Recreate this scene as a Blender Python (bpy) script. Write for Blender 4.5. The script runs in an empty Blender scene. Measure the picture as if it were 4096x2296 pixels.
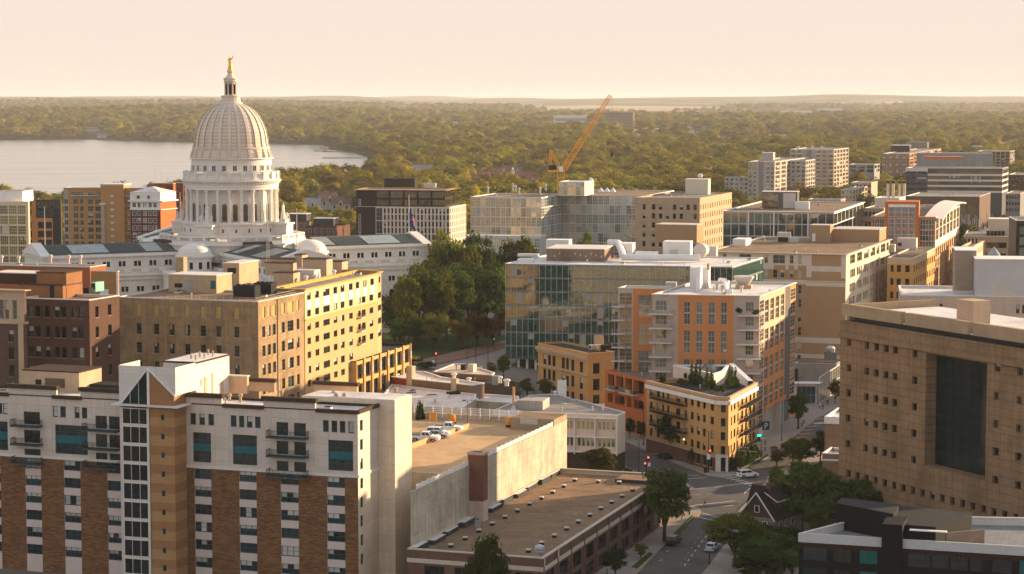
import bpy, math, random
import numpy as np
from mathutils import Vector, Matrix
rad = math.radians
rng = random.Random(7)
scn = bpy.context.scene
COL = scn.collection
# ------------------------------------------------------------------ camera
F, CX, CY, HOR, H = 8586.0, 2048.0, 1148.0, 394.0, 82.0
PITCH = math.atan((CY - HOR) / F)
CP, SP = math.cos(PITCH), math.sin(PITCH)
cam = bpy.data.cameras.new("camera")
cam.sensor_width = 36.0
cam.lens = F / 4096.0 * 36.0
cam.clip_start = 1.0
cam.clip_end = 90000.0
camo = bpy.data.objects.new("camera", cam)
camo.location = (0, 0, H)
camo.rotation_euler = (math.pi / 2 - PITCH, 0, 0)
COL.objects.link(camo)
scn.camera = camo
# ------------------------------------------------------------------ light
SUN_AZ, SUN_EL = 31.0, 11.5          # azimuth from +X towards +Y
sd = Vector((math.cos(rad(SUN_AZ)) * math.cos(rad(SUN_EL)), math.sin(rad(SUN_AZ)) * math.cos(rad(SUN_EL)), math.sin(rad(SUN_EL))))
sun = bpy.data.lights.new("sun", 'SUN')
sun.energy = 4.8
sun.angle = rad(0.6)
sun.color = (1.0, 0.71, 0.42)
suno = bpy.data.objects.new("sun", sun)
suno.rotation_euler = (-sd).to_track_quat('-Z', 'Y').to_euler()
suno.location = (200, 0, 300)
COL.objects.link(suno)
w = bpy.data.worlds.new("World")
scn.world = w
w.use_nodes = True
nt = w.node_tree
sky = nt.nodes.new('ShaderNodeTexSky')
sky.sky_type = 'NISHITA'
sky.sun_disc = False
sky.sun_elevation = rad(SUN_EL)
sky.sun_rotation = rad(90 - SUN_AZ)
sky.altitude = 100
sky.air_density = 1.0
sky.dust_density = 0.3
sky.ozone_density = 1.0
bg = nt.nodes['Background']
mixs = nt.nodes.new('ShaderNodeMix')          # haze whitens the clear sky, most near the horizon
mixs.data_type = 'RGBA'
tcw = nt.nodes.new('ShaderNodeTexCoord'); spw = nt.nodes.new('ShaderNodeSeparateXYZ'); mrw = nt.nodes.new('ShaderNodeMapRange')
nt.links.new(tcw.outputs['Generated'], spw.inputs[0]); nt.links.new(spw.outputs['Z'], mrw.inputs[0])
for i_, v_ in ((1, 0.07), (2, 0.55), (3, 1.0), (4, 0.42)): mrw.inputs[i_].default_value = v_
nt.links.new(mrw.outputs[0], mixs.inputs[0])
mixs.inputs[7].default_value = (2.42, 2.07, 1.77, 1)
nt.links.new(sky.outputs[0], mixs.inputs[6])
nt.links.new(mixs.outputs[2], bg.inputs[0])
bg.inputs[1].default_value = 0.14
scn.view_settings.view_transform = 'Standard'
scn.view_settings.look = 'None'
scn.view_settings.gamma = 1.0
scn.view_settings.exposure = 1.45
scn.cycles.max_bounces = 6
scn.cycles.diffuse_bounces = 3
scn.cycles.glossy_bounces = 3
scn.cycles.transmission_bounces = 2
scn.cycles.volume_bounces = 1
scn.cycles.caustics_reflective = False
scn.cycles.caustics_refractive = False
scn.cycles.sample_clamp_indirect = 6.0
# ------------------------------------------------------------------ measuring helpers
def crop(x0, y0, s):
 return lambda x, y: (x0 + x / s, y0 + y / s)
c1 = crop(0, 200, 1.604); c2 = crop(1300, 300, 1.604); c3 = crop(2600, 300, 1.604); c4 = crop(0, 950, 2.222)
c5 = crop(900, 900, 2.063); c6 = crop(1900, 900, 2.063); c7 = crop(2800, 900, 1.805)
e1 = crop(0, 1350, 1.527); e2 = crop(700, 1350, 1.526); e3 = crop(1600, 1550, 1.936); e4 = crop(2400, 1400, 1.612)
e5 = crop(3100, 1500, 1.814); f1 = crop(1400, 1350, 2.576); f2 = crop(2880, 800, 3.209); f3 = crop(3400, 500, 2.407)
def ray(u, v):
 a = (u - CX) / F; b = (CY - v) / F
 y = CP + b * SP; z = -SP + b * CP
 return a / y, z / y
def at(p, Y):
 x, z = ray(*p)
 return Vector((x * Y, Y, H + z * Y))
def on(p, z):
 rx, rz = ray(*p)
 Y = (z - H) / rz
 return Vector((rx * Y, Y, z))
def along(C, d, u):
 a = (u - CX) / F
 return (a * (C.y * CP - (C.z - H) * SP) - C.x) / (d[0] - a * d[1] * CP)
def pxm(Y):
 return F / Y
# ------------------------------------------------------------------ materials
MATS = {}
def _nodes(name):
 m = bpy.data.materials.new(name)
 m.use_nodes = True
 t = m.node_tree
 return m, t, t.nodes['Principled BSDF']
def _n(t, typ, **kw):
 n = t.nodes.new(typ)
 for k, v in kw.items():
  setattr(n, k, v)
 return n
def _noise(t, vec, scale, detail=3.0, rough=0.55):
 n = _n(t, 'ShaderNodeTexNoise')
 n.inputs['Scale'].default_value = scale
 n.inputs['Detail'].default_value = detail
 n.inputs['Roughness'].default_value = rough
 t.links.new(vec, n.inputs['Vector'])
 return n.outputs['Fac']
def _math(t, op, a, b=None, c=None):
 n = _n(t, 'ShaderNodeMath', operation=op)
 for i, x in enumerate((a, b, c)):
  if x is None: continue
  if isinstance(x, (int, float)): n.inputs[i].default_value = x
  else: t.links.new(x, n.inputs[i])
 return n.outputs[0]
def _map(t, vec, scale):
 n = _n(t, 'ShaderNodeMapping')
 n.inputs['Scale'].default_value = scale
 t.links.new(vec, n.inputs['Vector'])
 return n.outputs[0]
def _mix(t, fac, a, b, mode='MIX'):
 n = _n(t, 'ShaderNodeMix', data_type='RGBA', blend_type=mode)
 if isinstance(fac, (int, float)): n.inputs[0].default_value = fac
 else: t.links.new(fac, n.inputs[0])
 for i, x in ((6, a), (7, b)):
  if isinstance(x, tuple): n.inputs[i].default_value = (*x[:3], 1)
  else: t.links.new(x, n.inputs[i])
 return n.outputs[2]
def _ramp(t, fac, lo, hi, a=0.0, b=1.0):
 n = _n(t, 'ShaderNodeMapRange')
 t.links.new(fac, n.inputs[0])
 for i, x in enumerate((lo, hi, a, b)):
  n.inputs[i + 1].default_value = x
 return n.outputs[0]
def mat(name, col, var=0.16, sc=0.35, rough=0.85, streak=0.0, stain=0.0, fine=0.10, bump=0.0, metal=0.0, spec=0.10,
  brick=None, joints=None, rnd=0.0):
 """Weathered opaque surface.  brick=(w,h,c2,mortar) patterns bricks or blocks, joints=(w,h,darkness) draws panel joints."""
 if name in MATS: return MATS[name]
 m, t, p = _nodes(name)
 tc = _n(t, 'ShaderNodeTexCoord')
 ob, uv = tc.outputs['Object'], tc.outputs['UV']
 c = tuple(col)
 if brick:
  b = _n(t, 'ShaderNodeTexBrick')
  t.links.new(uv, b.inputs['Vector'])
  b.inputs['Scale'].default_value = 1.0
  b.inputs['Brick Width'].default_value = brick[0]
  b.inputs['Row Height'].default_value = brick[1]
  b.inputs['Mortar Size'].default_value = brick[4] if len(brick) > 4 else 0.012
  b.inputs['Color1'].default_value = (*c, 1)
  b.inputs['Color2'].default_value = (*brick[2], 1)
  b.inputs['Mortar'].default_value = (*brick[3], 1)
  c = b.outputs['Color']
 if joints:
  b = _n(t, 'ShaderNodeTexBrick')
  b.offset = 0.0
  t.links.new(uv, b.inputs['Vector'])
  b.inputs['Scale'].default_value = 1.0
  b.inputs['Brick Width'].default_value = joints[0]
  b.inputs['Row Height'].default_value = joints[1]
  b.inputs['Mortar Size'].default_value = joints[3] if len(joints) > 3 else 0.05
  b.inputs['Mortar Smooth'].default_value = 0.3
  b.inputs['Color1'].default_value = (1, 1, 1, 1)
  b.inputs['Color2'].default_value = (0.9, 0.9, 0.9, 1)
  b.inputs['Mortar'].default_value = (joints[2],) * 3 + (1,)
  c = _mix(t, 1.0, c, b.outputs['Color'], 'MULTIPLY')
 f = _ramp(t, _noise(t, ob, sc, 4), 0.25, 0.75, 1 - var, 1 + var)
 f = _math(t, 'MULTIPLY', f, _ramp(t, _noise(t, ob, sc * 9, 2), 0.25, 0.75, 1 - fine, 1 + fine))
 if streak:
  s = _noise(t, _map(t, uv, (1.1, 0.06, 1.0)), 1.0, 4, 0.65)
  f = _math(t, 'MULTIPLY', f, _ramp(t, s, 0.3, 0.7, 1 - streak, 1 + streak * 0.6))
 if stain:
  s = _noise(t, ob, 0.13, 5, 0.65)
  f = _math(t, 'MULTIPLY', f, _ramp(t, s, 0.45, 0.62, 1.0, 1 - stain))
 if rnd:
  oi = _n(t, 'ShaderNodeObjectInfo')
  f = _math(t, 'MULTIPLY', f, _ramp(t, oi.outputs['Random'], 0, 1, 1 - rnd, 1 + rnd))
 sc_ = _n(t, 'ShaderNodeVectorMath', operation='SCALE')
 if isinstance(c, tuple): sc_.inputs[0].default_value = c[:3]
 else: t.links.new(c, sc_.inputs[0])
 t.links.new(f, sc_.inputs['Scale'])
 t.links.new(sc_.outputs[0], p.inputs['Base Color'])
 p.inputs['Roughness'].default_value = rough
 p.inputs['Metallic'].default_value = metal
 p.inputs['Specular IOR Level'].default_value = spec
 if bump:
  bp = _n(t, 'ShaderNodeBump')
  bp.inputs['Strength'].default_value = bump
  bp.inputs['Distance'].default_value = 0.1
  t.links.new(_noise(t, ob, 3.0, 3), bp.inputs['Height'])
  t.links.new(bp.outputs[0], p.inputs['Normal'])
 MATS[name] = m
 return m
def glass(name, col=(0.012, 0.022, 0.026), ior=1.6, rough=0.04, var=0.6, bump=0.02, tint=(1, 1, 1), bscale=0.5):
 if name in MATS: return MATS[name]
 m, t, p = _nodes(name)
 oi = _n(t, 'ShaderNodeObjectInfo')
 tc = _n(t, 'ShaderNodeTexCoord')
 geo = _n(t, 'ShaderNodeNewGeometry')
 f = _ramp(t, oi.outputs['Random'], 0, 1, 1 - var, 1 + var)
 f = _math(t, 'MULTIPLY', f, _ramp(t, _noise(t, geo.outputs['Position'], 0.45, 2), 0.3, 0.7, 0.75, 1.25))
 s = _n(t, 'ShaderNodeVectorMath', operation='SCALE')
 s.inputs[0].default_value = col
 t.links.new(f, s.inputs['Scale'])
 t.links.new(s.outputs[0], p.inputs['Base Color'])
 p.inputs['Roughness'].default_value = rough
 p.inputs['IOR'].default_value = ior
 p.inputs['Specular Tint'].default_value = (*tint, 1)
 b = _n(t, 'ShaderNodeBump')
 b.inputs['Strength'].default_value = bump
 b.inputs['Distance'].default_value = 1.0
 t.links.new(_noise(t, geo.outputs['Position'], bscale, 1), b.inputs['Height'])
 t.links.new(b.outputs[0], p.inputs['Normal'])
 MATS[name] = m
 return m
def emit(name, col, strength):
 if name in MATS: return MATS[name]
 m, t, p = _nodes(name)
 p.inputs['Base Color'].default_value = (*col, 1)
 p.inputs['Emission Color'].default_value = (*col, 1)
 p.inputs['Emission Strength'].default_value = strength
 MATS[name] = m
 return m
def foliage(name, col, col2, trans=0.35):
 if name in MATS: return MATS[name]
 m, t, p = _nodes(name)
 oi = _n(t, 'ShaderNodeObjectInfo')
 tc = _n(t, 'ShaderNodeTexCoord')
 nz = _noise(t, tc.outputs['Object'], 0.9, 3)
 c = _mix(t, _ramp(t, nz, 0.35, 0.65, 0, 1), col, col2)
 hsv = _n(t, 'ShaderNodeHueSaturation')
 t.links.new(c, hsv.inputs['Color'])
 t.links.new(_ramp(t, oi.outputs['Random'], 0, 1, 0.472, 0.512), hsv.inputs['Hue'])
 rr = _math(t, 'FRACT', _math(t, 'MULTIPLY', oi.outputs['Random'], 7.31))
 t.links.new(_ramp(t, rr, 0, 1, 0.55, 1.5), hsv.inputs['Value'])
 out = t.nodes['Material Output']
 t.nodes.remove(p)
 d = _n(t, 'ShaderNodeBsdfDiffuse'); tr = _n(t, 'ShaderNodeBsdfTranslucent'); mx = _n(t, 'ShaderNodeMixShader')
 t.links.new(hsv.outputs[0], d.inputs[0]); t.links.new(hsv.outputs[0], tr.inputs[0])
 mx.inputs[0].default_value = trans
 t.links.new(d.outputs[0], mx.inputs[1]); t.links.new(tr.outputs[0], mx.inputs[2])
 t.links.new(mx.outputs[0], out.inputs[0])
 MATS[name] = m
 return m
# ------------------------------------------------------------------ mesh building
class MB:
 def __init__(s):
  s.v = []; s.f = []; s.m = []; s.mats = []; s.smooth = False
 def mi(s, m):
  if m not in s.mats: s.mats.append(m)
  return s.mats.index(m)
 def poly(s, pts, m):
  i = len(s.v)
  s.v += [tuple(p) for p in pts]
  s.f.append(tuple(range(i, i + len(pts)))); s.m.append(s.mi(m))
  return s
 def box(s, x0, x1, y0, y1, z0, z1, m, top=None):
  i = len(s.v)
  s.v += [(x0, y0, z0), (x1, y0, z0), (x1, y1, z0), (x0, y1, z0), (x0, y0, z1), (x1, y0, z1), (x1, y1, z1), (x0, y1, z1)]
  k = s.mi(m); kt = k if top is None else s.mi(top)
  for q, kk in (((0, 3, 2, 1), k), ((4, 5, 6, 7), kt), ((0, 1, 5, 4), k), ((1, 2, 6, 5), k), ((2, 3, 7, 6), k), ((3, 0, 4, 7), k)):
   s.f.append(tuple(i + a for a in q)); s.m.append(kk)
  return s
 def prism(s, pts, z0, z1, m, top=None, bottom=True):
  n = len(pts); i = len(s.v)
  s.v += [(p[0], p[1], z0) for p in pts] + [(p[0], p[1], z1) for p in pts]
  k = s.mi(m); kt = k if top is None else s.mi(top)
  for a in range(n):
   b = (a + 1) % n
   s.f.append((i + a, i + b, i + n + b, i + n + a)); s.m.append(k)
  s.f.append(tuple(i + n + a for a in range(n))); s.m.append(kt)
  if bottom:
   s.f.append(tuple(i + n - 1 - a for a in range(n))); s.m.append(k)
  return s
 def lathe(s, prof, m, n=24, cx=0, cy=0, a0=0.0, cap=True):
  i = len(s.v); k = s.mi(m)
  for r, z in prof:
   for a in range(n):
    t = a0 + 2 * math.pi * a / n
    s.v.append((cx + r * math.cos(t), cy + r * math.sin(t), z))
  for j in range(len(prof) - 1):
   for a in range(n):
    b = (a + 1) % n
    s.f.append((i + j * n + a, i + j * n + b, i + (j + 1) * n + b, i + (j + 1) * n + a)); s.m.append(k)
  if cap:
   s.f.append(tuple(i + n - 1 - a for a in range(n))); s.m.append(k)
   j = len(prof) - 1
   s.f.append(tuple(i + j * n + a for a in range(n))); s.m.append(k)
  return s
 def cyl(s, x, y, z0, z1, r, m, n=10, r2=None):
  return s.lathe([(r, z0), (r if r2 is None else r2, z1)], m, n, x, y)
 def bar(s, a, b, r, m, n=5, r2=None):
  a = Vector(a); b = Vector(b); d = (b - a)
  if d.length < 1e-6: return s
  q = d.to_track_quat('Z', 'Y'); r2 = r if r2 is None else r2
  i = len(s.v); k = s.mi(m)
  for p, rr in ((a, r), (b, r2)):
   for j in range(n):
    t = 2 * math.pi * (j + .5) / n
    s.v.append(tuple(p + q @ Vector((rr * math.cos(t), rr * math.sin(t), 0))))
  for j in range(n):
   l = (j + 1) % n
   s.f.append((i + j, i + l, i + n + l, i + n + j)); s.m.append(k)
  s.f.append(tuple(i + n - 1 - j for j in range(n))); s.m.append(k)
  s.f.append(tuple(i + n + j for j in range(n))); s.m.append(k)
  return s
 def tube(s, pts, r, m, n=6):
  for a, b in zip(pts[:-1], pts[1:]): s.bar(a, b, r, m, n)
  return s
 def mesh(s, name):
  me = bpy.data.meshes.new(name)
  me.from_pydata(s.v, [], s.f)
  for m in s.mats: me.materials.append(m)
  me.polygons.foreach_set('material_index', s.m)
  if s.smooth: me.polygons.foreach_set('use_smooth', [True] * len(s.f))
  uvl = me.uv_layers.new(name='UVMap')
  co = np.array(s.v, dtype=np.float64)
  uv = np.zeros((len(me.loops), 2), dtype=np.float32)
  j = 0
  for f in s.f:
   p = co[list(f)]
   nn = np.zeros(3)
   for a in range(len(f)):
    nn += np.cross(p[a] - p[0], p[(a + 1) % len(f)] - p[0])
   L = np.linalg.norm(nn)
   nn = nn / L if L > 1e-9 else np.array((0, 0, 1.0))
   if abs(nn[2]) > 0.75:
    q = p[:, :2]
   else:
    tx = np.array((-nn[1], nn[0], 0)); tx /= np.linalg.norm(tx)
    q = np.stack((p @ tx, p[:, 2]), 1)
   uv[j:j + len(f)] = q
   j += len(f)
  uvl.data.foreach_set('uv', uv.ravel())
  me.update()
  return me
 def build(s, name, parent=None, loc=(0, 0, 0), rz=0.0):
  return link(name, s.mesh(name), parent, loc, rz)
def link(name, me, parent=None, loc=(0, 0, 0), rz=0.0):
 o = bpy.data.objects.new(name, me)
 COL.objects.link(o)
 if parent is not None: o.parent = parent
 o.location = loc
 o.rotation_euler = (0, 0, rz)
 return o
def tag(o, label, cat, group=None):
 o['label'] = label; o['category'] = cat
 if group: o['group'] = group
 return o
def thing(name, label, cat, loc=(0, 0, 0), rz=0.0, group=None):
 o = bpy.data.objects.new(name, None)
 COL.objects.link(o)
 o.empty_display_size = 0.5
 o.location = loc; o.rotation_euler = (0, 0, rz)
 return tag(o, label, cat, group)
def copy_tree(o, parent=None):
 c = o.copy(); COL.objects.link(c)
 if parent is not None: c.parent = parent
 for ch in list(o.children): copy_tree(ch, c)
 return c
def structure(o):
 o['kind'] = 'structure'
 return o
# ------------------------------------------------------------------ shared surfaces
M_white = mat('white_paint', (0.72, 0.70, 0.67), var=.08)
M_membrane = mat('white_roof_membrane', (0.74, 0.69, 0.64), var=.12, sc=.12, stain=.26, rough=.6, joints=(2.4, 18, .88, .05))
M_gravel = mat('gravel_roof', (0.235, 0.155, 0.092), var=.24, sc=.25, fine=.25, stain=.2)
M_greyroof = mat('grey_roof', (0.26, 0.23, 0.20), var=.2, sc=.2, stain=.25)
M_tarroof = mat('tar_roof', (0.045, 0.047, 0.05), var=.25, sc=.3)
M_cop = mat('pale_coping', (0.62, 0.58, 0.53), var=.08)
M_darkcop = mat('dark_brown_cornice', (0.055, 0.036, 0.024), var=.1)
M_steel = mat('galvanised_steel', (0.45, 0.46, 0.47), var=.15, metal=.6, rough=.45)
M_black = mat('black_metal', (0.015, 0.016, 0.018), var=.1, rough=.5)
M_dark = mat('dark_grille', (0.02, 0.022, 0.024), var=.1)
M_teal = mat('teal_frame', (0.014, 0.10, 0.12), var=.08, rough=.5)
M_tealp = mat('teal_panel', (0.016, 0.12, 0.14), var=.08, rough=.5)
M_blind = mat('window_blind', (0.42, 0.41, 0.37), var=.05, rnd=.25)
M_beige = mat('beige_render', (0.46, 0.34, 0.23), var=.10, streak=.08)
M_hvac = mat('hvac_housing', (0.52, 0.48, 0.43), var=.08, rough=.6)
G_dark = glass('window_glass')
G_teal = glass('teal_curtain_glass', (0.010, 0.090, 0.080), ior=2.0, var=.35, bump=.006)
G_amber = glass('amber_glass', (0.10, 0.075, 0.035), ior=1.7, var=.5)
G_black = glass('black_glass', (0.006, 0.012, 0.014), ior=1.5)
G_pale = glass('pale_glass', (0.10, 0.12, 0.11), ior=2.0, var=.6)
G_dim = glass('dim_glass', (0.006, 0.016, 0.018), ior=1.25)
G_blue = glass('blue_glass', (0.012, 0.035, 0.055), ior=1.6, var=.5)
# ------------------------------------------------------------------ windows
WK = {}   # kind -> dict
def wk(name, nx=1, ny=1, fw=.07, fm=None, gm=None, blind=0.0, recess=.22, sill=None, louvre=None, bar=.05, spandrel=None):
 WK[name] = dict(nx=nx, ny=ny, fw=fw, fm=fm or M_white, gm=gm or G_dark, blind=blind, recess=recess, sill=sill, louvre=louvre, bar=bar, spandrel=spandrel)
 return name
_wm = {}
def win_geo(mb, w, h, kind, b, ox=0.0, oy=0.0, oz=0.0, T=None):
 """One window in its own plane: x along the wall, z up, outward is -y."""
 k = WK[kind]; sub = MB()
 fw = k['fw']
 if k['louvre']:
  sub.box(0, w, -.03, .05, 0, h, k['louvre'])
  n = max(4, int(h / .16))
  for i in range(n):
   z = h * (i + .3) / n
   sub.box(.08, w - .08, -.07, -.031, z, z + h / n * .45, k['louvre'])
 else:
  sub.poly([(0, 0, 0), (w, 0, 0), (w, 0, h), (0, 0, h)], k['gm'])
  if fw > 0:
   for x0, x1, z0, z1 in ((0, fw, 0, h), (w - fw, w, 0, h), (fw, w - fw, 0, fw), (fw, w - fw, h - fw, h)):
    sub.box(x0, x1, -.08, .03, z0, z1, k['fm'])
  for i in range(1, k['nx']):
   x = w * i / k['nx']
   sub.box(x - k['bar'] / 2, x + k['bar'] / 2, -.06, .02, fw, h - fw, k['fm'])
  for i in range(1, k['ny']):
   z = h * i / k['ny']
   sub.box(fw, w - fw, -.058, .018, z - k['bar'] / 2, z + k['bar'] / 2, k['fm'])
  if b and k['blind']:
   q = b if b < 1 else .92
   for i in range(k['nx']):
    if k['nx'] > 1 and rng.random() < .3: continue
    x0 = w * i / k['nx'] + .06; x1 = w * (i + 1) / k['nx'] - .06
    sub.poly([(x0, -.012, h * (1 - q)), (x1, -.012, h * (1 - q)), (x1, -.012, h - fw), (x0, -.012, h - fw)], M_blind)
  if k['spandrel']:
   z0, z1, pm = k['spandrel']
   sub.box(fw, w - fw, -.05, .01, h * z0, h * z1, pm)
 if k['sill']:
  sub.box(-.08, w + .08, -k['recess'] - .10, .0, -.16, 0.0, k['sill'])
 off = len(mb.v)
 for x, y, z in sub.v:
  p = (x + ox, y + oy, z + oz)
  mb.v.append(T(p) if T else p)
 for f, mi in zip(sub.f, sub.m):
  mb.f.append(tuple(a + off for a in f)); mb.m.append(mb.mi(sub.mats[mi]))
 return mb
def win_mesh(w, h, kind):
 b = 0
 if WK[kind]['blind'] and rng.random() < WK[kind]['blind']:
  b = rng.choice((.35, .5, .5, 1))
 key = (round(w, 2), round(h, 2), kind, b, rng.randrange(2) if b else 0)
 if key not in _wm:
  _wm[key] = win_geo(MB(), w, h, kind, b).mesh('window')
 return _wm[key]
# ------------------------------------------------------------------ buildings
def in_poly(x, y, P):
 r = np.zeros(x.shape, bool); n = len(P)
 for i in range(n):
  x0, y0 = P[i]; x1, y1 = P[(i + 1) % n]
  c = ((y0 > y) != (y1 > y)) & (x < (x1 - x0) * (y - y0) / (y1 - y0 + 1e-12) + x0)
  r ^= c
 return r
def inset(pts, d):
 n = len(pts); out = []
 for i in range(n):
  p0 = Vector(pts[i - 1]); p1 = Vector(pts[i]); p2 = Vector(pts[(i + 1) % n])
  a = (p1 - p0).normalized(); b = (p2 - p1).normalized()
  na = Vector((-a.y, a.x)); nb = Vector((-b.y, b.x))
  k = na + nb; L = k.dot(na)
  k = k / L if abs(L) > .2 else na
  out.append(tuple(p1 + k * d))
 return out
class Bld:
 """A building on a footprint given anticlockwise; edge i runs from corner i to corner i+1, outside on its right."""
 def __init__(s, name, label, pts, z1, z0=0.0, wall=None, cat='building', group=None, ref=1, host=None):
  pts = [Vector((p[0], p[1])) for p in pts]
  C = pts[ref]; d = (C - pts[ref - 1]).normalized()
  s.ang = math.atan2(d.y, d.x); s.C = C; s.z0 = z0; s.h = z1 - z0
  if host is None:
   s.root = thing(name, label, cat, (C.x, C.y, z0), s.ang, group)
  else:                      # a wing or upper storey of a building that already exists
   s.root = bpy.data.objects.new(name, None); COL.objects.link(s.root)
   q = host.w2l(C); s.root.parent = host.root
   s.root.location = (q.x, q.y, z0 - host.z0); s.root.rotation_euler = (0, 0, s.ang - host.ang)
  s.P = [s.w2l(p) for p in pts]
  s.n = len(pts); s.wall_m = wall; s.wpts = pts
  s.ops = {i: [] for i in range(s.n)}; s.zones = {i: [] for i in range(s.n)}; s.skipped = set()
  s.wins = []
 def w2l(s, p):
  x, y = p[0] - s.C.x, p[1] - s.C.y
  c, n = math.cos(-s.ang), math.sin(-s.ang)
  return Vector((x * c - y * n, x * n + y * c))
 def l2w(s, p):
  c, n = math.cos(s.ang), math.sin(s.ang)
  return Vector((s.C.x + p[0] * c - p[1] * n, s.C.y + p[0] * n + p[1] * c))
 def edge(s, i):
  a = s.P[i]; b = s.P[(i + 1) % s.n]; d = b - a
  return a, math.atan2(d.y, d.x), d.length
 def T(s, p, z):
  """local x, y of a point of the photograph that lies at height z"""
  return s.w2l(on(p, z))
 def px(s, i, p, out=0.0):
  """wall coordinates (along, up) of a photograph point on wall i"""
  a = s.wpts[i]; b = s.wpts[(i + 1) % s.n]; d = (b - a).normalized(); nrm = Vector((d.y, -d.x))
  a = a + nrm * out
  rx, rz = ray(*p)
  Y = a.dot(nrm) / (rx * nrm.x + nrm.y)
  q = Vector((rx * Y, Y))
  return (q - a).dot(d), H + rz * Y - s.z0
 def S(s, i, K, yr, xs, out=0.0):
  v = [s.px(i, K(x, yr), out)[0] for x in xs]
  return list(zip(v[0::2], v[1::2]))
 def Z(s, i, K, xr, ys, out=0.0):
  v = [s.px(i, K(xr, y), out)[1] for y in ys]
  return [(b, a) for a, b in zip(v[0::2], v[1::2])]
 def Se(s, i, K, yr, xa, xb, n, fr=.5, out=0.0):
  a = s.px(i, K(xa, yr), out)[0]; b = s.px(i, K(xb, yr), out)[0]; p = (b - a) / n
  return [(a + p * (j + .5 - fr / 2), a + p * (j + .5 + fr / 2)) for j in range(n)]
 def Ze(s, i, K, xr, ya, yb, n, fr=.5, out=0.0):
  a = s.px(i, K(xr, ya), out)[1]; b = s.px(i, K(xr, yb), out)[1]; p = (a - b) / n
  return [(a - p * (j + .5 + fr / 2), a - p * (j + .5 - fr / 2)) for j in range(n)]
 def add(s, i, SS, ZZ, kind, zfix=None):
  L = s.edge(i)[2]
  for a, b in SS:
   for c, d in ZZ:
    c2 = max(c, .1)
    if a < .03 or b > L - .03 or d > s.h - .05 or d - c2 < .3 or b - a < .15: continue
    s.ops[i].append((a, b, c2, d, kind))
 def zone(s, i, s0, s1, z0, z1, m):
  s.zones[i].append((s0, s1, z0, z1, m))
 def band(s, z0, z1, m, edges=None):
  for i in (edges if edges is not None else range(s.n)):
   s.zone(i, -1, 1e4, z0, z1, m)
 def finish(s, roof=None, para=.6, cop=None, copw=.35, limit=100, cop_out=.06, roofname='roof'):
  mb = MB()
  for i in range(s.n):
   a, ang, L = s.edge(i)
   d = Vector((math.cos(ang), math.sin(ang))); inn = Vector((-d.y, d.x))
   W = lambda t, z, y=0.0: (a.x + d.x * t + inn.x * y, a.y + d.y * t + inn.y * y, z)
   if i in s.skipped: continue
   ops = s.ops[i]; zs = s.zones[i]
   cx = {0.0, L}; cz = {0.0, s.h}
   for o in ops: cx |= {o[0], o[1]}; cz |= {o[2], o[3]}
   for o in zs:
    cx |= {min(max(o[0], 0), L), min(max(o[1], 0), L)}; cz |= {min(max(o[2], 0), s.h), min(max(o[3], 0), s.h)}
   def clean(c):
    c = sorted(c); r = [c[0]]
    for q in c[1:]:
     if q - r[-1] > 1e-4: r.append(q)
    return r
   cx, cz = clean(cx), clean(cz)
   def mat_at(x, z):
    m = s.wall_m
    for o in zs:
     if o[0] <= x <= o[1] and o[2] <= z <= o[3]: m = o[4]
    return m
   for z0, z1 in zip(cz[:-1], cz[1:]):
    zm = (z0 + z1) / 2
    row = [o for o in ops if o[2] < zm < o[3]]
    start = None
    for x0, x1 in zip(cx[:-1], cx[1:]):
     xm = (x0 + x1) / 2
     hole = any(o[0] < xm < o[1] for o in row)
     mm = None if hole else mat_at(xm, zm)
     if start and (mm is not start[1]):
      mb.poly([W(start[0], z0), W(x0, z0), W(x0, z1), W(start[0], z1)], start[1]); start = None
     if mm is not None and start is None: start = (x0, mm)
    if start: mb.poly([W(start[0], z0), W(L, z0), W(L, z1), W(start[0], z1)], start[1])
   for (p, q, z0, z1, kind) in ops:
    r = WK[kind]['recess']; m = mat_at((p + q) / 2, z0 - .05)
    mb.poly([W(p, z0), W(q, z0), W(q, z0, r), W(p, z0, r)], m)
    mb.poly([W(p, z1, r), W(q, z1, r), W(q, z1), W(p, z1)], m)
    mb.poly([W(p, z0, r), W(p, z1, r), W(p, z1), W(p, z0)], m)
    mb.poly([W(q, z0), W(q, z1), W(q, z1, r), W(q, z0, r)], m)
    s.wins.append(((q - p) * (z1 - z0), i, p, q, z0, z1, kind))
  mb.build('wall', s.root)
  s.wins.sort(key=lambda t: -t[0])
  rest = MB()
  for j, (_, i, p, q, z0, z1, kind) in enumerate(s.wins):
   a, ang, L = s.edge(i)
   d = Vector((math.cos(ang), math.sin(ang))); inn = Vector((-d.y, d.x)); r = WK[kind]['recess']
   o = a + d * p + inn * r
   if j < limit:
    link('window', win_mesh(q - p, z1 - z0, kind), s.root, (o.x, o.y, z0), ang)
   else:
    c, n = math.cos(ang), math.sin(ang)
    b = rng.choice((.35, .5, 1)) if rng.random() < WK[kind]['blind'] else 0
    win_geo(rest, q - p, z1 - z0, kind, b, T=lambda v: (o.x + v[0] * c - v[1] * n, o.y + v[0] * n + v[1] * c, z0 + v[2]))
  if rest.v:
   ro = rest.build('window', s.root); ro['kind'] = 'stuff'
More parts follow.
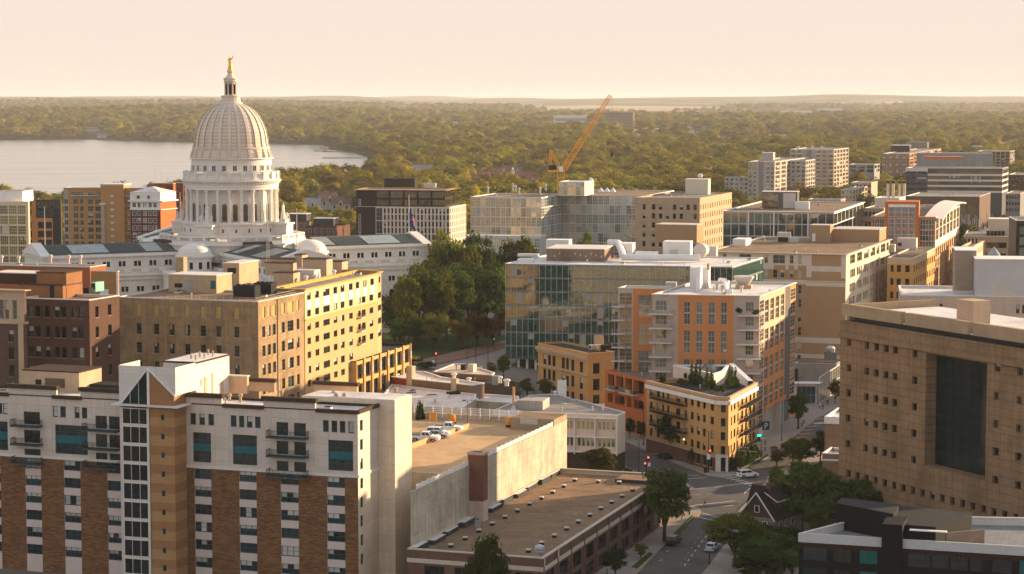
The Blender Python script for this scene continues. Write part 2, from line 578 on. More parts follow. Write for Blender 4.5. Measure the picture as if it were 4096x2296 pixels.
  # roof
  if roof is not None:
   P = [(p.x, p.y) for p in s.P]
   zr = s.h - para; s.zr = zr
   rb = MB(); I = inset(P, .25)
   rb.poly([(x, y, zr) for x, y in I], roof)
   if para > .01:
    for i in range(s.n):
     j = (i + 1) % s.n
     rb.poly([(*I[j], zr), (*I[i], zr), (*I[i], s.h - .01), (*I[j], s.h - .01)], roof if cop is None else cop)
   rb.build(roofname, s.root)
   xs = [p[0] for p in I]; ys = [p[1] for p in I]; ar = (max(xs) - min(xs)) * (max(ys) - min(ys))
   if ar > 220 and s.root.parent is None and s.root.name not in ('parking_garage', 'brick_warehouse'):
    if 'roof_pipe' not in bpy.data.meshes: MB().cyl(0, 0, 0, .7, .14, M_hvac, 8).lathe([(.26, .7), (.26, .85), (.05, 1.0)], M_hvac, 8).mesh('roof_pipe'); MB().box(-.6, .6, -.45, .45, 0, .5, M_hvac).box(-.5, .5, -.35, .35, .502, .62, M_dark).mesh('roof_hatch')
    for _ in range(min(9, int(ar / 90))):
     x, y = rng.uniform(min(xs) + 2, max(xs) - 2), rng.uniform(min(ys) + 2, max(ys) - 2)
     if in_poly(np.array([x]), np.array([y]), I)[0]: link('roof_pipe', bpy.data.meshes[rng.choice(('roof_pipe', 'roof_pipe', 'roof_hatch'))], s.root, (x, y, zr))
   if cop is not None or para > .01:
    cm = cop or M_cop; O = inset(P, -cop_out); I2 = inset(P, copw)
    cb = MB(); z0, z1 = s.h - .12, s.h + .08
    for i in range(s.n):
     j = (i + 1) % s.n
     cb.poly([(*O[i], z0), (*O[j], z0), (*O[j], z1), (*O[i], z1)], cm)
     cb.poly([(*O[i], z1), (*O[j], z1), (*I2[j], z1), (*I2[i], z1)], cm)
     cb.poly([(*I2[j], z1), (*I2[j], z0), (*I2[i], z0), (*I2[i], z1)], cm)
     cb.poly([(*O[j], z0), (*O[i], z0), (*I2[i], z0), (*I2[j], z0)], cm)
    cb.build('coping', s.root)
  return s
 def fbox(s, name, i, s0, s1, y0, y1, z0, z1, m, top=None, parent=None):
  """box in wall coordinates; y is inward (negative stands proud)"""
  a, ang, L = s.edge(i)
  o = MB().box(s0, s1, y0, y1, z0, z1, m, top).build(name, s.root, (a.x, a.y, 0), ang)
  if parent is not None: reparent(o, parent, s)
  return o
 def fmesh(s, name, i, mb):
  a, ang, L = s.edge(i)
  return mb.build(name, s.root, (a.x, a.y, 0), ang)
 def cornice(s, z0, z1, out, m, edges, name='cornice', inn=-.002, ext=True):
  for i in edges:
   L = s.edge(i)[2]; e = out if ext else 0
   s.fbox(name, i, -e if i == edges[0] else 0, L + (e if i == edges[-1] else 0), -out, inn, z0, z1, m)
 def rbox(s, name, K, x, y, xl, xr, h, m, zb=None, top=None, rot=0.0, extra=None, depth=None, lid=None):
  """roof box: (x, y) its near bottom corner in the photograph, xl / xr where its two visible faces end, h its height in metres"""
  zb = s.zr if zb is None else zb
  C = on(K(x, y), zb + s.z0); ang = s.ang + rot
  dx = Vector((math.cos(ang), math.sin(ang))); dy = Vector((-dx.y, dx.x))
  wl = max(.2, abs(along(C, (-dx.x, -dx.y), K(xl, y)[0])))
  wr = depth if depth else max(.2, abs(along(C, (dy.x, dy.y), K(xr, y)[0])))
  if h < 0:   # height given as the photograph's y of the top edge
   zt = at(K(x, -h), C.y).z - C.z
  else: zt = h
  p = s.w2l(C)
  mb = MB().box(-wl, 0, 0, wr, 0, zt, m, top)
  if lid: mb.box(-wl - .15, .15, -.15, wr + .15, zt + .002, zt + .2, lid)
  if extra: extra(mb, wl, wr, zt)
  o = mb.build(name, s.root, (p.x, p.y, zb), rot)
  o['dims'] = (wl, wr, zt)
  return o
 def vent(s, K, x, y, h, r=.25, m=None, name='vent'):
  p = s.T(K(x, y), s.zr + s.z0)
  mb = MB().cyl(0, 0, 0, h * .7, r * .6, m or M_steel, 10)
  mb.lathe([(r, h * .7), (r, h * .9), (r * .5, h)], m or M_steel, 10)
  return mb.build(name, s.root, (p.x, p.y, s.zr))
 def balcony(s, i, s0, s1, z, depth, slab, rail, h=1.05, glassm=None, t=.22):
  a, ang, L = s.edge(i)
  o = MB().box(s0, s1, -depth, -.005, z - t, z, slab).build('balcony', s.root, (a.x, a.y, 0), ang)
  mb = MB(); e = .06
  for (xa, ya, xb, yb) in ((s0 + e, -depth + e, s1 - e, -depth + e), (s0 + e, -depth + e, s0 + e, -.02), (s1 - e, -depth + e, s1 - e, -.02)):
   mb.bar((xa, ya, z + h), (xb, yb, z + h), .045, rail, 4)
   mb.bar((xa, ya, z + .12), (xb, yb, z + .12), .03, rail, 4)
   Lr = math.hypot(xb - xa, yb - ya)
   if glassm: mb.poly([(xa, ya, z + .12), (xb, yb, z + .12), (xb, yb, z + h), (xa, ya, z + h)], glassm)
   n = max(2, int(Lr / (.9 if glassm else .22)))
   for k in range(n + 1):
    t_ = k / n
    mb.bar((xa + (xb - xa) * t_, ya + (yb - ya) * t_, z), (xa + (xb - xa) * t_, ya + (yb - ya) * t_, z + h), .022 if k % 5 else .04, rail, 4)
  r = mb.build('railing', o)
  return o
def two_face(p, Y, th, uL, uR, th2=None, z=None):
 """footprint from the near roof corner p (at distance Y or height z), the wall directions and where its two visible walls end"""
 C = at(p, Y) if z is None else on(p, z)
 th2 = th if th2 is None else th2
 dl = (-math.cos(rad(th)), math.sin(rad(th))); dr = (math.sin(rad(th2)), math.cos(rad(th2)))
 a = along(C, dl, uL); b = along(C, dr, uR)
 L = Vector((C.x + dl[0] * a, C.y + dl[1] * a)); Rr = Vector((C.x + dr[0] * b, C.y + dr[1] * b)); c = Vector((C.x, C.y))
 return [L, c, Rr, L + Rr - c], C.z, (a, b)
def rep(name, z, ab, C):
 print('BLD %-22s z=%5.1f WL=%5.1f WR=%5.1f Y=%5.1f x=%5.1f' % (name, z, ab[0], ab[1], C[1], C[0]))
# ------------------------------------------------------------------ ground, lake, hills
def smooth(a, b, x):
 t = np.clip((x - a) / (b - a), 0, 1)
 return t * t * (3 - 2 * t)
CAPX, CAPY, CAPZ = -89.3, 684.0, 6.0
lakepx = [(-400, 560), (0, 561), (320, 559), (700, 569), (1100, 577), (1290, 580), (1318, 600), (1385, 611), (1450, 622), (1470, 650), (1440, 690), (1330, 730), (1230, 750), (1140, 760), (1040, 780), (900, 810), (600, 840), (250, 870), (-400, 880)]
lakew = np.array([tuple(on(p, -9.0))[:2] for p in lakepx])
def vnoise(x, y, seed=0):
 xi = np.floor(x).astype(int); yi = np.floor(y).astype(int)
 fx = x - xi; fy = y - yi; fx = fx * fx * (3 - 2 * fx); fy = fy * fy * (3 - 2 * fy)
 def h(a, b):
  n = (a * 374761393 + b * 668265263 + seed * 974634) & 0x7fffffff
  n = ((n ^ (n >> 13)) * 1274126177) & 0x7fffffff
  return ((n ^ (n >> 16)) & 0xffff) / 65535.0
 return (h(xi, yi) * (1 - fx) + h(xi + 1, yi) * fx) * (1 - fy) + (h(xi, yi + 1) * (1 - fx) + h(xi + 1, yi + 1) * fx) * fy
def hgt(x, y):
 x = np.asarray(x, float); y = np.asarray(y, float)
 z = -9.0 * smooth(760, 1150, y) + 0.6
 z = np.where(y < 760, 0.0, z - .6)
 d = np.hypot(x - CAPX, y - CAPY)
 z = z + CAPZ * (1 - smooth(75, 150, d))
 r = np.hypot(x, y); a = x / np.maximum(y, 1)
 n1 = vnoise(x / 900, y / 900, 1); n2 = vnoise(x / 2600 + 9, y / 2600, 2); n3 = vnoise(a * 26, y / 6000, 3)
 left = 1 - smooth(-.16, .02, a)
 z = z + smooth(4700, 7200, y) * (8 + left * 24) * (.65 + .7 * n1)
 z = z + smooth(8500, 12500, y) * (16 + 30 * n2)
 z = z + smooth(14000, 22000, y) * (20 + 84 * n3 * (.55 + .45 * smooth(-.2, .1, a)))
 z = z + .35
 z = np.where(y < 700, z - .35, z)
 return z
def build_ground():
 ys = np.concatenate([np.linspace(20, 760, 75), np.geomspace(772, 34000, 300)])
 xs = np.concatenate([np.linspace(-1.6, -.42, 20)[:-1], np.linspace(-.42, .42, 420), np.linspace(.42, 1.6, 20)[1:]])
 A, Y = np.meshgrid(xs, ys)
 X = A * np.maximum(Y, 160)
 Z = hgt(X, Y)
 lk = in_poly(X, Y, lakew)
 Z = np.where(lk, -13.0, Z)
 ny, nx = X.shape
 v = np.stack([X, Y, Z], -1).reshape(-1, 3)
 idx = np.arange(ny * nx).reshape(ny, nx)
 q = np.stack([idx[:-1, :-1], idx[:-1, 1:], idx[1:, 1:], idx[1:, :-1]], -1).reshape(-1, 4)
 me = bpy.data.meshes.new('ground')
 me.vertices.add(len(v)); me.vertices.foreach_set('co', v.ravel())
 me.loops.add(q.size); me.loops.foreach_set('vertex_index', q.ravel())
 me.polygons.add(len(q)); me.polygons.foreach_set('loop_start', np.arange(0, q.size, 4));
 me.polygons.foreach_set('use_smooth', np.ones(len(q), bool))
 me.update(calc_edges=True)
 m, t, p = _nodes('ground')
 tc = _n(t, 'ShaderNodeTexCoord'); ob = tc.outputs['Object']
 sep = _n(t, 'ShaderNodeSeparateXYZ'); t.links.new(ob, sep.inputs[0])
 town = _mix(t, _ramp(t, _noise(t, ob, .02, 4), .4, .6), (.16, .145, .125), (.22, .20, .17))
 wood = _mix(t, _ramp(t, _noise(t, ob, .012, 6, .7), .4, .6), (.040, .050, .016), (.085, .085, .030))
 field = _mix(t, _ramp(t, _noise(t, ob, .0016, 3), .52, .62), wood, (.26, .20, .10))
 far = _ramp(t, sep.outputs['Y'], 6500, 9000)
 land = _mix(t, far, wood, field)
 c = _mix(t, _ramp(t, sep.outputs['Y'], 820, 900), town, land)
 t.links.new(c, p.inputs['Base Color'])
 p.inputs['Roughness'].default_value = 1.0
 p.inputs['Specular IOR Level'].default_value = 0.0
 me.materials.append(m)
 o = bpy.data.objects.new('ground', me); COL.objects.link(o)
 return structure(o)
build_ground()
def build_lake():
 x0, y0 = lakew.min(0) - 200; x1, y1 = lakew.max(0) + 200
 m, t, p = _nodes('lake_water')
 tc = _n(t, 'ShaderNodeTexCoord'); ob = tc.outputs['Object']
 p.inputs['Base Color'].default_value = (.26, .24, .215, 1)
 p.inputs['IOR'].default_value = 1.33
 nz = _noise(t, _map(t, ob, (.004, .02, 1)), 1.0, 5, .6)
 t.links.new(_ramp(t, nz, .3, .7, .14, .26), p.inputs['Roughness'])
 b = _n(t, 'ShaderNodeBump'); b.inputs['Strength'].default_value = .16; b.inputs['Distance'].default_value = 1.0
 t.links.new(_noise(t, _map(t, ob, (.06, .15, 1)), 1.0, 4, .6), b.inputs['Height'])
 t.links.new(b.outputs[0], p.inputs['Normal'])
 mb = MB().poly([(x0, y0, -9), (x1, y0, -9), (x1, y1, -9), (x0, y1, -9)], m)
 structure(mb.build('lake'))
build_lake()
# ------------------------------------------------------------------ haze: the air itself
def build_haze():
 m = bpy.data.materials.new('haze'); m.use_nodes = True
 t = m.node_tree
 for n in list(t.nodes):
  if n.type == 'BSDF_PRINCIPLED': t.nodes.remove(n)
 v = _n(t, 'ShaderNodeVolumePrincipled')
 v.inputs['Color'].default_value = (.80, .81, .84, 1)
 v.inputs['Density'].default_value = 0.000034
 v.inputs['Anisotropy'].default_value = 0.05
 t.links.new(v.outputs[0], t.nodes['Material Output'].inputs['Volume'])
 o = MB().box(-42000, 42000, -300, 36000, -16, 165, m).build('haze')
 o['kind'] = 'stuff'
build_haze()
# ------------------------------------------------------------------ trees
M_bark = mat('bark', (.060, .045, .034), var=.3, sc=2.0)
L_dark = foliage('leaves_deep_green', (.034, .064, .016), (.068, .096, .020), .36)
L_mid = foliage('leaves_olive_green', (.070, .098, .016), (.150, .140, .022), .38)
L_gold = foliage('leaves_turning_gold', (.13, .095, .014), (.20, .12, .020), .35)
L_rust = foliage('leaves_turning_rust', (.13, .055, .016), (.15, .080, .020), .35)
L_far = foliage('leaves_far_wood', (.175, .165, .014), (.36, .270, .024), .40)
def leaf_crown(seed, lobes, leaves, size, mt, shape='round', rz=1.0, coh=0.0):
 """unit crown: radius about 1, z from 0 to about 2*rz; clumps of leaf-sized faces on limbs' ends"""
 r = np.random.default_rng(seed)
 cs = []; rs = []
 for i in range(lobes):
  while True:
   p = r.uniform(-1, 1, 3)
   if np.linalg.norm(p) < 1: break
  if shape == 'cone':
   zz = r.uniform(0, 1) ** 1.3; p = np.array([p[0] * (1 - zz) * .85, p[1] * (1 - zz) * .85, zz * 2 - 1]); q = .16 + .26 * (1 - zz)
  elif shape == 'vase':
   zz = p[2] * .5 + .5; p = np.array([p[0] * (.45 + .6 * zz), p[1] * (.45 + .6 * zz), p[2] * .9]); q = r.uniform(.22, .42)
  else:
   p = p * (.78 / max(np.linalg.norm(p), .45)) * r.uniform(.55, 1.08); q = r.uniform(.24, .44) + .10 * coh
  cs.append(p); rs.append(q)
 cs = np.array(cs); rs = np.array(rs)
 k = r.choice(lobes, leaves, p=rs ** 2 / (rs ** 2).sum())
 d = r.normal(size=(leaves, 3)); d /= np.linalg.norm(d, axis=1)[:, None]
 d[:, 2] = np.where(d[:, 2] < -.35, -d[:, 2] * .6, d[:, 2])
 rr = rs[k] * (r.uniform(.45, 1.08, leaves))
 c = cs[k] + d * rr[:, None] * np.array([1.05, 1.05, .85])
 nrm = d * .8 + r.normal(size=(leaves, 3)) * (.45 - .25 * coh) + np.array([0, 0, .25]) + coh * .6 * c / np.linalg.norm(c, axis=1)[:, None]; nrm /= np.linalg.norm(nrm, axis=1)[:, None]
 t1 = np.cross(nrm, r.normal(size=(leaves, 3))); t1 /= np.linalg.norm(t1, axis=1)[:, None]
 t2 = np.cross(nrm, t1)
 s = size * r.uniform(.6, 1.3, leaves)[:, None]
 q = np.stack([c - t1 * s, c - t2 * s * .6, c + t1 * s, c + t2 * s * .6], 1)
 q[..., 2] = (q[..., 2] + 1.0) * rz
 v = q.reshape(-1, 3)
 me = bpy.data.meshes.new('crown')
 me.vertices.add(len(v)); me.vertices.foreach_set('co', v.ravel())
 n = leaves * 4
 me.loops.add(n); me.loops.foreach_set('vertex_index', np.arange(n))
 me.polygons.add(leaves); me.polygons.foreach_set('loop_start', np.arange(0, n, 4))
 me.update(calc_edges=True)
 me.materials.append(mt)
 return me, cs, rs
def trunk_mesh(seed, cs, base, rz, th=.06):
 r = random.Random(seed); mb = MB()
 top = base + rz * .9
 mb.bar((0, 0, -.04), (0, 0, base * .6), th * 1.3, M_bark, 8, th)
 mb.bar((0, 0, base * .6), (r.uniform(-.05, .05), r.uniform(-.05, .05), top), th, M_bark, 7, th * .45)
 for i in range(min(len(cs), 9)):
  c = cs[r.randrange(len(cs))]
  mb.bar((0, 0, base * r.uniform(.7, 1.05)), (c[0] * .8, c[1] * .8, base + (c[2] + 1) * rz), th * .5, M_bark, 5, th * .12)
 return mb.mesh('trunk')
TREE = {}
def tree_kind(name, seed, lobes, leaves, size, mt, shape='round', base=.5, rz=.8):
 """unit tree of height base + 2*rz and crown radius 1"""
 me, cs, rs = leaf_crown(seed, lobes, leaves, size, mt, shape, rz)
 me.transform(Matrix.Translation((0, 0, base)))
 TREE[name] = (me, trunk_mesh(seed, cs, base, rz), base + 1.92 * rz)
for i in range(4):
 tree_kind('dark%d' % i, 10 + i, 34, 5200, .070, L_dark, 'round', .55, .95)
for i in range(3):
 tree_kind('mid%d' % i, 20 + i, 34, 5200, .070, L_mid, 'round', .5, .9)
tree_kind('gold0', 30, 26, 3600, .075, L_gold, 'vase', .6, .9)
tree_kind('rust0', 31, 26, 3600, .075, L_rust, 'round', .6, .9)
tree_kind('cone0', 32, 40, 3600, .075, L_dark, 'cone', .2, 1.7)
tree_kind('cone1', 33, 40, 3600, .075, L_mid, 'cone', .2, 1.7)
tree_kind('slim0', 34, 26, 3000, .085, L_dark, 'vase', .8, 1.25)
tree_kind('shrub0', 35, 22, 2400, .085, L_dark, 'round', -.05, .55)
tree_kind('shrub1', 36, 22, 2400, .085, L_gold, 'round', -.05, .5)
tree_kind('bigyellow', 37, 42, 7500, .058, L_mid, 'round', .6, .95)
def tree(kind, p, Y=None, w=6.0, top=None, h=None, z=0.0, label='', group=None, name='tree', rz=None, cat='tree'):
 """p: photograph point of the foot at ground height z, or of the crown top when Y is given; w crown width, h height"""
 if Y is None: P = on(p, z)
 else:
  P = at(p, Y); h = P.z - z; P.z = z
 me, tm, H0 = TREE[kind]
 a = rng.uniform(0, 6.28) if rz is None else rz
 o = thing(name, label, cat, (P.x, P.y, z), a, group)
 sx = w / 2.0; sz = h / H0
 for nm, m in (('crown', me), ('trunk', tm)):
  c = link(nm, m, o); c.scale = (sx, sx, sz)
 return o
# ------------------------------------------------------------------ foreground: apartment tower
TH = 18.5
def apartment_tower():
 pink = mat('pink_panel', (.58, .50, .435), var=.07, streak=.06, joints=(2.6, 1.95, .72, .04))
 pinkp = mat('pink_spandrel', (.56, .47, .43), var=.06)
 brick = mat('mottled_brick', (.115, .048, .024), brick=(.9, .20, (.225, .115, .052), (.17, .10, .06), .012), var=.10, fine=.16)
 cream = mat('cream_precast', (.66, .55, .42), var=.07, streak=.10, joints=(30, 3.0, .80, .06))
 tan = mat('banded_brick_tan', (.36, .20, .085), var=.08, brick=(.5, .12, (.40, .23, .10), (.33, .21, .11), .01))
 rust = mat('banded_brick_rust', (.28, .135, .060), var=.08, brick=(.5, .12, (.32, .16, .07), (.27, .16, .09), .01))
 P, z, ab = two_face(e2(1115, 455), 348, 19, -110, e2(1240, 0)[0], 19)
 rep('apartment_tower', z, ab, P[1])
 b = Bld('apartment_tower', 'pink panelled apartment tower with mottled brick lower floors and teal framed windows', P, z, 0, pink, 'apartment building')
 zb = b.px(0, e2(1115, 848))[1]
 b.band(-1, zb, brick)
 b.zone(1, -1, 99, -1, zb, cream); b.zone(1, -1, 99, zb, 99, pink)
 wk('apt3', 3, 2, .09, M_teal, G_dark, .55, .25, None)
 wk('apt1', 1, 2, .09, M_teal, G_dark, .45, .25)
 wk('aptbig', 3, 4, .09, M_teal, G_dark, .0, .25, spandrel=(.38, .62, M_tealp))
 wk('aptwide', 6, 4, .09, M_teal, G_dark, .0, .25, spandrel=(.36, .64, M_tealp))
 wk('door', 2, 1, .08, M_teal, G_dark, 0, .25)
 wk('slit', 1, 2, .07, M_teal, G_dark, .2, .25)
 # brick part: window columns with pink spandrels between
 fl = 3.02
 zt = b.Z(0, e2, 170, [808, 873])[0]
 cols = b.S(0, e2, 850, [119, 221, 392, 497, 645, 753, 928, 1036]) + b.S(0, e1, 800, [-125, 2, 155, 250, 390, 490, 655, 742])
 for a, c in cols:
  b.zone(0, a, c, -1, zb - .1, pinkp)
 for k in range(10):
  top = zb - .35 - fl * k
  if top < 2.2: break
  b.add(0, cols, [(top - 1.75, top)], 'apt3')
 # upper windows
 zr = b.Z(0, e2, 355, [475, 545])
 xs = b.S(0, e2, 500, [93, 127, 148, 182, 203, 237]) + b.S(0, e2, 510, [340, 375, 390, 422, 438, 472, 488, 522]) + b.S(0, e2, 535, [903, 938, 955, 990, 1005, 1040, 1057, 1092])
 xs += b.S(0, e1, 465, [-60, -34, -8, 14, 18, 48, 322, 355, 368, 402, 455, 486, 500, 532])
 b.add(0, xs, zr, 'apt1')
 zr2 = b.Z(0, e2, 425, [595, 778])
 b.add(0, b.S(0, e2, 680, [110, 220, 353, 500, 935, 1087]), zr2, 'aptbig')
 b.add(0, b.S(0, e1, 640, [338, 536]) + b.S(0, e1, 620, [-90, 48]), zr2, 'aptwide')
 # balconies
 M_balc = mat('balcony_steel', (.045, .085, .095), var=.15)
 for K, yr, x0, x1, doors, ys in ((e2, 700, 580, 818, [620, 692, 727, 800], (603, 718, 840)), (e1, 600, 92, 262, [147, 246], (533, 645, 760)), (e1, 650, 530, 737, [585, 655, 668, 735], (560, 673, 787))):
  (s0, s1), = b.S(0, K, yr, [x0, x1]); ds = b.S(0, K, yr, doors)
  zz = [b.px(0, K((x0 + x1) / 2, y))[1] for y in ys]
  for z_ in zz:
   b.add(0, ds, [(z_ + .08, z_ + 2.3)], 'door')
  b._bal = getattr(b, '_bal', []) + [(s0, s1, zz)]
 # narrow windows on the lit end
 xs = b.S(1, e2, 700, [1130, 1147])
 zs = b.Z(1, e2, 1140, [502, 568, 620, 685, 738, 803, 858, 922, 972, 1038, 1086, 1155, 1203, 1272, 1320, 1388])
 b.add(1, xs, zs, 'slit')
 b.finish(M_membrane, .35, M_darkcop, .3, limit=100)
 for s0, s1, zz in b._bal:
  for z_ in zz: b.balcony(0, s0, s1, z_ - .05, 1.7, M_balc, M_black)
 # belt course, raised parapets and cornices
 b.cornice(zb - .25, zb + .22, .14, M_cop, [0, 1], 'belt_course')
 L = b.edge(0)[2]
 for K, x0, x1, up in ((e2, 60, 285, 1), (e2, 540, 855, 1), (e1, 50, 345, 1), (e1, 495, 735, 1), (e2, 282, 553, 0), (e2, 850, 1115, 0), (e1, 313, 510, 0), (e1, -60, 65, 0)):
  (s0, s1), = b.S(0, K, 400, [x0, x1])
  s0 = max(s0, .02); s1 = min(s1, L)
  if up:
   b.fbox('parapet', 0, s0, s1, -.05, .45, b.h + .09, b.h + 1.15, pink)
   b.fbox('cornice', 0, s0 - .3, s1 + .3, -.45, .6, b.h + 1.152, b.h + 1.85, M_darkcop)
  else:
   b.fbox('cornice', 0, s0 + .31, s1 - .31 if x1 != 1115 else s1 + .3, -.35, .3, b.h - .35, b.h + .25, M_darkcop)
 b.fbox('cornice', 1, -.3, b.edge(1)[2] - .02, -.30, .28, b.h - .34, b.h + .26, M_darkcop)
 # raised parapets along the far edge of the roof
 D = b.edge(1)[2] + 7.5
 for x0, x1, yy in ((440, 635, 325), (850, 1150, 345)):
  p = b.T(e2(x0, yy), z - .35); q = b.T(e2(x1, yy), z - .35)
  o = MB().box(p.x, q.x, 0, .6, 0, 1.7, M_beige).box(p.x - .25, q.x + .25, -.25, .85, 1.702, 2.3, M_darkcop).build('parapet', b.root, (0, min(p.y, q.y), b.zr))
 # the cream stair fin at the lit end
 x0 = b.edge(1)[2]
 fin = MB().box(-14, 3.0, x0, x0 + 7.6, 0, b.h + .9, cream)
 fin.box(-13.7, 2.7, x0 + .3, x0 + 7.3, b.h + .902, b.h + .95, M_membrane)
 fin.build('stair_fin', b.root)
 # glazed stair tower in the middle of the front
 (t0, tg, tb, t1), = [[b.px(0, e1(x, 900), 4.2)[0] for x in (752, 908, 922, 1070)]]
 st = MB(); hh = b.h; O = 4.2
 zc = b.px(0, e1(900, 420), O)[1]
 lev = [b.px(0, e1(1000, y), O)[1] for y in (545, 662, 776, 892, 1008, 1124, 1240, 1356)]
 zt = zc
 edges_ = [zc - .25] + lev + [lev[-1] - 3.02 * k for k in (1, 2, 3, 4)]
 for k, (a_, c_) in enumerate(zip(edges_[:-1], edges_[1:])):
  mid = (a_ + c_) / 2
  st.box(tb, t1, -O, -.01, mid, a_, rust); st.box(tb, t1, -O, -.01, c_, mid - .004, tan)
 st.build('stair_wall', b.root, (b.edge(0)[0].x, 0, 0))
 ox = b.edge(0)[0].x
 for z_ in lev + [lev[-1] - 3.02]:
  zz = z_ + 1.1
  MB().box(0, .62, -.03, .02, 0, .95, M_teal).poly([(.08, -.035, .08), (.54, -.035, .08), (.54, -.035, .87), (.08, -.035, .87)], G_black).build('window', b.root, (ox + (tb + t1) / 2 - .2, -O, zz))
 wk('stairglass', 3, 1, .16, M_cop, G_black, 0, 0, bar=.08)
 for k, (a_, c_) in enumerate(zip(edges_[:-1], edges_[1:])):
  win_geo(MB(), tg - t0 - .02, a_ - c_ - .25, 'stairglass', 0).build('window', b.root, (ox + t0, -O + .05, c_ + .1))
  MB().box(t0, tg, -O + .051, -.01, c_ - .15, c_ + .1, M_cop).build('floor_band', b.root, (ox, 0, 0))
 MB().box(t0 - .45, t0 - .02, -O, -.01, 0, zc, pinkp).build('corner_post', b.root, (ox, 0, 0))
 MB().box(tg - .01, tg + .25, -O - .03, -.01, 0, zc, M_cop).build('corner_post', b.root, (ox, 0, 0))
 MB().box(tg + .251, tb - .004, -O + .6, -.01, 0, zc, G_black).build('side_glazing', b.root, (ox, 0, 0))
 MB().box(t0 - 1.6, t1 + 1.1, -O - .9, .2, zc, zc + .28, M_cop).build('canopy_ledge', b.root, (ox, 0, 0))
 # gabled head: glass triangle, brick triangle, white fascia
 za = b.px(0, e1(900, 196), O)[1]; zg = zc + .29; zl = b.px(0, e1(1060, 352), O)[1]; ztop = b.px(0, e1(895, 176), O)[1]
 hd = MB(); y = -O
 hd.poly([(t0, y, zg), (tg, y, zg), (tg, y, za)], G_dim)
 hd.build('gable_glass', b.root, (ox, 0, 0))
 g = MB().poly([(tb, y, zg), (t1, y, zg), (t1, y, zl), (tb, y, za)], rust); g.poly([(t1, y, zg), (t1, -.01, zg), (t1, -.01, zl), (t1, y, zl)], rust)
 g.build('gable_brick', b.root, (ox, 0, 0))
 fr = MB()
 for i in (1, 2):
  x = t0 + (tg - t0) * i / 3; fr.bar((x, y - .03, zg), (x, y - .03, zg + (za - zg) * i / 3), .05, M_cop, 4)
 fr.bar((t0 - .1, y - .1, zg), (tg, y - .1, za), .16, M_white, 4); fr.bar((tb, y - .1, za), (t1 + .4, y - .1, zl - .3), .18, M_white, 4)
 fr.box(tg, tb, y - .12, y + .3, zg, ztop - .3, M_white)
 fr.build('gable_frame', b.root, (ox, 0, 0))
 wp = mat('white_metal_panel', (.62, .58, .53), var=.05, joints=(3.2, 1.5, .75, .03))
 xl, xr = t0 - .5, t1 + .3
 ph = MB()
 ph.poly([(xl, y + .02, zg), (t0, y + .02, zg), (tg, y + .02, za), (tg, y + .02, ztop), (xl, y + .02, ztop)], wp)
 ph.poly([(tb, y + .02, za), (t1, y + .02, zl), (xr, y + .02, zl - .1), (xr, y + .02, ztop), (tb, y + .02, ztop)], wp)
 ph.poly([(tg, y + .02, za), (tb, y + .02, za), (tb, y + .02, ztop), (tg, y + .02, ztop)], wp)
 ph.poly([(xr, y + .02, zl - .1), (xr, 3.2, zl - .1), (xr, 3.2, ztop), (xr, y + .02, ztop)], wp)
 ph.poly([(xl, 3.2, zg), (xl, y + .02, zg), (xl, y + .02, ztop), (xl, 3.2, ztop)], wp)
 ph.box(xl + .4, xr - .4, y + .4, 3.0, ztop - 1.6, ztop - 1.5, M_tarroof)
 ph.build('gable_head', b.root, (ox, 0, 0))
 # white lift house behind it
 zl0 = b.h - .3
 lift = MB().box(xr - 6.2, xr - .02, 3.2, 15.8, zl0, ztop - .25, wp, M_membrane)
 lift.box(xr - 6.4, xr + .12, 3.21, 16, ztop - .248, ztop + .02, M_darkcop).box(xr - 6.1, xr - .2, 3.5, 15.6, ztop + .022, ztop + .06, M_membrane)
 lift.build('lift_house', b.root, (ox, 0, 0))
 dd = MB()
 for yy, w_, z0_, z1_ in ((6.2, .9, 0, 3.6), (9.0, .5, .3, 4.0), (4.9, .7, 2.2, 3.4), (12.5, .9, 0, 2.1)):
  dd.box(xr - .018, xr + .06, yy, yy + w_, zl0 + .4 + z0_, zl0 + .4 + z1_, M_beige)
 dd.build('service_panel', b.root, (ox, 0, 0))
 for i in range(6):
  MB().cyl(xr - 1.2 - (i % 2) * 1.7, 5.5 + i * 1.6, ztop, ztop + 1.0, .16, M_beige, 8).build('vent_pipe', b.root, (ox, 0, 0))
 # beige plant room on the left
 def lv(mb, wl, wr, h):
  mb.box(-wl * .60, -wl * .25, -.04, -.001, .8, h * .68, mat('brown_louvre', (.15, .115, .075), joints=(9, .25, .5, .06)))
  mb.box(-wl * .77, -wl * .665, -.05, -.001, 0, 2.1, M_dark)
  mb.box(-wl - .08, .08, -.08, wr + .08, h + .001, h + .22, M_darkcop)
 b.rbox('plant_room', c4, 705, 1385, 203, 905, -1205, M_beige, extra=lv)
 b.rbox('plant_room', e2, 440, 345, 308, 452, -240, M_beige, lid=M_cop)
 def fans(mb, wl, wr, h):
  mb.box(-wl + .1, -.1, -.02, -.001, .3, h - .5, M_dark)
  for i in range(3): mb.cyl(-wl * (i + .5) / 3, wr / 2, h, h + .18, min(wl / 6, wr / 2) * .8, M_dark, 12)
 b.rbox('cooling_unit', e2, 372, 338, 250, 378, 2.3, M_hvac, extra=fans, depth=3)
 b.rbox('cooling_unit', c4, 1890, 1395, 1715, 1960, 1.9, M_hvac, depth=1.5)
 b.rbox('antenna_panel', e2, 128, 350, 108, 132, 3.4, M_white, depth=.5)
 b.rbox('deck_enclosure', c4, 1060, 1375, 800, 1070, 1.2, M_dark, depth=4)
 for x, yv, h in ((650, 368, 1.3), (985, 405, 1.9), (970, 385, 1.7), (1035, 405, 1.9), (400, 395, 1.5), (333, 385, 1.2)): b.vent(e2, x, yv, h, .4, M_beige)
apartment_tower()
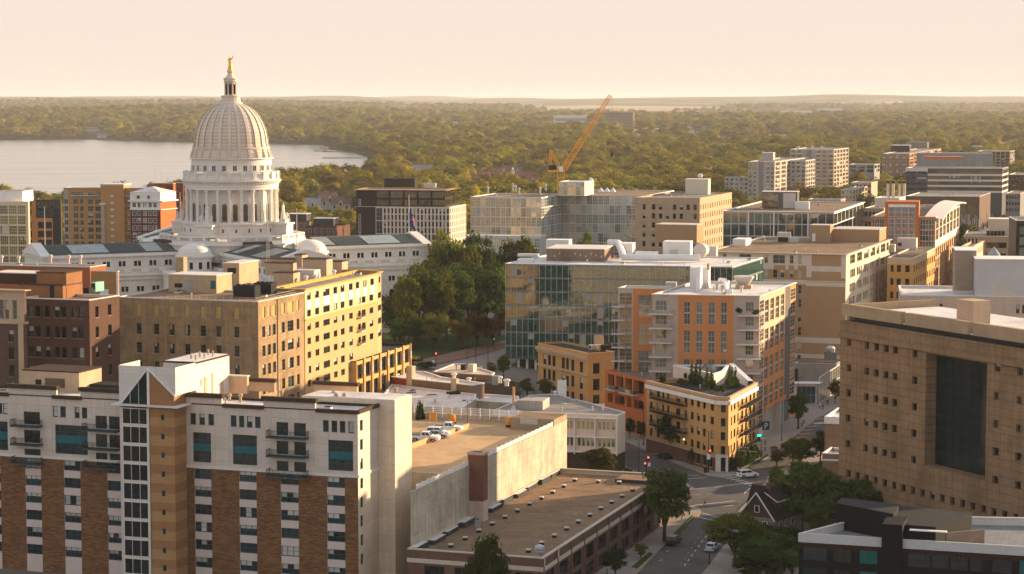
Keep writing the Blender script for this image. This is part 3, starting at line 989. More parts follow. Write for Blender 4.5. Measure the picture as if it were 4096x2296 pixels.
# ------------------------------------------------------------------ brick building with gravel roof, garage, chimney
def gravel_building():
 brick = mat('dark_red_brick', (.115, .060, .042), brick=(.5, .14, (.15, .075, .05), (.16, .12, .10), .012), var=.2)
 stone = mat('limestone_trim', (.50, .43, .34), var=.12)
 P, z, ab = two_face(e3(1110, 1322), 0, 18.5, e3(60, 0)[0], 2690, 19, z=8.7)
 rep('gravel', z, ab, P[1])
 b = Bld('brick_warehouse', 'two storey brown brick building with a flat gravel roof and rows of small vents', P, z, 0, brick)
 wk('wh', 4, 3, .08, M_dark, G_black, .0, .3)
 b.add(0, b.Se(0, e3, 1420, 150, 1090, 4, .66), [(3.6, 6.1), (.7, 2.8)], 'wh')
 L = b.edge(1)[2]
 n = 11
 b.add(1, [(L * (i + .17) / n, L * (i + .83) / n) for i in range(n)], [(3.6, 6.1), (.7, 2.8)], 'wh')
 b.finish(M_gravel, .9, stone, .5, cop_out=.08)
 b.cornice(6.5, 7.2, .12, stone, [0, 1], 'stone_band')
 for i in range(n + 1):
  b.fbox('pier', 1, max(0, L * i / n - .28), min(L, L * i / n + .28), -.16, -.002, 0, 8.5, brick)
  b.fbox('pier_cap', 1, max(0, L * i / n - .3), min(L, L * i / n + .3), -.24, -.17, 7.3, 9.1, stone) if i in (0, 1, 11) else None
 for K, x, y in [(e3, *q) for q in ((1353, 728), (1268, 775), (1182, 822), (1096, 868), (1003, 914), (910, 966), (814, 1016), (715, 1068), (611, 1123), (505, 1182), (394, 1238), (1533, 740), (1696, 748), (1801, 805), (1721, 853), (1640, 900), (1556, 948), (1470, 1000), (1382, 1052), (1291, 1106), (1196, 1161), (1096, 1218), (995, 1278))]:
  p = b.T(K(x, y), b.zr)
  MB().box(-.34, .34, -.3, .3, 0, .42, M_dark).box(-.38, .38, -.34, .34, .422, .62, M_cop).build('roof_vent', b.root, (p.x, p.y, b.zr))
 p = b.T(e3(1080, 1318), b.zr)
 MB().cyl(0, 0, 0, .9, .5, M_steel, 14).lathe([(.5, .9), (.85, 1.0), (.85, 1.35), (.6, 1.4), (.85, 1.5), (.8, 1.9), (.3, 2.15)], M_steel, 14).build('exhaust_fan', b.root, (p.x, p.y, b.zr))
 def unit(mb, wl, wr, h): mb.cyl(-wl / 2, wr / 2, h, h + .1, wl * .35, M_dark, 10)
 b.rbox('cooling_unit', e3, 612, 1088, 580, 625, 1.4, M_steel, extra=unit)
 # ledge of pipes and copings along the garage wall
 W = b.edge(0)[2]; D = b.edge(1)[2]
 for i in range(11):
  y0 = D * (i + .1) / 11
  MB().box(-W + .3, -W + 1.3 + .4 * (i % 2), y0, y0 + D / 11 * .75, 0, .75 + .25 * (i % 3 == 0), M_tarroof, M_cop).build('parapet_stub', b.root, (0, 0, b.zr))
 # raised far corner deck
 MB().box(-9, -1, D - 7, D - .5, 0, .7, M_tarroof, M_gravel).build('roof_curb', b.root, (0, 0, b.zr))
 # chimney against the garage wall
 red = mat('chimney_brick', (.16, .062, .042), brick=(.5, .15, (.19, .08, .05), (.17, .10, .08), .012))
 a = on(e3(580, 1040), b.zr); q = b.w2l(a)
 ch = MB().box(-1.5, 1.5, -1.2, 1.2, 0, 3.6, mat('pink_render', (.52, .40, .33), streak=.15))
 ch.box(-1.45, 1.45, -1.15, 1.15, 3.602, 11.8, red).box(-1.6, 1.6, -1.3, 1.3, 11.802, 12.2, M_beige).box(-.8, .8, -.6, .6, 12.202, 12.23, M_black)
 ch.build('chimney', b.root, (q.x, q.y + 1.6, b.zr))
 return b, P
gb, gbP = gravel_building()
def garage():
 conc = mat('board_marked_concrete', (.50, .43, .33), var=.22, sc=.25, streak=.22, stain=.25, joints=(5.6, 2.6, .72, .05))
 deck = mat('parking_deck_concrete', (.52, .34, .18), var=.12, sc=.09, stain=.15)
 d = (gbP[2] - gbP[1]).normalized(); n = Vector((-d.y, d.x))
 L = gbP[0] - n * .05 * 0
 z = 17.6
 C = Vector((L.x, L.y)) + n * .02
 R = C + d * along(Vector((C.x, C.y, z)), d, e3(1293, 0)[0])
 wdt = 62
 P = [C + n * wdt + d * 20, C + n * .5 + d * 20, C + n * .5 + d * 2.6, C + d * 2.6, R, R + n * wdt]
 rep('garage', z, (wdt, (R - C).length), C)
 b = Bld('parking_garage', 'concrete parking garage with an open roof deck and stained side wall', P, z, 0, conc, 'parking garage', ref=3)
 b.finish(deck, 1.1, conc, .3)
 Lr = b.edge(3)[2]
 # white rail on top of the side wall
 rw = MB()
 for k in range(3): rw.box(2, Lr - 9, .05, .17, .1 + k * .26, .26 + k * .26, M_white)
 for i in range(30): rw.box(2 + i * (Lr - 11.2) / 29, 2.15 + i * (Lr - 11.2) / 29, .171, .3, 0, .95, M_white)
 a, ang, _ = b.edge(3)
 rw.build('guard_rail', b.root, (a.x, a.y, b.h + .08), ang)
 # corner stair house
 sh = mat('garage_block', (.30, .235, .16), brick=(.8, .4, (.34, .27, .19), (.22, .17, .12), .03))
 MB().box(-9.0, -.02, Lr - 8.5, Lr - .02, b.zr, b.h + 1.3, sh, M_gravel).box(-7.0, -3.4, Lr - 8.56, Lr - 8.5, b.zr + 1.2, b.zr + 2.6, M_steel).build('stair_house', b.root)
 # far fence
 fb = MB()
 for k in range(4): fb.box(-wdt + .3, -9.2, -.05, .05, .3 + .36 * k, .45 + .36 * k, M_white)
 for i in range(26): fb.box(-wdt + .5 + i * 2.05, -wdt + .65 + i * 2.05, .051, .2, -.7, 1.6, M_white)
 fb.build('deck_fence', b.root, (0, Lr - .7, b.h))
 # inner low wall in front of the parked cars, and the ramp
 p0 = b.T(f1(1220, 935), b.zr); p1 = b.T(f1(648, 1140), b.zr)
 r = MB(); dd = (p1 - p0); dd = dd.normalized() * (dd.length + 22)
 an = math.atan2(dd.y, dd.x)
 r.box(0, dd.length, -.15, .15, 0, 1.0, deck)
 r.build('low_wall', b.root, (p0.x, p0.y, b.zr), an)
 return b
gar = garage()
# ------------------------------------------------------------------ middle distance
M_sand = mat('sandstone', (.345, .24, .135), var=.16, sc=.2, streak=.22, stain=.22, brick=(1.6, .8, (.28, .195, .11), (.24, .17, .10), .02))
M_ybrick = mat('yellow_brick', (.58, .32, .11), var=.09, brick=(.5, .13, (.51, .28, .095), (.48, .33, .16), .01))
M_orange = mat('orange_brick', (.58, .22, .07), var=.07, brick=(.5, .13, (.52, .20, .065), (.42, .24, .12), .01))
M_greyp = mat('warm_grey_panel', (.44, .36, .31), var=.06, joints=(3.0, 3.4, .8, .03))
M_brownb = mat('brown_brick', (.10, .050, .034), var=.12, brick=(.5, .14, (.085, .043, .03), (.11, .07, .05), .012), streak=.12)
M_cream = mat('cream_stone', (.62, .51, .36), var=.08, streak=.08)
def block_mid():
 pc = mat('peach_panel', (.62, .50, .39), var=.06)
 z = 12.8
 P = [on(e3(718, 180), z), on(e3(1690, 215), z), on(e3(1745, 192), z), on(e3(1200, 50), z), on(e3(1010, 60), z)]
 b = Bld('office_block', 'low peach office block with teal windows and a wedge shaped brown gravel roof', P, z, 0, pc)
 wk('mid', 1, 1, .06, M_cream, G_teal, 0, .35)
 dk = mat('dark_brown_base', (.055, .035, .028), var=.1)
 zz = b.Z(0, e3, 1600, [268, 328, 397, 462]); g = b.px(0, e3(1600, 515))[1]
 b.band(-1, g, dk)
 for x0, x1 in ((745, 840), (900, 1030), (1050, 1180), (1215, 1345), (1370, 1507), (1530, 1668)):
  b.add(0, b.Se(0, e3, 400, x0, x1, 4, .72), zz, 'mid')
 b.finish(M_greyroof, .05, M_white, .2)
 L = b.edge(0)[2]
 for y in (238, 385, 500):
  z_ = b.px(0, e3(1600, y))[1]; b.fbox('ledge', 0, .02, L - .02, -.75, -.01, z_ - .12, z_ + .12, M_white)
 for x in (1200, 1355, 1515, 1682):
  s_ = b.px(0, e3(x, 400))[0]; b.fbox('fin', 0, s_ - .1, s_ + .1, -.8, -.02, g - .2, b.px(0, e3(1600, 240))[1] - .13, M_white)
 b.rbox('cooling_plant', e3, 1105, 178, 918, 1158, -106, mat('plant_metal', (.36, .35, .32), var=.1, joints=(1.6, 9, .7, .05)))
 p = b.T(e3(880, 175), b.zr)
 MB().cyl(0, 0, 0, 1.0, .8, M_steel, 12, .35).cyl(0, 0, 1.0, 5.2, .30, mat('copper_flue', (.55, .33, .20), metal=.6, rough=.4), 12).build('flue', b.root, (p.x, p.y, b.zr))
 p = b.T(e3(1277, 165), b.zr)
 MB().cyl(0, 0, 0, .8, .05, M_steel, 6).lathe([(.1, .8), (.45, 1.1), (.5, 1.15)], M_white, 12).build('dish', b.root, (p.x, p.y, b.zr))
 b.vent(e3, 1200, 62, 1.1, .5, M_white)
block_mid()
def stone_block():
 P, z, ab = two_face(c5(272, 632), 462, 18.5, c4(1040, 0)[0], c5(650, 0)[0], 20)
 rep('stone', z, ab, P[1])
 b = Bld('stone_office', 'plain tan stone office block with small sash windows and a cluttered flat roof', P, z, 0, M_sand)
 M_lv = mat('yellow_louvre', (.46, .33, .12), var=.08)
 wk('sash', 2, 3, .09, mat('green_grey_sash', (.12, .12, .09)), G_dark, .25, .28, mat('stone_sill', (.40, .32, .22)))
 wk('louv', louvre=M_lv, recess=.2, sill=MATS['stone_sill'])
 S0 = b.S(0, c4, 650, [1210, 1255, 1365, 1410, 1503, 1548, 1640, 1686, 1780, 1826, 1918, 1964, 2080, 2124])
 Z0 = b.Z(0, c4, 1525, [602, 698, 772, 868, 940, 1036, 1106, 1203, 1275, 1370])
 b.add(0, S0, Z0[:1], 'louv'); b.add(0, S0, Z0[1:], 'sash')
 k = 4
 while Z0[k][0] - 4.1 > 2: Z0.append((Z0[k][0] - 4.05, Z0[k][1] - 4.05)); k += 1
 b.add(0, S0, Z0[5:], 'sash')
 S1 = b.S(1, c5, 900, [307, 333, 352, 377, 394, 420, 468, 494, 518, 566, 592, 614])
 b.add(1, S1, Z0[:1], 'louv'); b.add(1, S1, Z0[1:], 'sash')
 b.finish(M_gravel, .35, M_cop, .4)
 s_ = b.px(1, c5(432, 900))[0]; b.fbox('joint_strip', 1, s_ - .12, s_ + .12, -.12, -.003, 0, b.h - .2, M_darkcop)
 dr = mat('tan_render', (.44, .32, .20), var=.1, streak=.12)
 def lv(mb, wl, wr, h):
  mb.box(-wl * .67, -wl * .48, -.05, -.002, .2, h * .75, mat('pale_louvre', (.42, .41, .38), joints=(9, .22, .5, .06)))
  mb.box(-wl * .87, -wl * .71, -.05, -.002, h * .28, h * .52, M_dark); mb.box(-wl * .12, -wl * .02, -.05, -.002, 1.0, 2.9, M_tealp)
  mb.box(-wl, 0, -.06, -.002, h - .9, h - .75, M_beige)
 b.rbox('plant_room', c4, 1925, 498, 1497, 2060, -343, dr, top=M_gravel, extra=lv, lid=M_cop)
 def wn(mb, wl, wr, h):
  mb.box(-wl * .75, -wl * .2, -.05, -.002, h * .55, h * .8, M_dark); mb.box(.002, .05, wr * .3, wr * .6, h * .5, h * .75, M_beige)
 b.rbox('lift_house', c5, 118, 500, -10, 277, -320, dr, top=M_gravel, extra=wn, lid=M_cop)
 b.rbox('brick_chimney', c4, 1632, 345, 1565, 1650, -175, mat('pale_brick', (.42, .29, .17), brick=(.6, .3, (.46, .33, .2), (.3, .22, .14), .02)), depth=2)
 def ch(mb, wl, wr, h):
  for i in range(8): mb.box(-wl * (i + .9) / 8, -wl * (i + .1) / 8, -.03, -.001, .6, h - .2, M_black)
  for i in range(4): mb.cyl(-wl * (i + .5) / 4, wr / 2, h, h + .25, wl / 10, M_black, 10)
 b.rbox('chiller', c5, 245, 606, 68, 265, -505, M_dark, extra=ch, depth=3)
 b.rbox('chiller', c5, 380, 577, 235, 397, -482, M_dark, extra=ch, depth=3)
 rl = MB(); Lw, Lr = b.edge(0)[2], b.edge(1)[2]
 for h_ in (.55, 1.1): rl.bar((-22, .5, b.zr + h_), (-.6, .5, b.zr + h_), .05, M_beige, 4).bar((-.6, .5, b.zr + h_), (-.6, Lr - 2, b.zr + h_), .05, M_beige, 4)
 for i in range(12): rl.bar((-22 + i * 1.94, .5, b.zr), (-22 + i * 1.94, .5, b.zr + 1.1), .04, M_beige, 4)
 rl.build('guard_rail', b.root)
 fl = mat('downpipe_rust', (.42, .25, .13))
 a = b.px(0, c4(1474, 850)); b.fbox('downpipe', 0, a[0] - .1, a[0] + .1, -.3, -.02, 18, b.px(0, c4(1474, 650))[1], fl)
 return b
stone = stone_block()
def hotel():
 yel = mat('yellow_render', (.50, .31, .15), var=.07, streak=.07)
 gold = mat('gold_cornice', (.55, .33, .09), var=.08)
 crm = mat('cream_frame', (.52, .40, .24), var=.06)
 P, z, ab = two_face(c5(657, 530), 484, 17, c5(380, 0)[0], c5(1345, 0)[0], 17)
 rep('hotel', z, ab, P[1])
 # rounded far end
 d = (P[2] - P[1]).normalized(); n = Vector((-d.y, d.x))
 R = P[2]
 P = [P[0], P[1], R - d * 7.5, R - d * 2.2 + n * 1.0, R + n * 5.0, R + n * 16, P[0] + d * (R - P[1]).length]
 b = Bld('hotel', 'yellow hotel with cream window strips and a rounded far end, sunlit beside the stone office', P, z, 0, yel, 'hotel')
 M_br = mat('bronze_sash', (.10, .075, .04))
 wk('hot', 2, 1, .08, M_br, G_dark, .35, .22)
 wk('hotc', 1, 1, .08, M_br, G_black, .1, .25)
 zt = b.px(1, c5(690, 555))[1]; z7 = b.px(1, c5(690, 772))[1]
 b.zone(1, -1, 99, z7, 99, crm)
 S1 = b.S(1, c5, 700, [678, 708, 744, 776, 811, 864, 896, 926, 955, 986, 1024, 1054])
 Zt = b.Z(1, c5, 693, [560, 617, 700, 755, 815, 868, 930, 985, 1045, 1100, 1165, 1225, 1280, 1334])
 b.add(1, S1, Zt, 'hot')
 k = 6
 while Zt[-1][0] > 5: Zt.append((Zt[-1][0] - 3.15, Zt[-1][1] - 3.15)); b.add(1, S1, Zt[-1:], 'hot')
 S2 = b.S(1, c5, 850, [1100, 1122, 1131, 1161, 1194, 1224]);
 b.add(1, S2, Zt[1:5], 'hotc')
 b.add(1, b.S(1, c5, 490, [1080, 1106, 1141, 1168, 1200, 1228]), Zt[:1], 'hot')
 for e in (2, 3):
  Le = b.edge(e)[2]
  b.add(e, [(.4, Le - .4)], Zt[1:5], 'hotc'); b.add(e, [(Le * .3, Le * .75)], Zt[:1], 'hot')
 b.finish(M_greyroof, .7, gold, .5, cop_out=.5)
 for a, c in S1 + b.S(1, c5, 490, [1080, 1106, 1141, 1168, 1200, 1228]):
  b.fbox('white_panel', 1, a - .02, c + .02, -.06, -.004, Zt[1][1] + .25 if c < b.px(1, c5(1060, 700))[0] else Zt[0][0] - 2.2, Zt[0][0] - .12, M_white)
 b.cornice(z7 - .3, z7, .2, gold, [1], ext=False)
 for j in range(1, 6):     # pale recessed strips between the floors' windows
  z_ = Zt[j + 1]
  if j == 1: continue
 for zz in Zt[2:5]:
  b.balcony(1, S2[0][0] - .3, S2[0][1] + .8, zz[0] - .1, 1.0, M_cream, M_black)
 bl = mat('black_gold_frame', (.03, .025, .02));
 # lower wing with black and gold frames
 d2 = d; base = R - d * 26
 P2 = [base - n * .02 + n * 12, base - n * 1.2, R + d * 13 - n * 1.2, R + d * 13 + n * 12]
 q = Bld('lower_wing', '', P2, b.px(1, c5(1290, 1045))[1], 0, mat('gold_frame', (.46, .30, .12)), host=b)
 wk('pod', 2, 2, .30, bl, G_black, 0, .5)
 Lq = q.edge(1)[2]; n_ = 7
 q.add(1, [(Lq * (i + .16) / n_, Lq * (i + .84) / n_) for i in range(n_)], [(q.h - 4.6, q.h - 1.0), (q.h - 9.6, q.h - 5.7)], 'pod')
 q.finish(M_tarroof, .6, bl, .4)
 for i in range(n_ + 1):
  q.fbox('pier', 1, max(.01, Lq * i / n_ - .45), min(Lq - .01, Lq * i / n_ + .45), -.3, -.003, 0, q.h + .2, MATS['gold_frame'])
  if i: q.fbox('wall_lamp', 1, Lq * i / n_ - .75, Lq * i / n_ - .47, -.5, -.1, q.h - 3.6, q.h - 1.8, M_white)
 for i in range(4): q.fbox('awning', 1, Lq * (i + .12) / n_, Lq * (i + .88) / n_, -1.6, -.31, q.h - 11.0, q.h - 9.9, M_black)
 # roof plant
 for x, y, xl, xr, h in ((570, 350, 300, 600, -285), (540, 420, 330, 570, -318), (635, 350, 575, 650, -250), (838, 425, 640, 850, -285), (965, 395, 850, 975, -305), (565, 488, 402, 572, -398)):
  b.rbox('plant_room', c5, x, y, xl, xr, h, M_beige, lid=M_darkcop, depth=4)
 b.rbox('air_handler', c5, 735, 465, 575, 808, -375, M_hvac, depth=4)
 for x, y in ((668, 480), (900, 430), (745, 468), (770, 462)): b.vent(c5, x, y, 1.8, .6, M_white)
hotel()
def brown_block():
 P, z, ab = two_face(c4(792, 556), 442, 18, c4(200, 0)[0], c4(1060, 0)[0], 22)
 rep('brown', z, ab, P[1])
 b = Bld('brown_brick_block', 'dark brown brick block with paired windows and a sunlit brick roof house', P, z, 0, M_brownb)
 wk('brw', 1, 2, .06, mat('black_sash', (.02, .02, .018)), G_black, .3, .25, mat('brown_sill', (.24, .18, .12)))
 Z0 = b.Z(0, c4, 275, [605, 702, 785, 881, 962, 1058, 1140, 1235])
 while Z0[-1][0] > 5: Z0.append((Z0[-1][0] - 3.95, Z0[-1][1] - 3.95))
 b.add(0, b.S(0, c4, 650, [250, 295, 312, 357, 398, 440, 485, 527, 543, 587, 637, 680, 698, 741]), Z0, 'brw')
 b.add(1, b.S(1, c4, 650, [846, 876, 958, 990]), Z0, 'brw')
 b.finish(M_gravel, .5, M_cop, .35)
 ob = mat('roof_house_brick', (.27, .115, .045), brick=(.5, .14, (.24, .10, .04), (.24, .15, .09), .012), var=.15)
 b.rbox('roof_house', c4, 560, 545, 232, 735, -432, ob, lid=M_darkcop, extra=lambda mb, wl, wr, h: mb.box(-wl * .35, -wl * .23, -.06, -.002, .1, 2.8, M_dark))
 b.rbox('roof_house', c4, 592, 540, 328, 733, -318, ob, lid=M_darkcop)
 def gen(mb, wl, wr, h): mb.box(-wl * .9, -wl * .1, -.04, -.001, h * .3, h * .9, M_dark)
 b.rbox('generator', c4, 850, 483, 806, 925, -402, mat('mint_paint', (.22, .52, .38)), extra=gen)
 b.rbox('cooling_unit', c4, 790, 500, 740, 800, -450, M_dark, depth=2)
 # ornate neighbour
 P, z, ab = two_face(c4(212, 470), 436, 18, -60, c4(232, 0)[0], 22)
 o = Bld('ornate_block', 'dark brick block with pale arched window surrounds at the left edge', P, z, 0, mat('purple_brick', (.10, .062, .048), brick=(.5, .14, (.085, .052, .04), (.14, .1, .08), .012)))
 pale = mat('terracotta_trim', (.44, .33, .22), var=.12)
 za, zb = o.px(0, c4(90, 745))[1], o.px(0, c4(90, 540))[1]
 o.zone(0, -1, 99, za, 99, pale)
 wk('orn', 1, 2, .12, pale, G_dark, .1, .35)
 o.add(0, o.S(0, c4, 650, [-62, -20, -10, 32, 40, 80, 110, 150]), [(za + .4, za + 4.4), (za + 5.0, za + 9.0)], 'orn')
 Z1 = [(za - 4.2 - 3.6 * i, za - 1.8 - 3.6 * i) for i in range(6)]
 o.add(0, o.S(0, c4, 850, [-60, -20, 75, 122]), Z1, 'brw')
 o.finish(M_tarroof, .6, pale, .6, cop_out=.7)
 o.cornice(za - .5, za, .25, pale, [0, 1])
 for x in (186,):
  s_ = o.px(0, c4(x, 850))[0]; o.fbox('quoin', 0, s_ - .6, s_ + .6, -.1, -.003, 0, za - .51, pale)
 o.rbox('roof_house', c4, 325, 420, -60, 330, -325, mat('dark_cladding', (.06, .03, .02)), lid=M_cop, depth=6)
 # low red brick range behind, with vents on its roof
 red = mat('orange_red_brick', (.33, .10, .035), brick=(.5, .14, (.29, .09, .03), (.26, .14, .08), .012), var=.12)
 P, z, ab = two_face(c4(800, 262), 545, 14, -80, c4(943, 0)[0], 20)
 r = Bld('red_brick_range', 'long red brick building with a pale flat roof dotted with little vents', P, z, 0, red)
 wk('redw', 1, 2, .08, M_cream, G_dark, .1, .25)
 r.add(0, r.Se(0, c4, 290, 100, 790, 5, .12), [(z - 5.5, z - 2.2), (z - 9.5, z - 6.4)], 'redw')
 r.finish(M_greyroof, .5, M_cop, .4)
 for x, y in ((165, 245), (450, 232), (715, 236), (15, 240), (610, 236)): r.vent(c4, x, y, 2.4, .55, M_hvac)
 P, z, ab = two_face(c4(1050, 300), 535, 12, c4(806, 0)[0], c4(1058, 0)[0], 20)
 r = Bld('tan_brick_annex', 'small tan brick building with white edges behind the mint green generator', P, z, 0, mat('tan_brick', (.36, .185, .07), var=.1))
 r.finish(M_white, .3, M_white, .4)
 L = r.edge(0)[2]
 r.fbox('white_panel', 0, L * .33, L * .64, -.1, -.003, r.h - 7, r.h - 4.6, M_white); r.fbox('white_edge', 0, L - .5, L - .02, -.1, -.003, 0, r.h - .13, M_white)
brown_block()
def glass_hq():
 gl = mat('hq_frame', (.16, .20, .19), rough=.4)
 C = at(c6(1945, 345), 612)
 P, z, ab = two_face(c6(2125, 345), 612, 11, c6(250, 0)[0], c7(455, 0)[0], 20)
 rep('hq', z, ab, P[1])
 zo = at(c6(300, 1085), 630).z
 b = Bld('glass_office', 'green glass office block with thin pale vertical fins and white plant on its roof', P, z, zo, gl, 'office building')
 wk('hq', 1, 1, .03, gl, G_teal, .07, .04)
 L = b.edge(0)[2]; n = 39
 S0 = [(L * i / n + .03, L * (i + 1) / n - .03) for i in range(n)]
 nf = 7
 Z0 = [(b.h * k / nf + .08, b.h * (k + 1) / nf - .35 - (.12 if k == nf - 1 else 0)) for k in range(nf)]
 b.add(0, S0, Z0, 'hq')
 L1 = b.edge(1)[2]; n1 = 22
 b.add(1, [(L1 * i / n1 + .03, L1 * (i + 1) / n1 - .03) for i in range(n1)], Z0, 'hq')
 b.finish(M_membrane, .25, M_white, .5)
 for i in range(n + 1):
  s_ = min(max(L * i / n, .08), L - .08)
  b.fbox('fin', 0, s_ - .045, s_ + .045, -.2, -.002, .05, b.h - .14, mat('fin_metal', (.46, .44, .38), var=.05))
 # set-back ground floor
 Pb = inset([(p.x, p.y) for p in b.wpts], 2.5)
 g = Bld('ground_floor', '', Pb, zo - .01, 0, mat('hq_base', (.06, .06, .06)), host=b)
 wk('shop', 3, 1, .1, M_black, G_black, 0, .2)
 Lg = g.edge(0)[2]
 g.add(0, [(Lg * i / 16 + .3, Lg * (i + 1) / 16 - .3) for i in range(16)], [(.3, g.h - .6)], 'shop')
 g.finish()
 for i in range(9):
  s_ = L * i / 26 + 1.2
  MB().cyl(-L + s_, 1.2, -zo, -.02, .35, M_cop, 10).build('column', b.root)
 brown = mat('brown_ribbed_screen', (.24, .165, .115), var=.06, joints=(.6, 30, .75, .1))
 def ex(mb, wl, wr, h):
  for k in range(4): mb.box(-wl * .76, -wl * .59, -.5, -.002, h * (.08 + .21 * k), h * (.2 + .21 * k), brown)
  for k in range(10): mb.box(-wl * (.06 + .09 * k), -wl * (.045 + .09 * k), -.12, -.002, h * (.35 + .1 * (k % 3)), h * (.5 + .1 * (k % 3)), M_cop)
 b.rbox('plant_screen', c6, 1068, 303, 590, 1138, -203, brown, top=M_membrane, extra=ex, lid=M_cop)
 wb = M_white
 dr = lambda mb, wl, wr, h: mb.box(-wl * .75, -wl * .45, -.05, -.002, .05, h * .45, M_hvac)
 b.rbox('lift_house', c6, 775, 190, 585, 806, -124, wb, extra=dr, depth=6)
 b.rbox('lift_house', c6, 1300, 268, 1195, 1342, -152, wb, extra=dr, depth=6)
 b.rbox('lift_house', c6, 1775, 255, 1550, 1815, -139, wb, extra=dr, depth=7)
 b.rbox('plant_box', c6, 1500, 268, 1320, 1510, -226, M_white, depth=5)
 b.rbox('skylight', c6, 470, 308, 350, 522, -280, M_white, depth=4)
 b.rbox('walkway', c6, 520, 262, 350, 600, .8, M_white, depth=2)
 d1, d2 = b.T(c6(1100, 245), z), b.T(c6(1200, 295), z); d3 = b.T(c6(1860, 300), z)
 MB().tube([(d1.x, d1.y, b.zr + 4.0), (d1.x + 3.2, d1.y - 1, b.zr + 4.0), (d2.x + 1, d2.y, b.zr + 1.3), (d3.x, d3.y, b.zr + 1.3)], 1.05, M_white, 8).build('duct', b.root)
 def fan(mb, wl, wr, h):
  mb.lathe([(.5, 0), (1.7, .01), (1.7, 1.2), (.6, 1.21)], M_hvac, 16)
 o = b.rbox('air_handler', c6, 1990, 262, 1900, 2040, -180, M_hvac, depth=5)
 p = b.T(c6(1885, 268), z)
 me = MB().lathe([(1.0, 0), (1.9, 0), (2.1, 1.5), (2.1, 3.2), (.9, 3.3)], M_hvac, 18).mesh('fan_housing')
 f = link('fan_housing', me, b.root, (p.x, p.y, b.zr + 2.6)); f.rotation_euler = (rad(90), 0, rad(-15))
glass_hq()
def condo():
 P, z, ab = two_face(c7(430, 512), 514, 10, c6(1465, 0)[0], c7(692, 0)[0], 20)
 rep('condo', z, ab, P[1])
 b = Bld('orange_apartments', 'orange brick and grey apartment block with corner balconies and white roof', P, z, 0, M_orange, 'apartment building')
 gf = mat('grey_window_frame', (.42, .38, .33), var=.05)
 wk('con', 2, 4, .13, gf, G_pale, .0, .25, spandrel=(.47, .53, gf), bar=.09)
 wk('conr', 2, 4, .13, gf, G_amber, .0, .25, spandrel=(.46, .54, gf), bar=.09)
 wk('cons', 3, 2, .13, gf, G_pale, .1, .25, bar=.1)
 wk('cglass', 2, 3, .14, gf, G_amber, .0, .10, bar=.1)
 g1 = b.px(0, c6(1675, 800))[0]; g2 = b.px(0, c7(240, 800))[0]
 b.zone(0, -1, g1, -1, 99, M_greyp); b.zone(0, g2, 99, -1, 99, M_greyp)
 ztop = b.Z(0, c6, 1850, [634, 822])[0]; pit = b.px(0, c6(1850, 634))[1] - b.px(0, c6(1850, 871))[1]
 cols = b.S(0, c6, 800, [1722, 1776, 1824, 1878, 1925, 1980, 2028, 2080])
 b.add(0, cols, [(ztop[0] - pit * k, ztop[1] - pit * k) for k in range(4)], 'con')
 ff = pit / 2
 S1 = b.S(0, c6, 800, [1490, 1582]); S2 = b.S(0, c7, 700, [328, 388, 400, 428])
 zz = [(ztop[1] - ff * k - 2.35, ztop[1] - ff * k + .15) for k in range(8)]
 b.add(0, S1 + S2, zz, 'cons')
 # lit side: orange with paired tall windows, dark strip, glazed far bay
 L = b.edge(1)[2]
 a, c, d = [b.px(1, c7(x, 800))[0] for x in (462, 612, 650)]
 b.zone(1, -1, a, -1, 99, M_greyp); b.zone(1, c, d, -1, 99, mat('dark_grey_panel', (.12, .11, .10)))
 b.zone(1, a, c, b.h - 12, 99, mat('beige_panel', (.52, .38, .26), var=.06))
 b.add(1, [(a + (c - a) * (k + .12) / 4, a + (c - a) * (k + .84) / 4) for k in range(4)], [(ztop[0] - pit * k, ztop[1] - pit * k) for k in range(4)], 'conr')
 b.add(1, [(d + .3, L - .3), (.4, a - .3)], [(b.h - 1.2 - ff * (k + 1) + .5, b.h - 1.2 - ff * k) for k in range(9)], 'cglass')
 b.finish(M_membrane, .5, M_cop, .4, cop_out=.25)
 rail = mat('grey_rail', (.40, .37, .34), rough=.5)
 for k in range(4 + 1):
  z_ = ztop[1] - ff * (k + 1) + .55
  b.balcony(0, b.px(0, c6(1440, 800))[0], b.px(0, c6(1632, 800))[0], z_, 1.9, M_cop, rail, glassm=None)
  b.balcony(0, b.px(0, c7(268, 800))[0], b.edge(0)[2] + .5, z_, 2.0, M_cop, rail)
 # set-back left block
 P2, z2, ab2 = two_face(c6(1580, 524), 533, 10, c6(1180, 0)[0], c6(1640, 0)[0], 20)
 q = Bld('rear_block', '', P2, z2, 0, M_orange, host=b)
 s_ = q.px(0, c6(1305, 800))[0]
 q.zone(0, -1, s_, -1, 99, gf)
 q.add(0, q.S(0, c6, 800, [1190, 1298]), [(q.h - 1.2 - ff * (k + 1) + .45, q.h - 1.2 - ff * k) for k in range(9)], 'cglass')
 zt2 = q.Z(0, c6, 1400, [578, 758])[0]
 q.add(0, q.S(0, c6, 700, [1348, 1456]), [(zt2[0] - pit * k, zt2[1] - pit * k) for k in range(4)], 'con')
 q.finish(M_membrane, .4, M_cop, .4)
 for k in range(5):
  z_ = q.px(0, c6(1150, 668 + 112 * k))[1]
  q.balcony(0, -1.4, 2.0, z_, 1.6, M_cop, rail)
 # roof plant
 b.rbox('lift_house', c6, 1925, 525, 1772, 2070, -352, M_white, depth=6)
 b.rbox('lift_house', c7, 0, 480, -30, 240, -308, M_white, depth=7)
 b.rbox('flue', c6, 1935, 372, 1913, 1942, 1.6, M_beige, zb=b.zr + 5.2, depth=1.2)
 def vat(mb, wl, wr, h): mb.lathe([(1.2, h), (2.6, h + 1.8), (2.6, h + 2.2)], MATS['hvac_housing'], 10, -wl / 2, wr / 2)
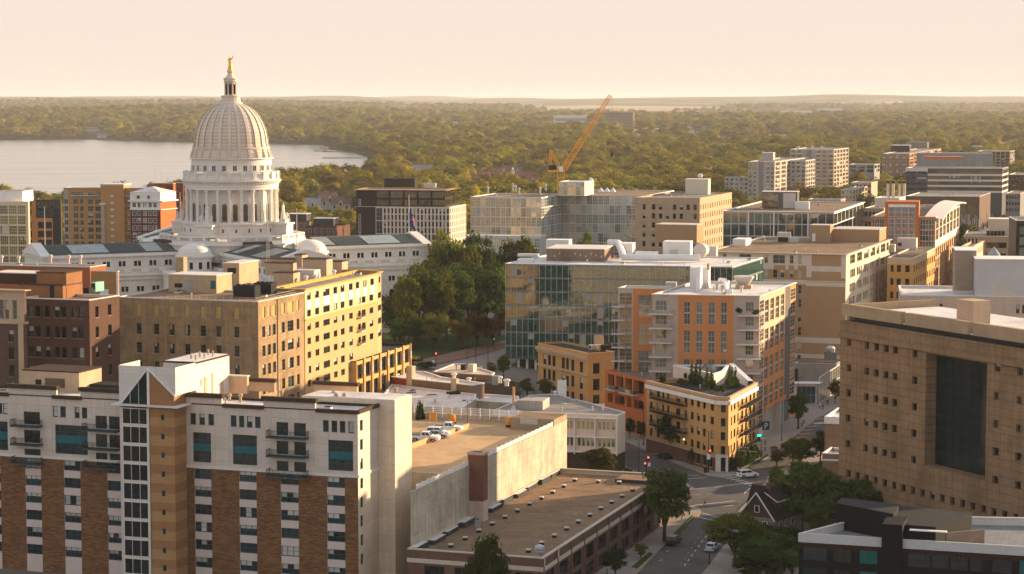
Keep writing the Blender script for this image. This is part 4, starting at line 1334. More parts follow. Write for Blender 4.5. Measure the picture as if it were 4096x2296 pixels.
 b.rbox('extract_plant', c7, 370, 462, 255, 395, .9, mat('copper_plant', (.46, .30, .20), metal=.3, rough=.5), extra=vat, depth=4)
 b.rbox('air_handler', c7, 205, 455, 170, 250, -405, M_steel, depth=3)
 q.rbox('skylight', c6, 1655, 510, 1570, 1665, -475, M_hvac, depth=3)
 for x, y in ((45, 462), (120, 462), (300, 480), (160, 480)): b.vent(c7, x, y, 1.6, .5, M_steel)
 p0, p1 = b.T(c7(140, 440), z), b.T(c7(235, 485), z)
 MB().tube([(p0.x, p0.y, b.zr + 2), (p0.x + 1.5, p0.y - 1, b.zr + 2), (p1.x - 1.5, p1.y, b.zr + .7), (p1.x, p1.y, b.zr + .7)], .6, M_white, 8).build('duct', b.root)
 # street-level canopy and parking entrance on the lit side
 b.fbox('entrance_frame', 1, a + .5, c - .3, -.6, -.003, 6.3, 7.1, M_orange)
 b.fbox('garage_opening', 1, a + 1, a + (c - a) * .45, -.1, -.004, .02, 6.2, mat('roller_door', (.32, .29, .26), joints=(9, .35, .8, .04)))
 b.fbox('garage_opening', 1, a + (c - a) * .55, c - .4, -.1, -.004, .02, 6.2, MATS['roller_door'])
 return b
condo_b = condo()
def podium():
 st = mat('terracotta_render', (.50, .155, .050), var=.06, streak=.05)
 z = 14.2
 C = on(e4(345, 203), z); L = C + Vector((-.446, .895, 0)) * along(C, (-.446, .895), c6(1072, 0)[0])
 n = Vector((.895, .446, 0))
 P = [L, C, C + n * 14, L + n * 14]
 b = Bld('terracotta_podium', 'low terracotta rendered block with deep square openings beside the wedge shaped building', P, z, 0, st)
 wk('deep', 1, 1, 0, M_dark, G_black, 0, 1.6)
 Zr = b.Z(0, e4, 170, [180, 268, 305, 365])
 b.add(0, b.S(0, e4, 250, [50, 92, 104, 150, 162, 205, 215, 282]), Zr[:1], 'deep')
 b.add(0, b.S(0, e4, 330, [48, 82, 96, 158, 175, 202, 216, 280]), Zr[1:], 'deep')
 wk('podshop', 2, 1, .1, M_black, G_black, 0, .4)
 b.add(0, b.S(0, e4, 460, [60, 110, 120, 165, 180, 225, 235, 290]), [(.4, 3.4)], 'podshop')
 b.finish(M_greyroof, .4, st, .3)
 for (s0, s1) in b.S(0, e4, 250, [70, 128, 152, 246]):
  b.balcony(0, s0, s1, Zr[0][0] - .1, 1.6, M_cop, M_steel, glassm=G_pale)
podium()
def yellow_corner():
 P, z, ab = two_face(c6(935, 1060), 572, 62, c6(520, 0)[0], c6(1150, 0)[0], 63.5)
 rep('yellow_corner', z, ab, P[1])
 b = Bld('yellow_corner_building', 'small yellow brick corner building with a black flat roof and stone cornice', P, z, 0, M_ybrick)
 wk('yb', 1, 2, .10, mat('brown_sash', (.05, .035, .02)), G_black, .2, .25, M_beige)
 b.add(0, b.S(0, c6, 1150, [563, 588, 601, 626, 638, 664]), b.Z(0, c6, 650, [1080, 1165, 1202, 1287, 1325, 1405]), 'yb')
 b.add(0, b.S(0, c6, 1150, [714, 741, 750, 775]), b.Z(0, c6, 745, [1095, 1215, 1240, 1325, 1365, 1450]), 'yb')
 b.add(0, b.S(0, c6, 1180, [793, 819, 864, 891]), b.Z(0, c6, 875, [1128, 1218, 1258, 1350, 1392, 1480]), 'yb')
 b.add(1, b.S(1, c6, 1180, [974, 1029]), b.Z(1, c6, 1000, [1140, 1226, 1270, 1362, 1403, 1490]), 'yb')
 b.finish(M_tarroof, .5, M_ybrick, .4)
 zc = b.px(0, c6(930, 1108))[1]
 tr = mat('buff_cornice', (.50, .36, .22), var=.1)
 b.cornice(zc - .1, zc + .8, .9, tr, [0], ext=False); b.cornice(zc - .8, zc - .101, .4, tr, [0], 'dentil_course', ext=False)
 z2 = b.px(0, c6(935, 1240))[1]
 b.cornice(z2 - .35, z2 + .35, .35, tr, [0], 'ledge', ext=False)
 b.rbox('chimney', c6, 1012, 1005, 980, 1019, -915, M_beige, depth=2)
 for x in (960, 1000, 1038): b.rbox('cooling_unit', c6, x, 1030, x - 26, x + 4, -992, M_hvac, depth=1.2, extra=lambda mb, wl, wr, h: mb.box(-wl * .8, -wl * .2, -.03, -.001, h * .2, h * .8, M_dark))
 for x, y in ((1075, 1050), (1130, 1035)): b.rbox('cooling_unit', c6, x, y, x - 40, x + 8, 1.8, M_dark, depth=2)
 # white sign panel standing on its street side
 p = on(c6(716, 1430), 12.8)
yellow_corner()
# ------------------------------------------------------------------ the capitol
def figure(name, mt, h=1.75, pose='stand', parent=None, loc=(0, 0, 0), rz=0.0, zones=None, tag_=None):
 """one continuous skinned body; zones = list of (height fraction, material) from the top down"""
 P = {'pel': (0, 0, .52), 'bel': (0, 0, .60), 'che': (0, .005, .72), 'nec': (0, 0, .825), 'chin': (0, -.012, .86), 'hea': (0, -.008, .91), 'top': (0, 0, .965),
  'sl': (-.105, 0, .80), 'sr': (.105, 0, .80), 'hl': (-.055, 0, .50), 'hr': (.055, 0, .50)}
 if pose == 'walk':
  P.update(el=(-.13, .06, .64), wl=(-.12, .03, .51), fl=(-.12, -.01, .46), er=(.13, -.03, .64), wr=(.12, -.11, .54), fr=(.12, -.13, .50),
    kl=(-.055, -.10, .29), al=(-.055, -.07, .045), tl=(-.055, -.15, .02), kr=(.055, .05, .28), ar=(.055, .17, .08), tr=(.055, .13, .02))
 elif pose == 'raise':
  P.update(el=(-.15, .0, .66), wl=(-.12, -.10, .58), fl=(-.11, -.14, .57), er=(.17, -.06, .86), wr=(.20, -.14, 1.0), fr=(.20, -.17, 1.05),
    kl=(-.055, -.02, .28), al=(-.055, 0, .05), tl=(-.055, -.08, .02), kr=(.055, -.02, .28), ar=(.055, 0, .05), tr=(.055, -.08, .02))
 elif pose == 'sit':
  P.update(el=(-.16, -.02, .64), wl=(-.12, -.14, .60), fl=(-.1, -.17, .58), er=(.16, -.02, .64), wr=(.12, -.14, .60), fr=(.1, -.17, .58),
    kl=(-.08, -.24, .50), al=(-.08, -.24, .26), tl=(-.08, -.31, .23), kr=(.08, -.24, .50), ar=(.08, -.24, .26), tr=(.08, -.31, .23))
 else:
  P.update(el=(-.135, .015, .635), wl=(-.135, -.02, .50), fl=(-.13, -.03, .45), er=(.135, .015, .635), wr=(.135, -.02, .50), fr=(.13, -.03, .45),
    kl=(-.06, -.01, .28), al=(-.06, 0, .05), tl=(-.06, -.08, .02), kr=(.06, -.01, .28), ar=(.06, 0, .05), tr=(.06, -.08, .02))
 Rr = dict(pel=.075, bel=.068, che=.08, nec=.032, chin=.040, hea=.052, top=.030, sl=.042, sr=.042, hl=.055, hr=.055, el=.028, er=.028, wl=.02, wr=.02, fl=.016, fr=.016, kl=.036, kr=.036, al=.025, ar=.025, tl=.02, tr=.02)
 E = ['pel-bel', 'bel-che', 'che-nec', 'nec-chin', 'chin-hea', 'hea-top', 'che-sl', 'sl-el', 'el-wl', 'wl-fl', 'che-sr', 'sr-er', 'er-wr', 'wr-fr', 'pel-hl', 'hl-kl', 'kl-al', 'al-tl', 'pel-hr', 'hr-kr', 'kr-ar', 'ar-tr']
 keys = list(P); me = bpy.data.meshes.new(name)
 me.from_pydata([tuple(c * h for c in P[k]) for k in keys], [tuple(keys.index(q) for q in e.split('-')) for e in E], [])
 o = bpy.data.objects.new(name, me); COL.objects.link(o)
 md = o.modifiers.new('skin', 'SKIN')
 sv = me.skin_vertices[0].data
 for i, k in enumerate(keys):
  sv[i].radius = (Rr[k] * h, Rr[k] * h); sv[i].use_root = (k == 'pel')
 o.modifiers.new('sub', 'SUBSURF').levels = 1
 dg = bpy.context.evaluated_depsgraph_get(); dg.update()
 m2 = bpy.data.meshes.new_from_object(o.evaluated_get(dg))
 o.modifiers.clear(); o.data = m2
 if zones:
  for _, m in zones: m2.materials.append(m)
  for p in m2.polygons:
   zf = p.center.z / h
   for i, (a, _) in enumerate(zones):
    if zf >= a: p.material_index = i; break
 else: m2.materials.append(mt)
 for p in m2.polygons: p.use_smooth = True
 if parent is not None: o.parent = parent
 o.location = loc; o.rotation_euler = (0, 0, rz)
 return o
def capitol():
 gr = mat('white_granite', (.72, .68, .62), var=.05, sc=.15, streak=.07, stain=.06, brick=(2.4, 1.0, (.69, .65, .59), (.60, .56, .5), .025))
 grs = mat('smooth_granite', (.72, .68, .62), var=.07, streak=.05)
 dome_m = mat('dome_granite', (.64, .55, .45), var=.08, streak=.08)
 rust_m = mat('dome_joint', (.36, .26, .19), var=.1)
 copper = mat('green_copper_roof', (.10, .125, .105), var=.25, sc=.4, streak=.2, joints=(.8, 40, .75, .06))
 copper2 = mat('brown_copper_roof', (.20, .17, .12), var=.3, sc=.4, joints=(.8, 40, .75, .06))
 skyl = glass('skylight_glass', (.20, .25, .24), ior=1.5, rough=.3, var=.2)
 gold = mat('gilded_bronze', (.75, .42, .08), metal=.7, rough=.4, var=.1)
 RZ = rad(27)
 root = thing('capitol', 'white domed capitol with columned drum and granite wings around it', 'capitol', (CAPX, CAPY, CAPZ), RZ)
 zc = lambda y: at(c1(1487, y), CAPY).z - CAPZ
 k = 1 / 20.13
 ap = lambda name, mb, par=root: mb.build(name, par)
 def lathe(name, prof, m, n=72, smooth=True, par=root):
  mb = MB().lathe([(r * k, zc(y)) for r, y in prof], m, n); mb.smooth = False
  o = mb.build(name, par)
  return o
 # dome shell and ribs
 dprof = [(240, 622), (234, 600), (232, 575), (228, 550), (222, 520), (212, 490), (199, 460), (182, 430), (160, 402), (136, 379), (110, 361), (84, 350), (70, 346)]
 lathe('dome', dprof, dome_m, 72)
 ribs = MB()
 for i in range(24):
  t = 2 * math.pi * (i + .5) / 24
  for (r0, y0), (r1, y1) in zip(dprof[:-1], dprof[1:]):
   f = lambda r, w_, o_: ((r * k + o_) * math.cos(t) - w_ * math.sin(t), (r * k + o_) * math.sin(t) + w_ * math.cos(t))
   w0, w1 = .42 * r0 / 240 + .12, .42 * r1 / 240 + .12
   a, b_, c_, d_ = f(r0, -w0, .28), f(r0, w0, .28), f(r1, w1, .28), f(r1, -w1, .28)
   a2, b2, c2_, d2 = f(r0, -w0, -.1), f(r0, w0, -.1), f(r1, w1, -.1), f(r1, -w1, -.1)
   z0, z1 = zc(y0), zc(y1)
   ribs.poly([(*a, z0), (*b_, z0), (*c_, z1), (*d_, z1)], dome_m)
   ribs.poly([(*a2, z0), (*a, z0), (*d_, z1), (*d2, z1)], rust_m); ribs.poly([(*b_, z0), (*b2, z0), (*c2_, z1), (*c_, z1)], rust_m)
 ap('dome_ribs', ribs)
 courses = MB()
 for y in range(372, 620, 22):
  r = np.interp(y, [q[1] for q in dprof[::-1]], [q[0] for q in dprof[::-1]])
  courses.lathe([(r * k + .02, zc(y) - .07), (r * k + .09, zc(y)), (r * k + .02, zc(y) + .07)], rust_m, 72, cap=False)
 ap('dome_courses', courses)
 # console ring, ledges, attic drum, balustrade, cornice
 lathe('console_ring', [(246, 690), (252, 684), (246, 660), (242, 640), (246, 632), (248, 624), (238, 619)], dome_m)
 cons = MB()
 for (ra, rb, ya, yb) in ((236, 262, 686, 668), (236, 256, 667.9, 650), (236, 249, 649.9, 632)): cons.box(-.45, .45, -rb * k, -ra * k, zc(ya), zc(yb), dome_m)
 consm = cons.mesh('console')
 for i in range(24): link('console', consm, root, (0, 0, 0), 2 * math.pi * (i + .5) / 24)
 lathe('dome_ledge', [(255, 697), (268, 695), (268, 689), (250, 687)], grs)
 lathe('attic_drum', [(254, 778), (254, 697)], gr, 72)
 for i in range(24):
  t = 2 * math.pi * i / 24
  mb = MB().box(-.85, .85, -.12, .2, 0, 2.05, grs).poly([(-.6, -.14, .2), (.6, -.14, .2), (.6, -.14, 1.85), (-.6, -.14, 1.85)], G_dark).box(-.04, .04, -.18, -.141, .2, 1.85, M_white)
  link('attic_window', mb.mesh('attic_window'), root, (254 * k * math.sin(t), -254 * k * math.cos(t), zc(773)), t)
 lathe('balustrade_wall', [(296, 828), (303, 826), (303, 818), (299, 816), (299, 790), (304, 788), (304, 779), (292, 779), (292, 815), (250, 816)], grs)
 bal = MB()
 for i in range(24):
  t = 2 * math.pi * (i + .5) / 24
  bal.prism([((302 + dr_) * k * math.cos(t + dt), (302 + dr_) * k * math.sin(t + dt)) for dr_, dt in ((-6, -.03), (7, -.03), (7, .03), (-6, .03))], zc(822), zc(774), grs)
 ap('balustrade_piers', bal)
 lathe('main_cornice', [(292, 862), (300, 856), (300, 846), (312, 842), (318, 836), (319, 830), (300, 827)], grs)
 den = MB(); dk = mat('shadowed_granite', (.40, .36, .31))
 for i in range(96):
  t = 2 * math.pi * i / 96
  den.prism([(r * k * math.cos(t + dt), r * k * math.sin(t + dt)) for r, dt in ((300, -.014), (310, -.014), (310, .014), (300, .014))], zc(852), zc(843), grs)
 ap('dentils', den)
 lathe('entablature', [(285, 890), (297, 888), (297, 872), (300, 870), (300, 858), (294, 856)], grs)
 # colonnade
 lathe('inner_drum', [(252, 1098), (252, 888)], gr, 72)
 col = MB().lathe([(.62, 0), (.62, .25), (.5, .35), (.5, .6)], grs, 14)
 zb_, zt_ = zc(1093), zc(889)
 Hc = zt_ - zb_
 col.lathe([(.50, .6), (.49, Hc * .4), (.42, Hc - 1.35)], grs, 14).lathe([(.42, Hc - 1.35), (.46, Hc - 1.2), (.52, Hc - .8), (.66, Hc - .3), (.7, Hc - .02)], grs, 10)
 colm = col.mesh('column')
 win = MB();
 wz = zc(975) - zc(1085)
 arch = lambda w_, h_, y: [(-w_, y, 0), (w_, y, 0), (w_, y, h_ - w_)] + [(w_ * math.cos(a), y, h_ - w_ + w_ * math.sin(a)) for a in [math.pi * j / 8 for j in range(1, 8)]] + [(-w_, y, h_ - w_)]
 ambw = glass('rotunda_glass', (.10, .065, .03), ior=1.5, var=.3)
 A = arch(1.05, wz + .3, -.16); win.poly(A, grs); win.poly(arch(.78, wz, -.19), ambw)
 for i in range(1, 6): win.box(-.78, .78, -.23, -.191, wz * i / 6.5, wz * i / 6.5 + .1, M_dark)
 win.box(-.05, .05, -.235, -.192, 0, wz - .8, M_dark)
 winm = win.mesh('arched_window')
 for i in range(24):
  t = 2 * math.pi * (i + .5) / 24
  link('column', colm, root, (287 * k * math.sin(t), -287 * k * math.cos(t), zb_), t)
  t = 2 * math.pi * i / 24
  link('arched_window', winm, root, (252 * k * math.sin(t), -252 * k * math.cos(t), zc(1086)), t)
 lathe('stylobate', [(318, 1172), (316, 1168), (316, 1110), (322, 1108), (322, 1098), (308, 1096), (308, 1092), (250, 1092)], gr)
 for i in range(24):
  t = 2 * math.pi * i / 24
  link('slot_window', MB().box(-.22, .22, -.06, .1, 0, 1.1, M_dark).mesh('slot_window') if i == 0 else bpy.data.meshes['slot_window'], root, (316 * k * math.sin(t), -316 * k * math.cos(t), zc(1155)), t)
 # lantern and gilded statue
 lathe('lantern_base', [(78, 350), (76, 338), (66, 334), (62, 328), (62, 318), (58, 316), (58, 300), (62, 298), (62, 292), (40, 291)], dome_m, 16)
 lathe('lantern', [(28, 292), (28, 196)], dome_m, 16)
 for i in range(8):
  t = 2 * math.pi * i / 8
  link('lantern_column', MB().lathe([(.36, 0), (.24, .4), (.22, zc(205) - zc(290) - .5), (.36, zc(205) - zc(290))], dome_m, 8).mesh('lantern_column') if i == 0 else bpy.data.meshes['lantern_column'], root, (37 * k * math.sin(t), -37 * k * math.cos(t), zc(290)))
  t += math.pi / 8
  if i == 0: MB().box(-.42, .42, -.06, .05, .2, 3.4, M_dark).mesh('lantern_window')
  link('lantern_window', bpy.data.meshes['lantern_window'], root, (28 * k * math.sin(t), -28 * k * math.cos(t), zc(288)), t)
 lathe('lantern_roof', [(38, 206), (42, 202), (42, 190), (46, 188), (46, 180), (34, 178), (26, 168), (19, 158), (16, 146), (22, 144), (20, 132), (13, 130), (11, 124)], dome_m, 16)
 st = figure('statue', gold, 4.6, 'raise', root, (0, 0, zc(130)), rad(-20))
 robe = MB().lathe([(.95, zc(132)), (.85, zc(120)), (.62, zc(100)), (.50, zc(85)), (.55, zc(76))], gold, 12)
 robe.build('statue_robe', st, (0, 0, -zc(130)))
 # corner sculpture groups on the stylobate
 for a in (-45, 45, 135, 225):
  t = rad(a)
  p = (18.0 * math.sin(t), -18.0 * math.cos(t))
  g = MB().box(-2.6, 2.6, -2.0, 2.6, zc(1180), zc(1112), gr).box(-3.0, 3.0, -2.4, 2.6, zc(1112) + .002, zc(1100), grs).box(-1.5, 1.5, -1.1, 1.1, zc(1100) + .002, zc(1078), grs)
  o = g.build('sculpture_pedestal', root, (*p, 0), t)
  figure('sculpture', grs, 5.4, 'stand', o, (0, .2, zc(1080)))
  MB().lathe([(1.0, zc(1082)), (.8, zc(1050)), (.45, zc(1020))], grs, 8).build('sculpture_robe', o, (0, .2, 0))
  for sx in (-1.7, 1.7): figure('sculpture', grs, 4.4, 'sit', o, (sx, -.4, zc(1100) - 1.0), -sx * .4)
 # octagon terrace
 R8 = 23.6
 P8 = [(R8 * math.cos(rad(22.5 + 45 * i)), R8 * math.sin(rad(22.5 + 45 * i))) for i in range(8)]
 oc = MB().prism(P8, zc(1330), zc(1228), gr, grs).prism(inset(P8, -.7), zc(1228) + .002, zc(1218), grs).prism(inset(P8, .3), zc(1218) + .002, zc(1200), gr, M_gravel)
 ap('terrace_block', oc)
 bl = MB()
 I = inset(P8, .5)
 for i in range(8):
  a, b_ = Vector(I[i]), Vector(I[(i + 1) % 8]); d = (b_ - a); L = d.length; ang = math.atan2(d.y, d.x)
  for j in range(4):
   s0, s1 = L * j / 4, L * (j + 1) / 4
   q0, q1 = a + d * (j / 4), a + d * ((j + .22) / 4)
   n = Vector((-d.y, d.x)).normalized() * .5
   bl.prism([q0, q1, q1 + n, q0 + n], zc(1200) + .004, zc(1180), grs)
   q2 = a + d * ((j + 1) / 4)
   for m_ in range(7):
    c0 = q1 + (q2 - q1) * ((m_ + .3) / 7); c1_ = q1 + (q2 - q1) * ((m_ + .7) / 7)
    bl.prism([c0, c1_, c1_ + n * .6, c0 + n * .6], zc(1200) + .004, zc(1186), grs)
  n = Vector((-d.y, d.x)).normalized() * .7
  bl.prism([a, b_, b_ + n, a + n], zc(1180) + .003, zc(1170), grs)
 ap('terrace_balustrade', bl)
 ap('drum_base', MB().prism([(R8 * .72 * math.cos(rad(22.5 + 45 * i)), R8 * .72 * math.sin(rad(22.5 + 45 * i))) for i in range(8)], zc(1205), zc(1170), gr, grs))
 # four wings
 zA, zR = at((436, 1016.7), 654).z - CAPZ, 31.3
 def wing(a, lit):
  w = bpy.data.objects.new('wing', None); COL.objects.link(w); w.parent = root; w.rotation_euler = (0, 0, rad(a))
  W1, W2, x0, x1 = 11.0, 13.6, 14.0, 64.0
  zb = zA - 4.3
  MB().box(x0, x1, -W1, W1, zb - 2, zA - .9, gr).build('attic_wall', w)
  MB().box(x0, x1 + .6, -W1 - .7, W1 + .7, zA - .9, zA - .55, grs).box(x0, x1 + .3, -W1 - .35, W1 + .35, zA - .548, zA, grs).build('attic_cornice', w)
  MB().box(x0, x1 - 1.5, -W2, W2, 0, zb - 1.3, gr).build('wall', w)
  MB().box(x0, x1 - .6, -W2 - 1.0, W2 + 1.0, zb - 2.4, zb - 1.9, grs).box(x0, x1 - 1.0, -W2 - .5, W2 + .5, zb - 3.6, zb - 2.402, grs).build('cornice', w)
  bb = MB()
  for sgn in (-1, 1):
   y0, y1 = (sgn * W2 - .3, sgn * W2 + .3)
   bb.box(x0, x1 - 1.8, y0, y1, zb - .35, zb, grs)
   for i in range(8):
    xx = x0 + 8 + (x1 - x0 - 11) * i / 7
    bb.box(xx - 1.3, xx + 1.3, y0, y1, zb - 1.29, zb - .352, grs)
    for j in range(9):
     xb = xx + 1.45 + j * .43
     if i < 7: bb.box(xb, xb + .24, y0 + .1, y1 - .1, zb - 1.29, zb - .352, grs)
  bb.build('balustrade', w)
  # gable roof, skylights
  rf = MB(); zE = zA - .1; rm = copper
  xe = x1 - 2.2
  rf.poly([(x0, -W1, zE), (xe, -W1, zE), (xe, 0, zR), (x0, 0, zR)], rm); rf.poly([(xe, W1, zE), (x0, W1, zE), (x0, 0, zR), (xe, 0, zR)], rm)
  rf.build('roof', w)
  gb_ = MB()
  for xx0, xx1 in ((xe, x1 + .8),):
   gb_.poly([(xx1, -W1 - .9, zE), (xx1, W1 + .9, zE), (xx1, 0, zR + .7)], grs)
   gb_.poly([(xx0, W1 + .9, zE), (xx0, -W1 - .9, zE), (xx0, 0, zR + .7)], grs)
   gb_.poly([(xx0, -W1 - .9, zE), (xx1, -W1 - .9, zE), (xx1, 0, zR + .7), (xx0, 0, zR + .7)], grs); gb_.poly([(xx1, W1 + .9, zE), (xx0, W1 + .9, zE), (xx0, 0, zR + .7), (xx1, 0, zR + .7)], grs)
  gb_.build('pediment', w)
  def panel(xa, xb, m, up=.25, y0=.12, y1=.85):
   mb = MB(); f = lambda y: zE + (zR - zE) * (1 - y / W1)
   for sgn in (-1, 1):
    ya, yb = W1 * (1 - y0) * sgn, W1 * (1 - y1) * sgn
    za_, zb2 = f(abs(ya)) + up, f(abs(yb)) + up
    q = [(xa, ya, za_), (xb, ya, za_), (xb, yb, zb2), (xa, yb, zb2)]
    mb.poly(q if sgn < 0 else q[::-1], m)
    for (p, r) in ((q[0], q[1]), (q[1], q[2]), (q[2], q[3]), (q[3], q[0])):
     mb.poly([(p[0], p[1], p[2] - up), (r[0], r[1], r[2] - up), r, p], copper)
    if m is skyl:
     for i in range(1, 9):
      xx = xa + (xb - xa) * i / 9; mb.bar((xx, ya, za_ + .03), (xx, yb, zb2 + .03), .06, M_cop, 4)
     mb.bar((xa, (ya + yb) / 2, (za_ + zb2) / 2 + .03), (xb, (ya + yb) / 2, (za_ + zb2) / 2 + .03), .06, M_cop, 4)
   mb.build('skylight' if m is skyl else 'roof_panel', w)
  dkp = mat('solar_panel', (.045, .055, .052), rough=.6, joints=(1.2, 2, 1.6, .05))
  panel(26, 31.5, skyl); panel(43, 54.5, skyl); panel(32.4, 42.2, dkp, .15); panel(55.2, 60.5, dkp, .15)
  mon = MB().box(16, 25, -4.6, 4.6, zR - 2.4, zR - .2, copper2).prism([(16.2, -4.2), (24.8, -4.2), (24.8, 4.2), (16.2, 4.2)], zR - .198, zR + .5, M_tarroof)
  mon.build('roof_monitor', w)
  # windows: paired in the attic, paired above and arched below on the main storey
  wm = bpy.data.meshes.get('attic_pair')
  if wm is None:
   wm = MB().box(-1.35, 1.35, -.10, .05, -.15, 1.75, grs).poly([(-1.1, -.12, 0), (-.15, -.12, 0), (-.15, -.12, 1.6), (-1.1, -.12, 1.6)], G_black).poly([(.15, -.12, 0), (1.1, -.12, 0), (1.1, -.12, 1.6), (.15, -.12, 1.6)], G_black).mesh('attic_pair')
   M2 = MB().poly(arch(1.15, 3.6, -.12), M_cop); M2.poly(arch(.85, 3.3, -.14), G_black); M2.mesh('arch_low')
  for sgn in (-1, 1):
   for i in range(9):
    xx = 20 + i * 4.9
    link('window', wm, w, (xx, sgn * W1, zA - 3.9), 0 if sgn < 0 else math.pi)
    link('window', wm, w, (xx, sgn * W2, zb - 7.2), 0 if sgn < 0 else math.pi)
    link('window', bpy.data.meshes['arch_low'], w, (xx, sgn * W2, zb - 13.2), 0 if sgn < 0 else math.pi)
  # columned end
  for i in range(6):
   link('column', colm, w, (x1 + .2, -9.5 + 3.8 * i, zb - 4 - Hc))
  return w
 for a in (0, 90, 180, 270): wing(a, 0)
 # corner pavilions with shallow domes
 for sx, sy in ((-1, -1), (1, -1), (1, 1), (-1, 1)):
  px_, py_ = 19.0 * sx, 19.0 * sy
  pv = MB().lathe([(5.4, zA - 14), (5.4, zA - 1.2), (6.0, zA - 1.1), (6.0, zA - .6), (5.2, zA - .5)], gr, 32, px_, py_)
  o = pv.build('pavilion', root)
  MB().lathe([(5.3, zA - .5), (5.1, zA + .5), (4.5, zA + 1.5), (3.3, zA + 2.4), (1.7, zA + 2.95), (.2, zA + 3.1)], grs, 32, px_, py_).build('pavilion_dome', o)
  for i in range(12):
   t = 2 * math.pi * i / 12
   if 'pav_win' not in bpy.data.meshes: MB().box(-.5, .5, -.1, .1, 0, 2.1, M_dark).mesh('pav_win')
   link('window', bpy.data.meshes['pav_win'], o, (px_ + 5.4 * math.sin(t), py_ - 5.4 * math.cos(t), zA - 4.6), t)
  MB().lathe([(8.6, zA - 12), (8.6, zA - 6.4), (9.0, zA - 6.3), (9.0, zA - 5.4), (8.2, zA - 5.3)], gr, 32, px_ * 1.08, py_ * 1.08).build('terrace_wall', o)
 for q, yt in ((c1(1712, 1330), 1085), (c1(1905, 1300), 1020)):
  pass
capitol()
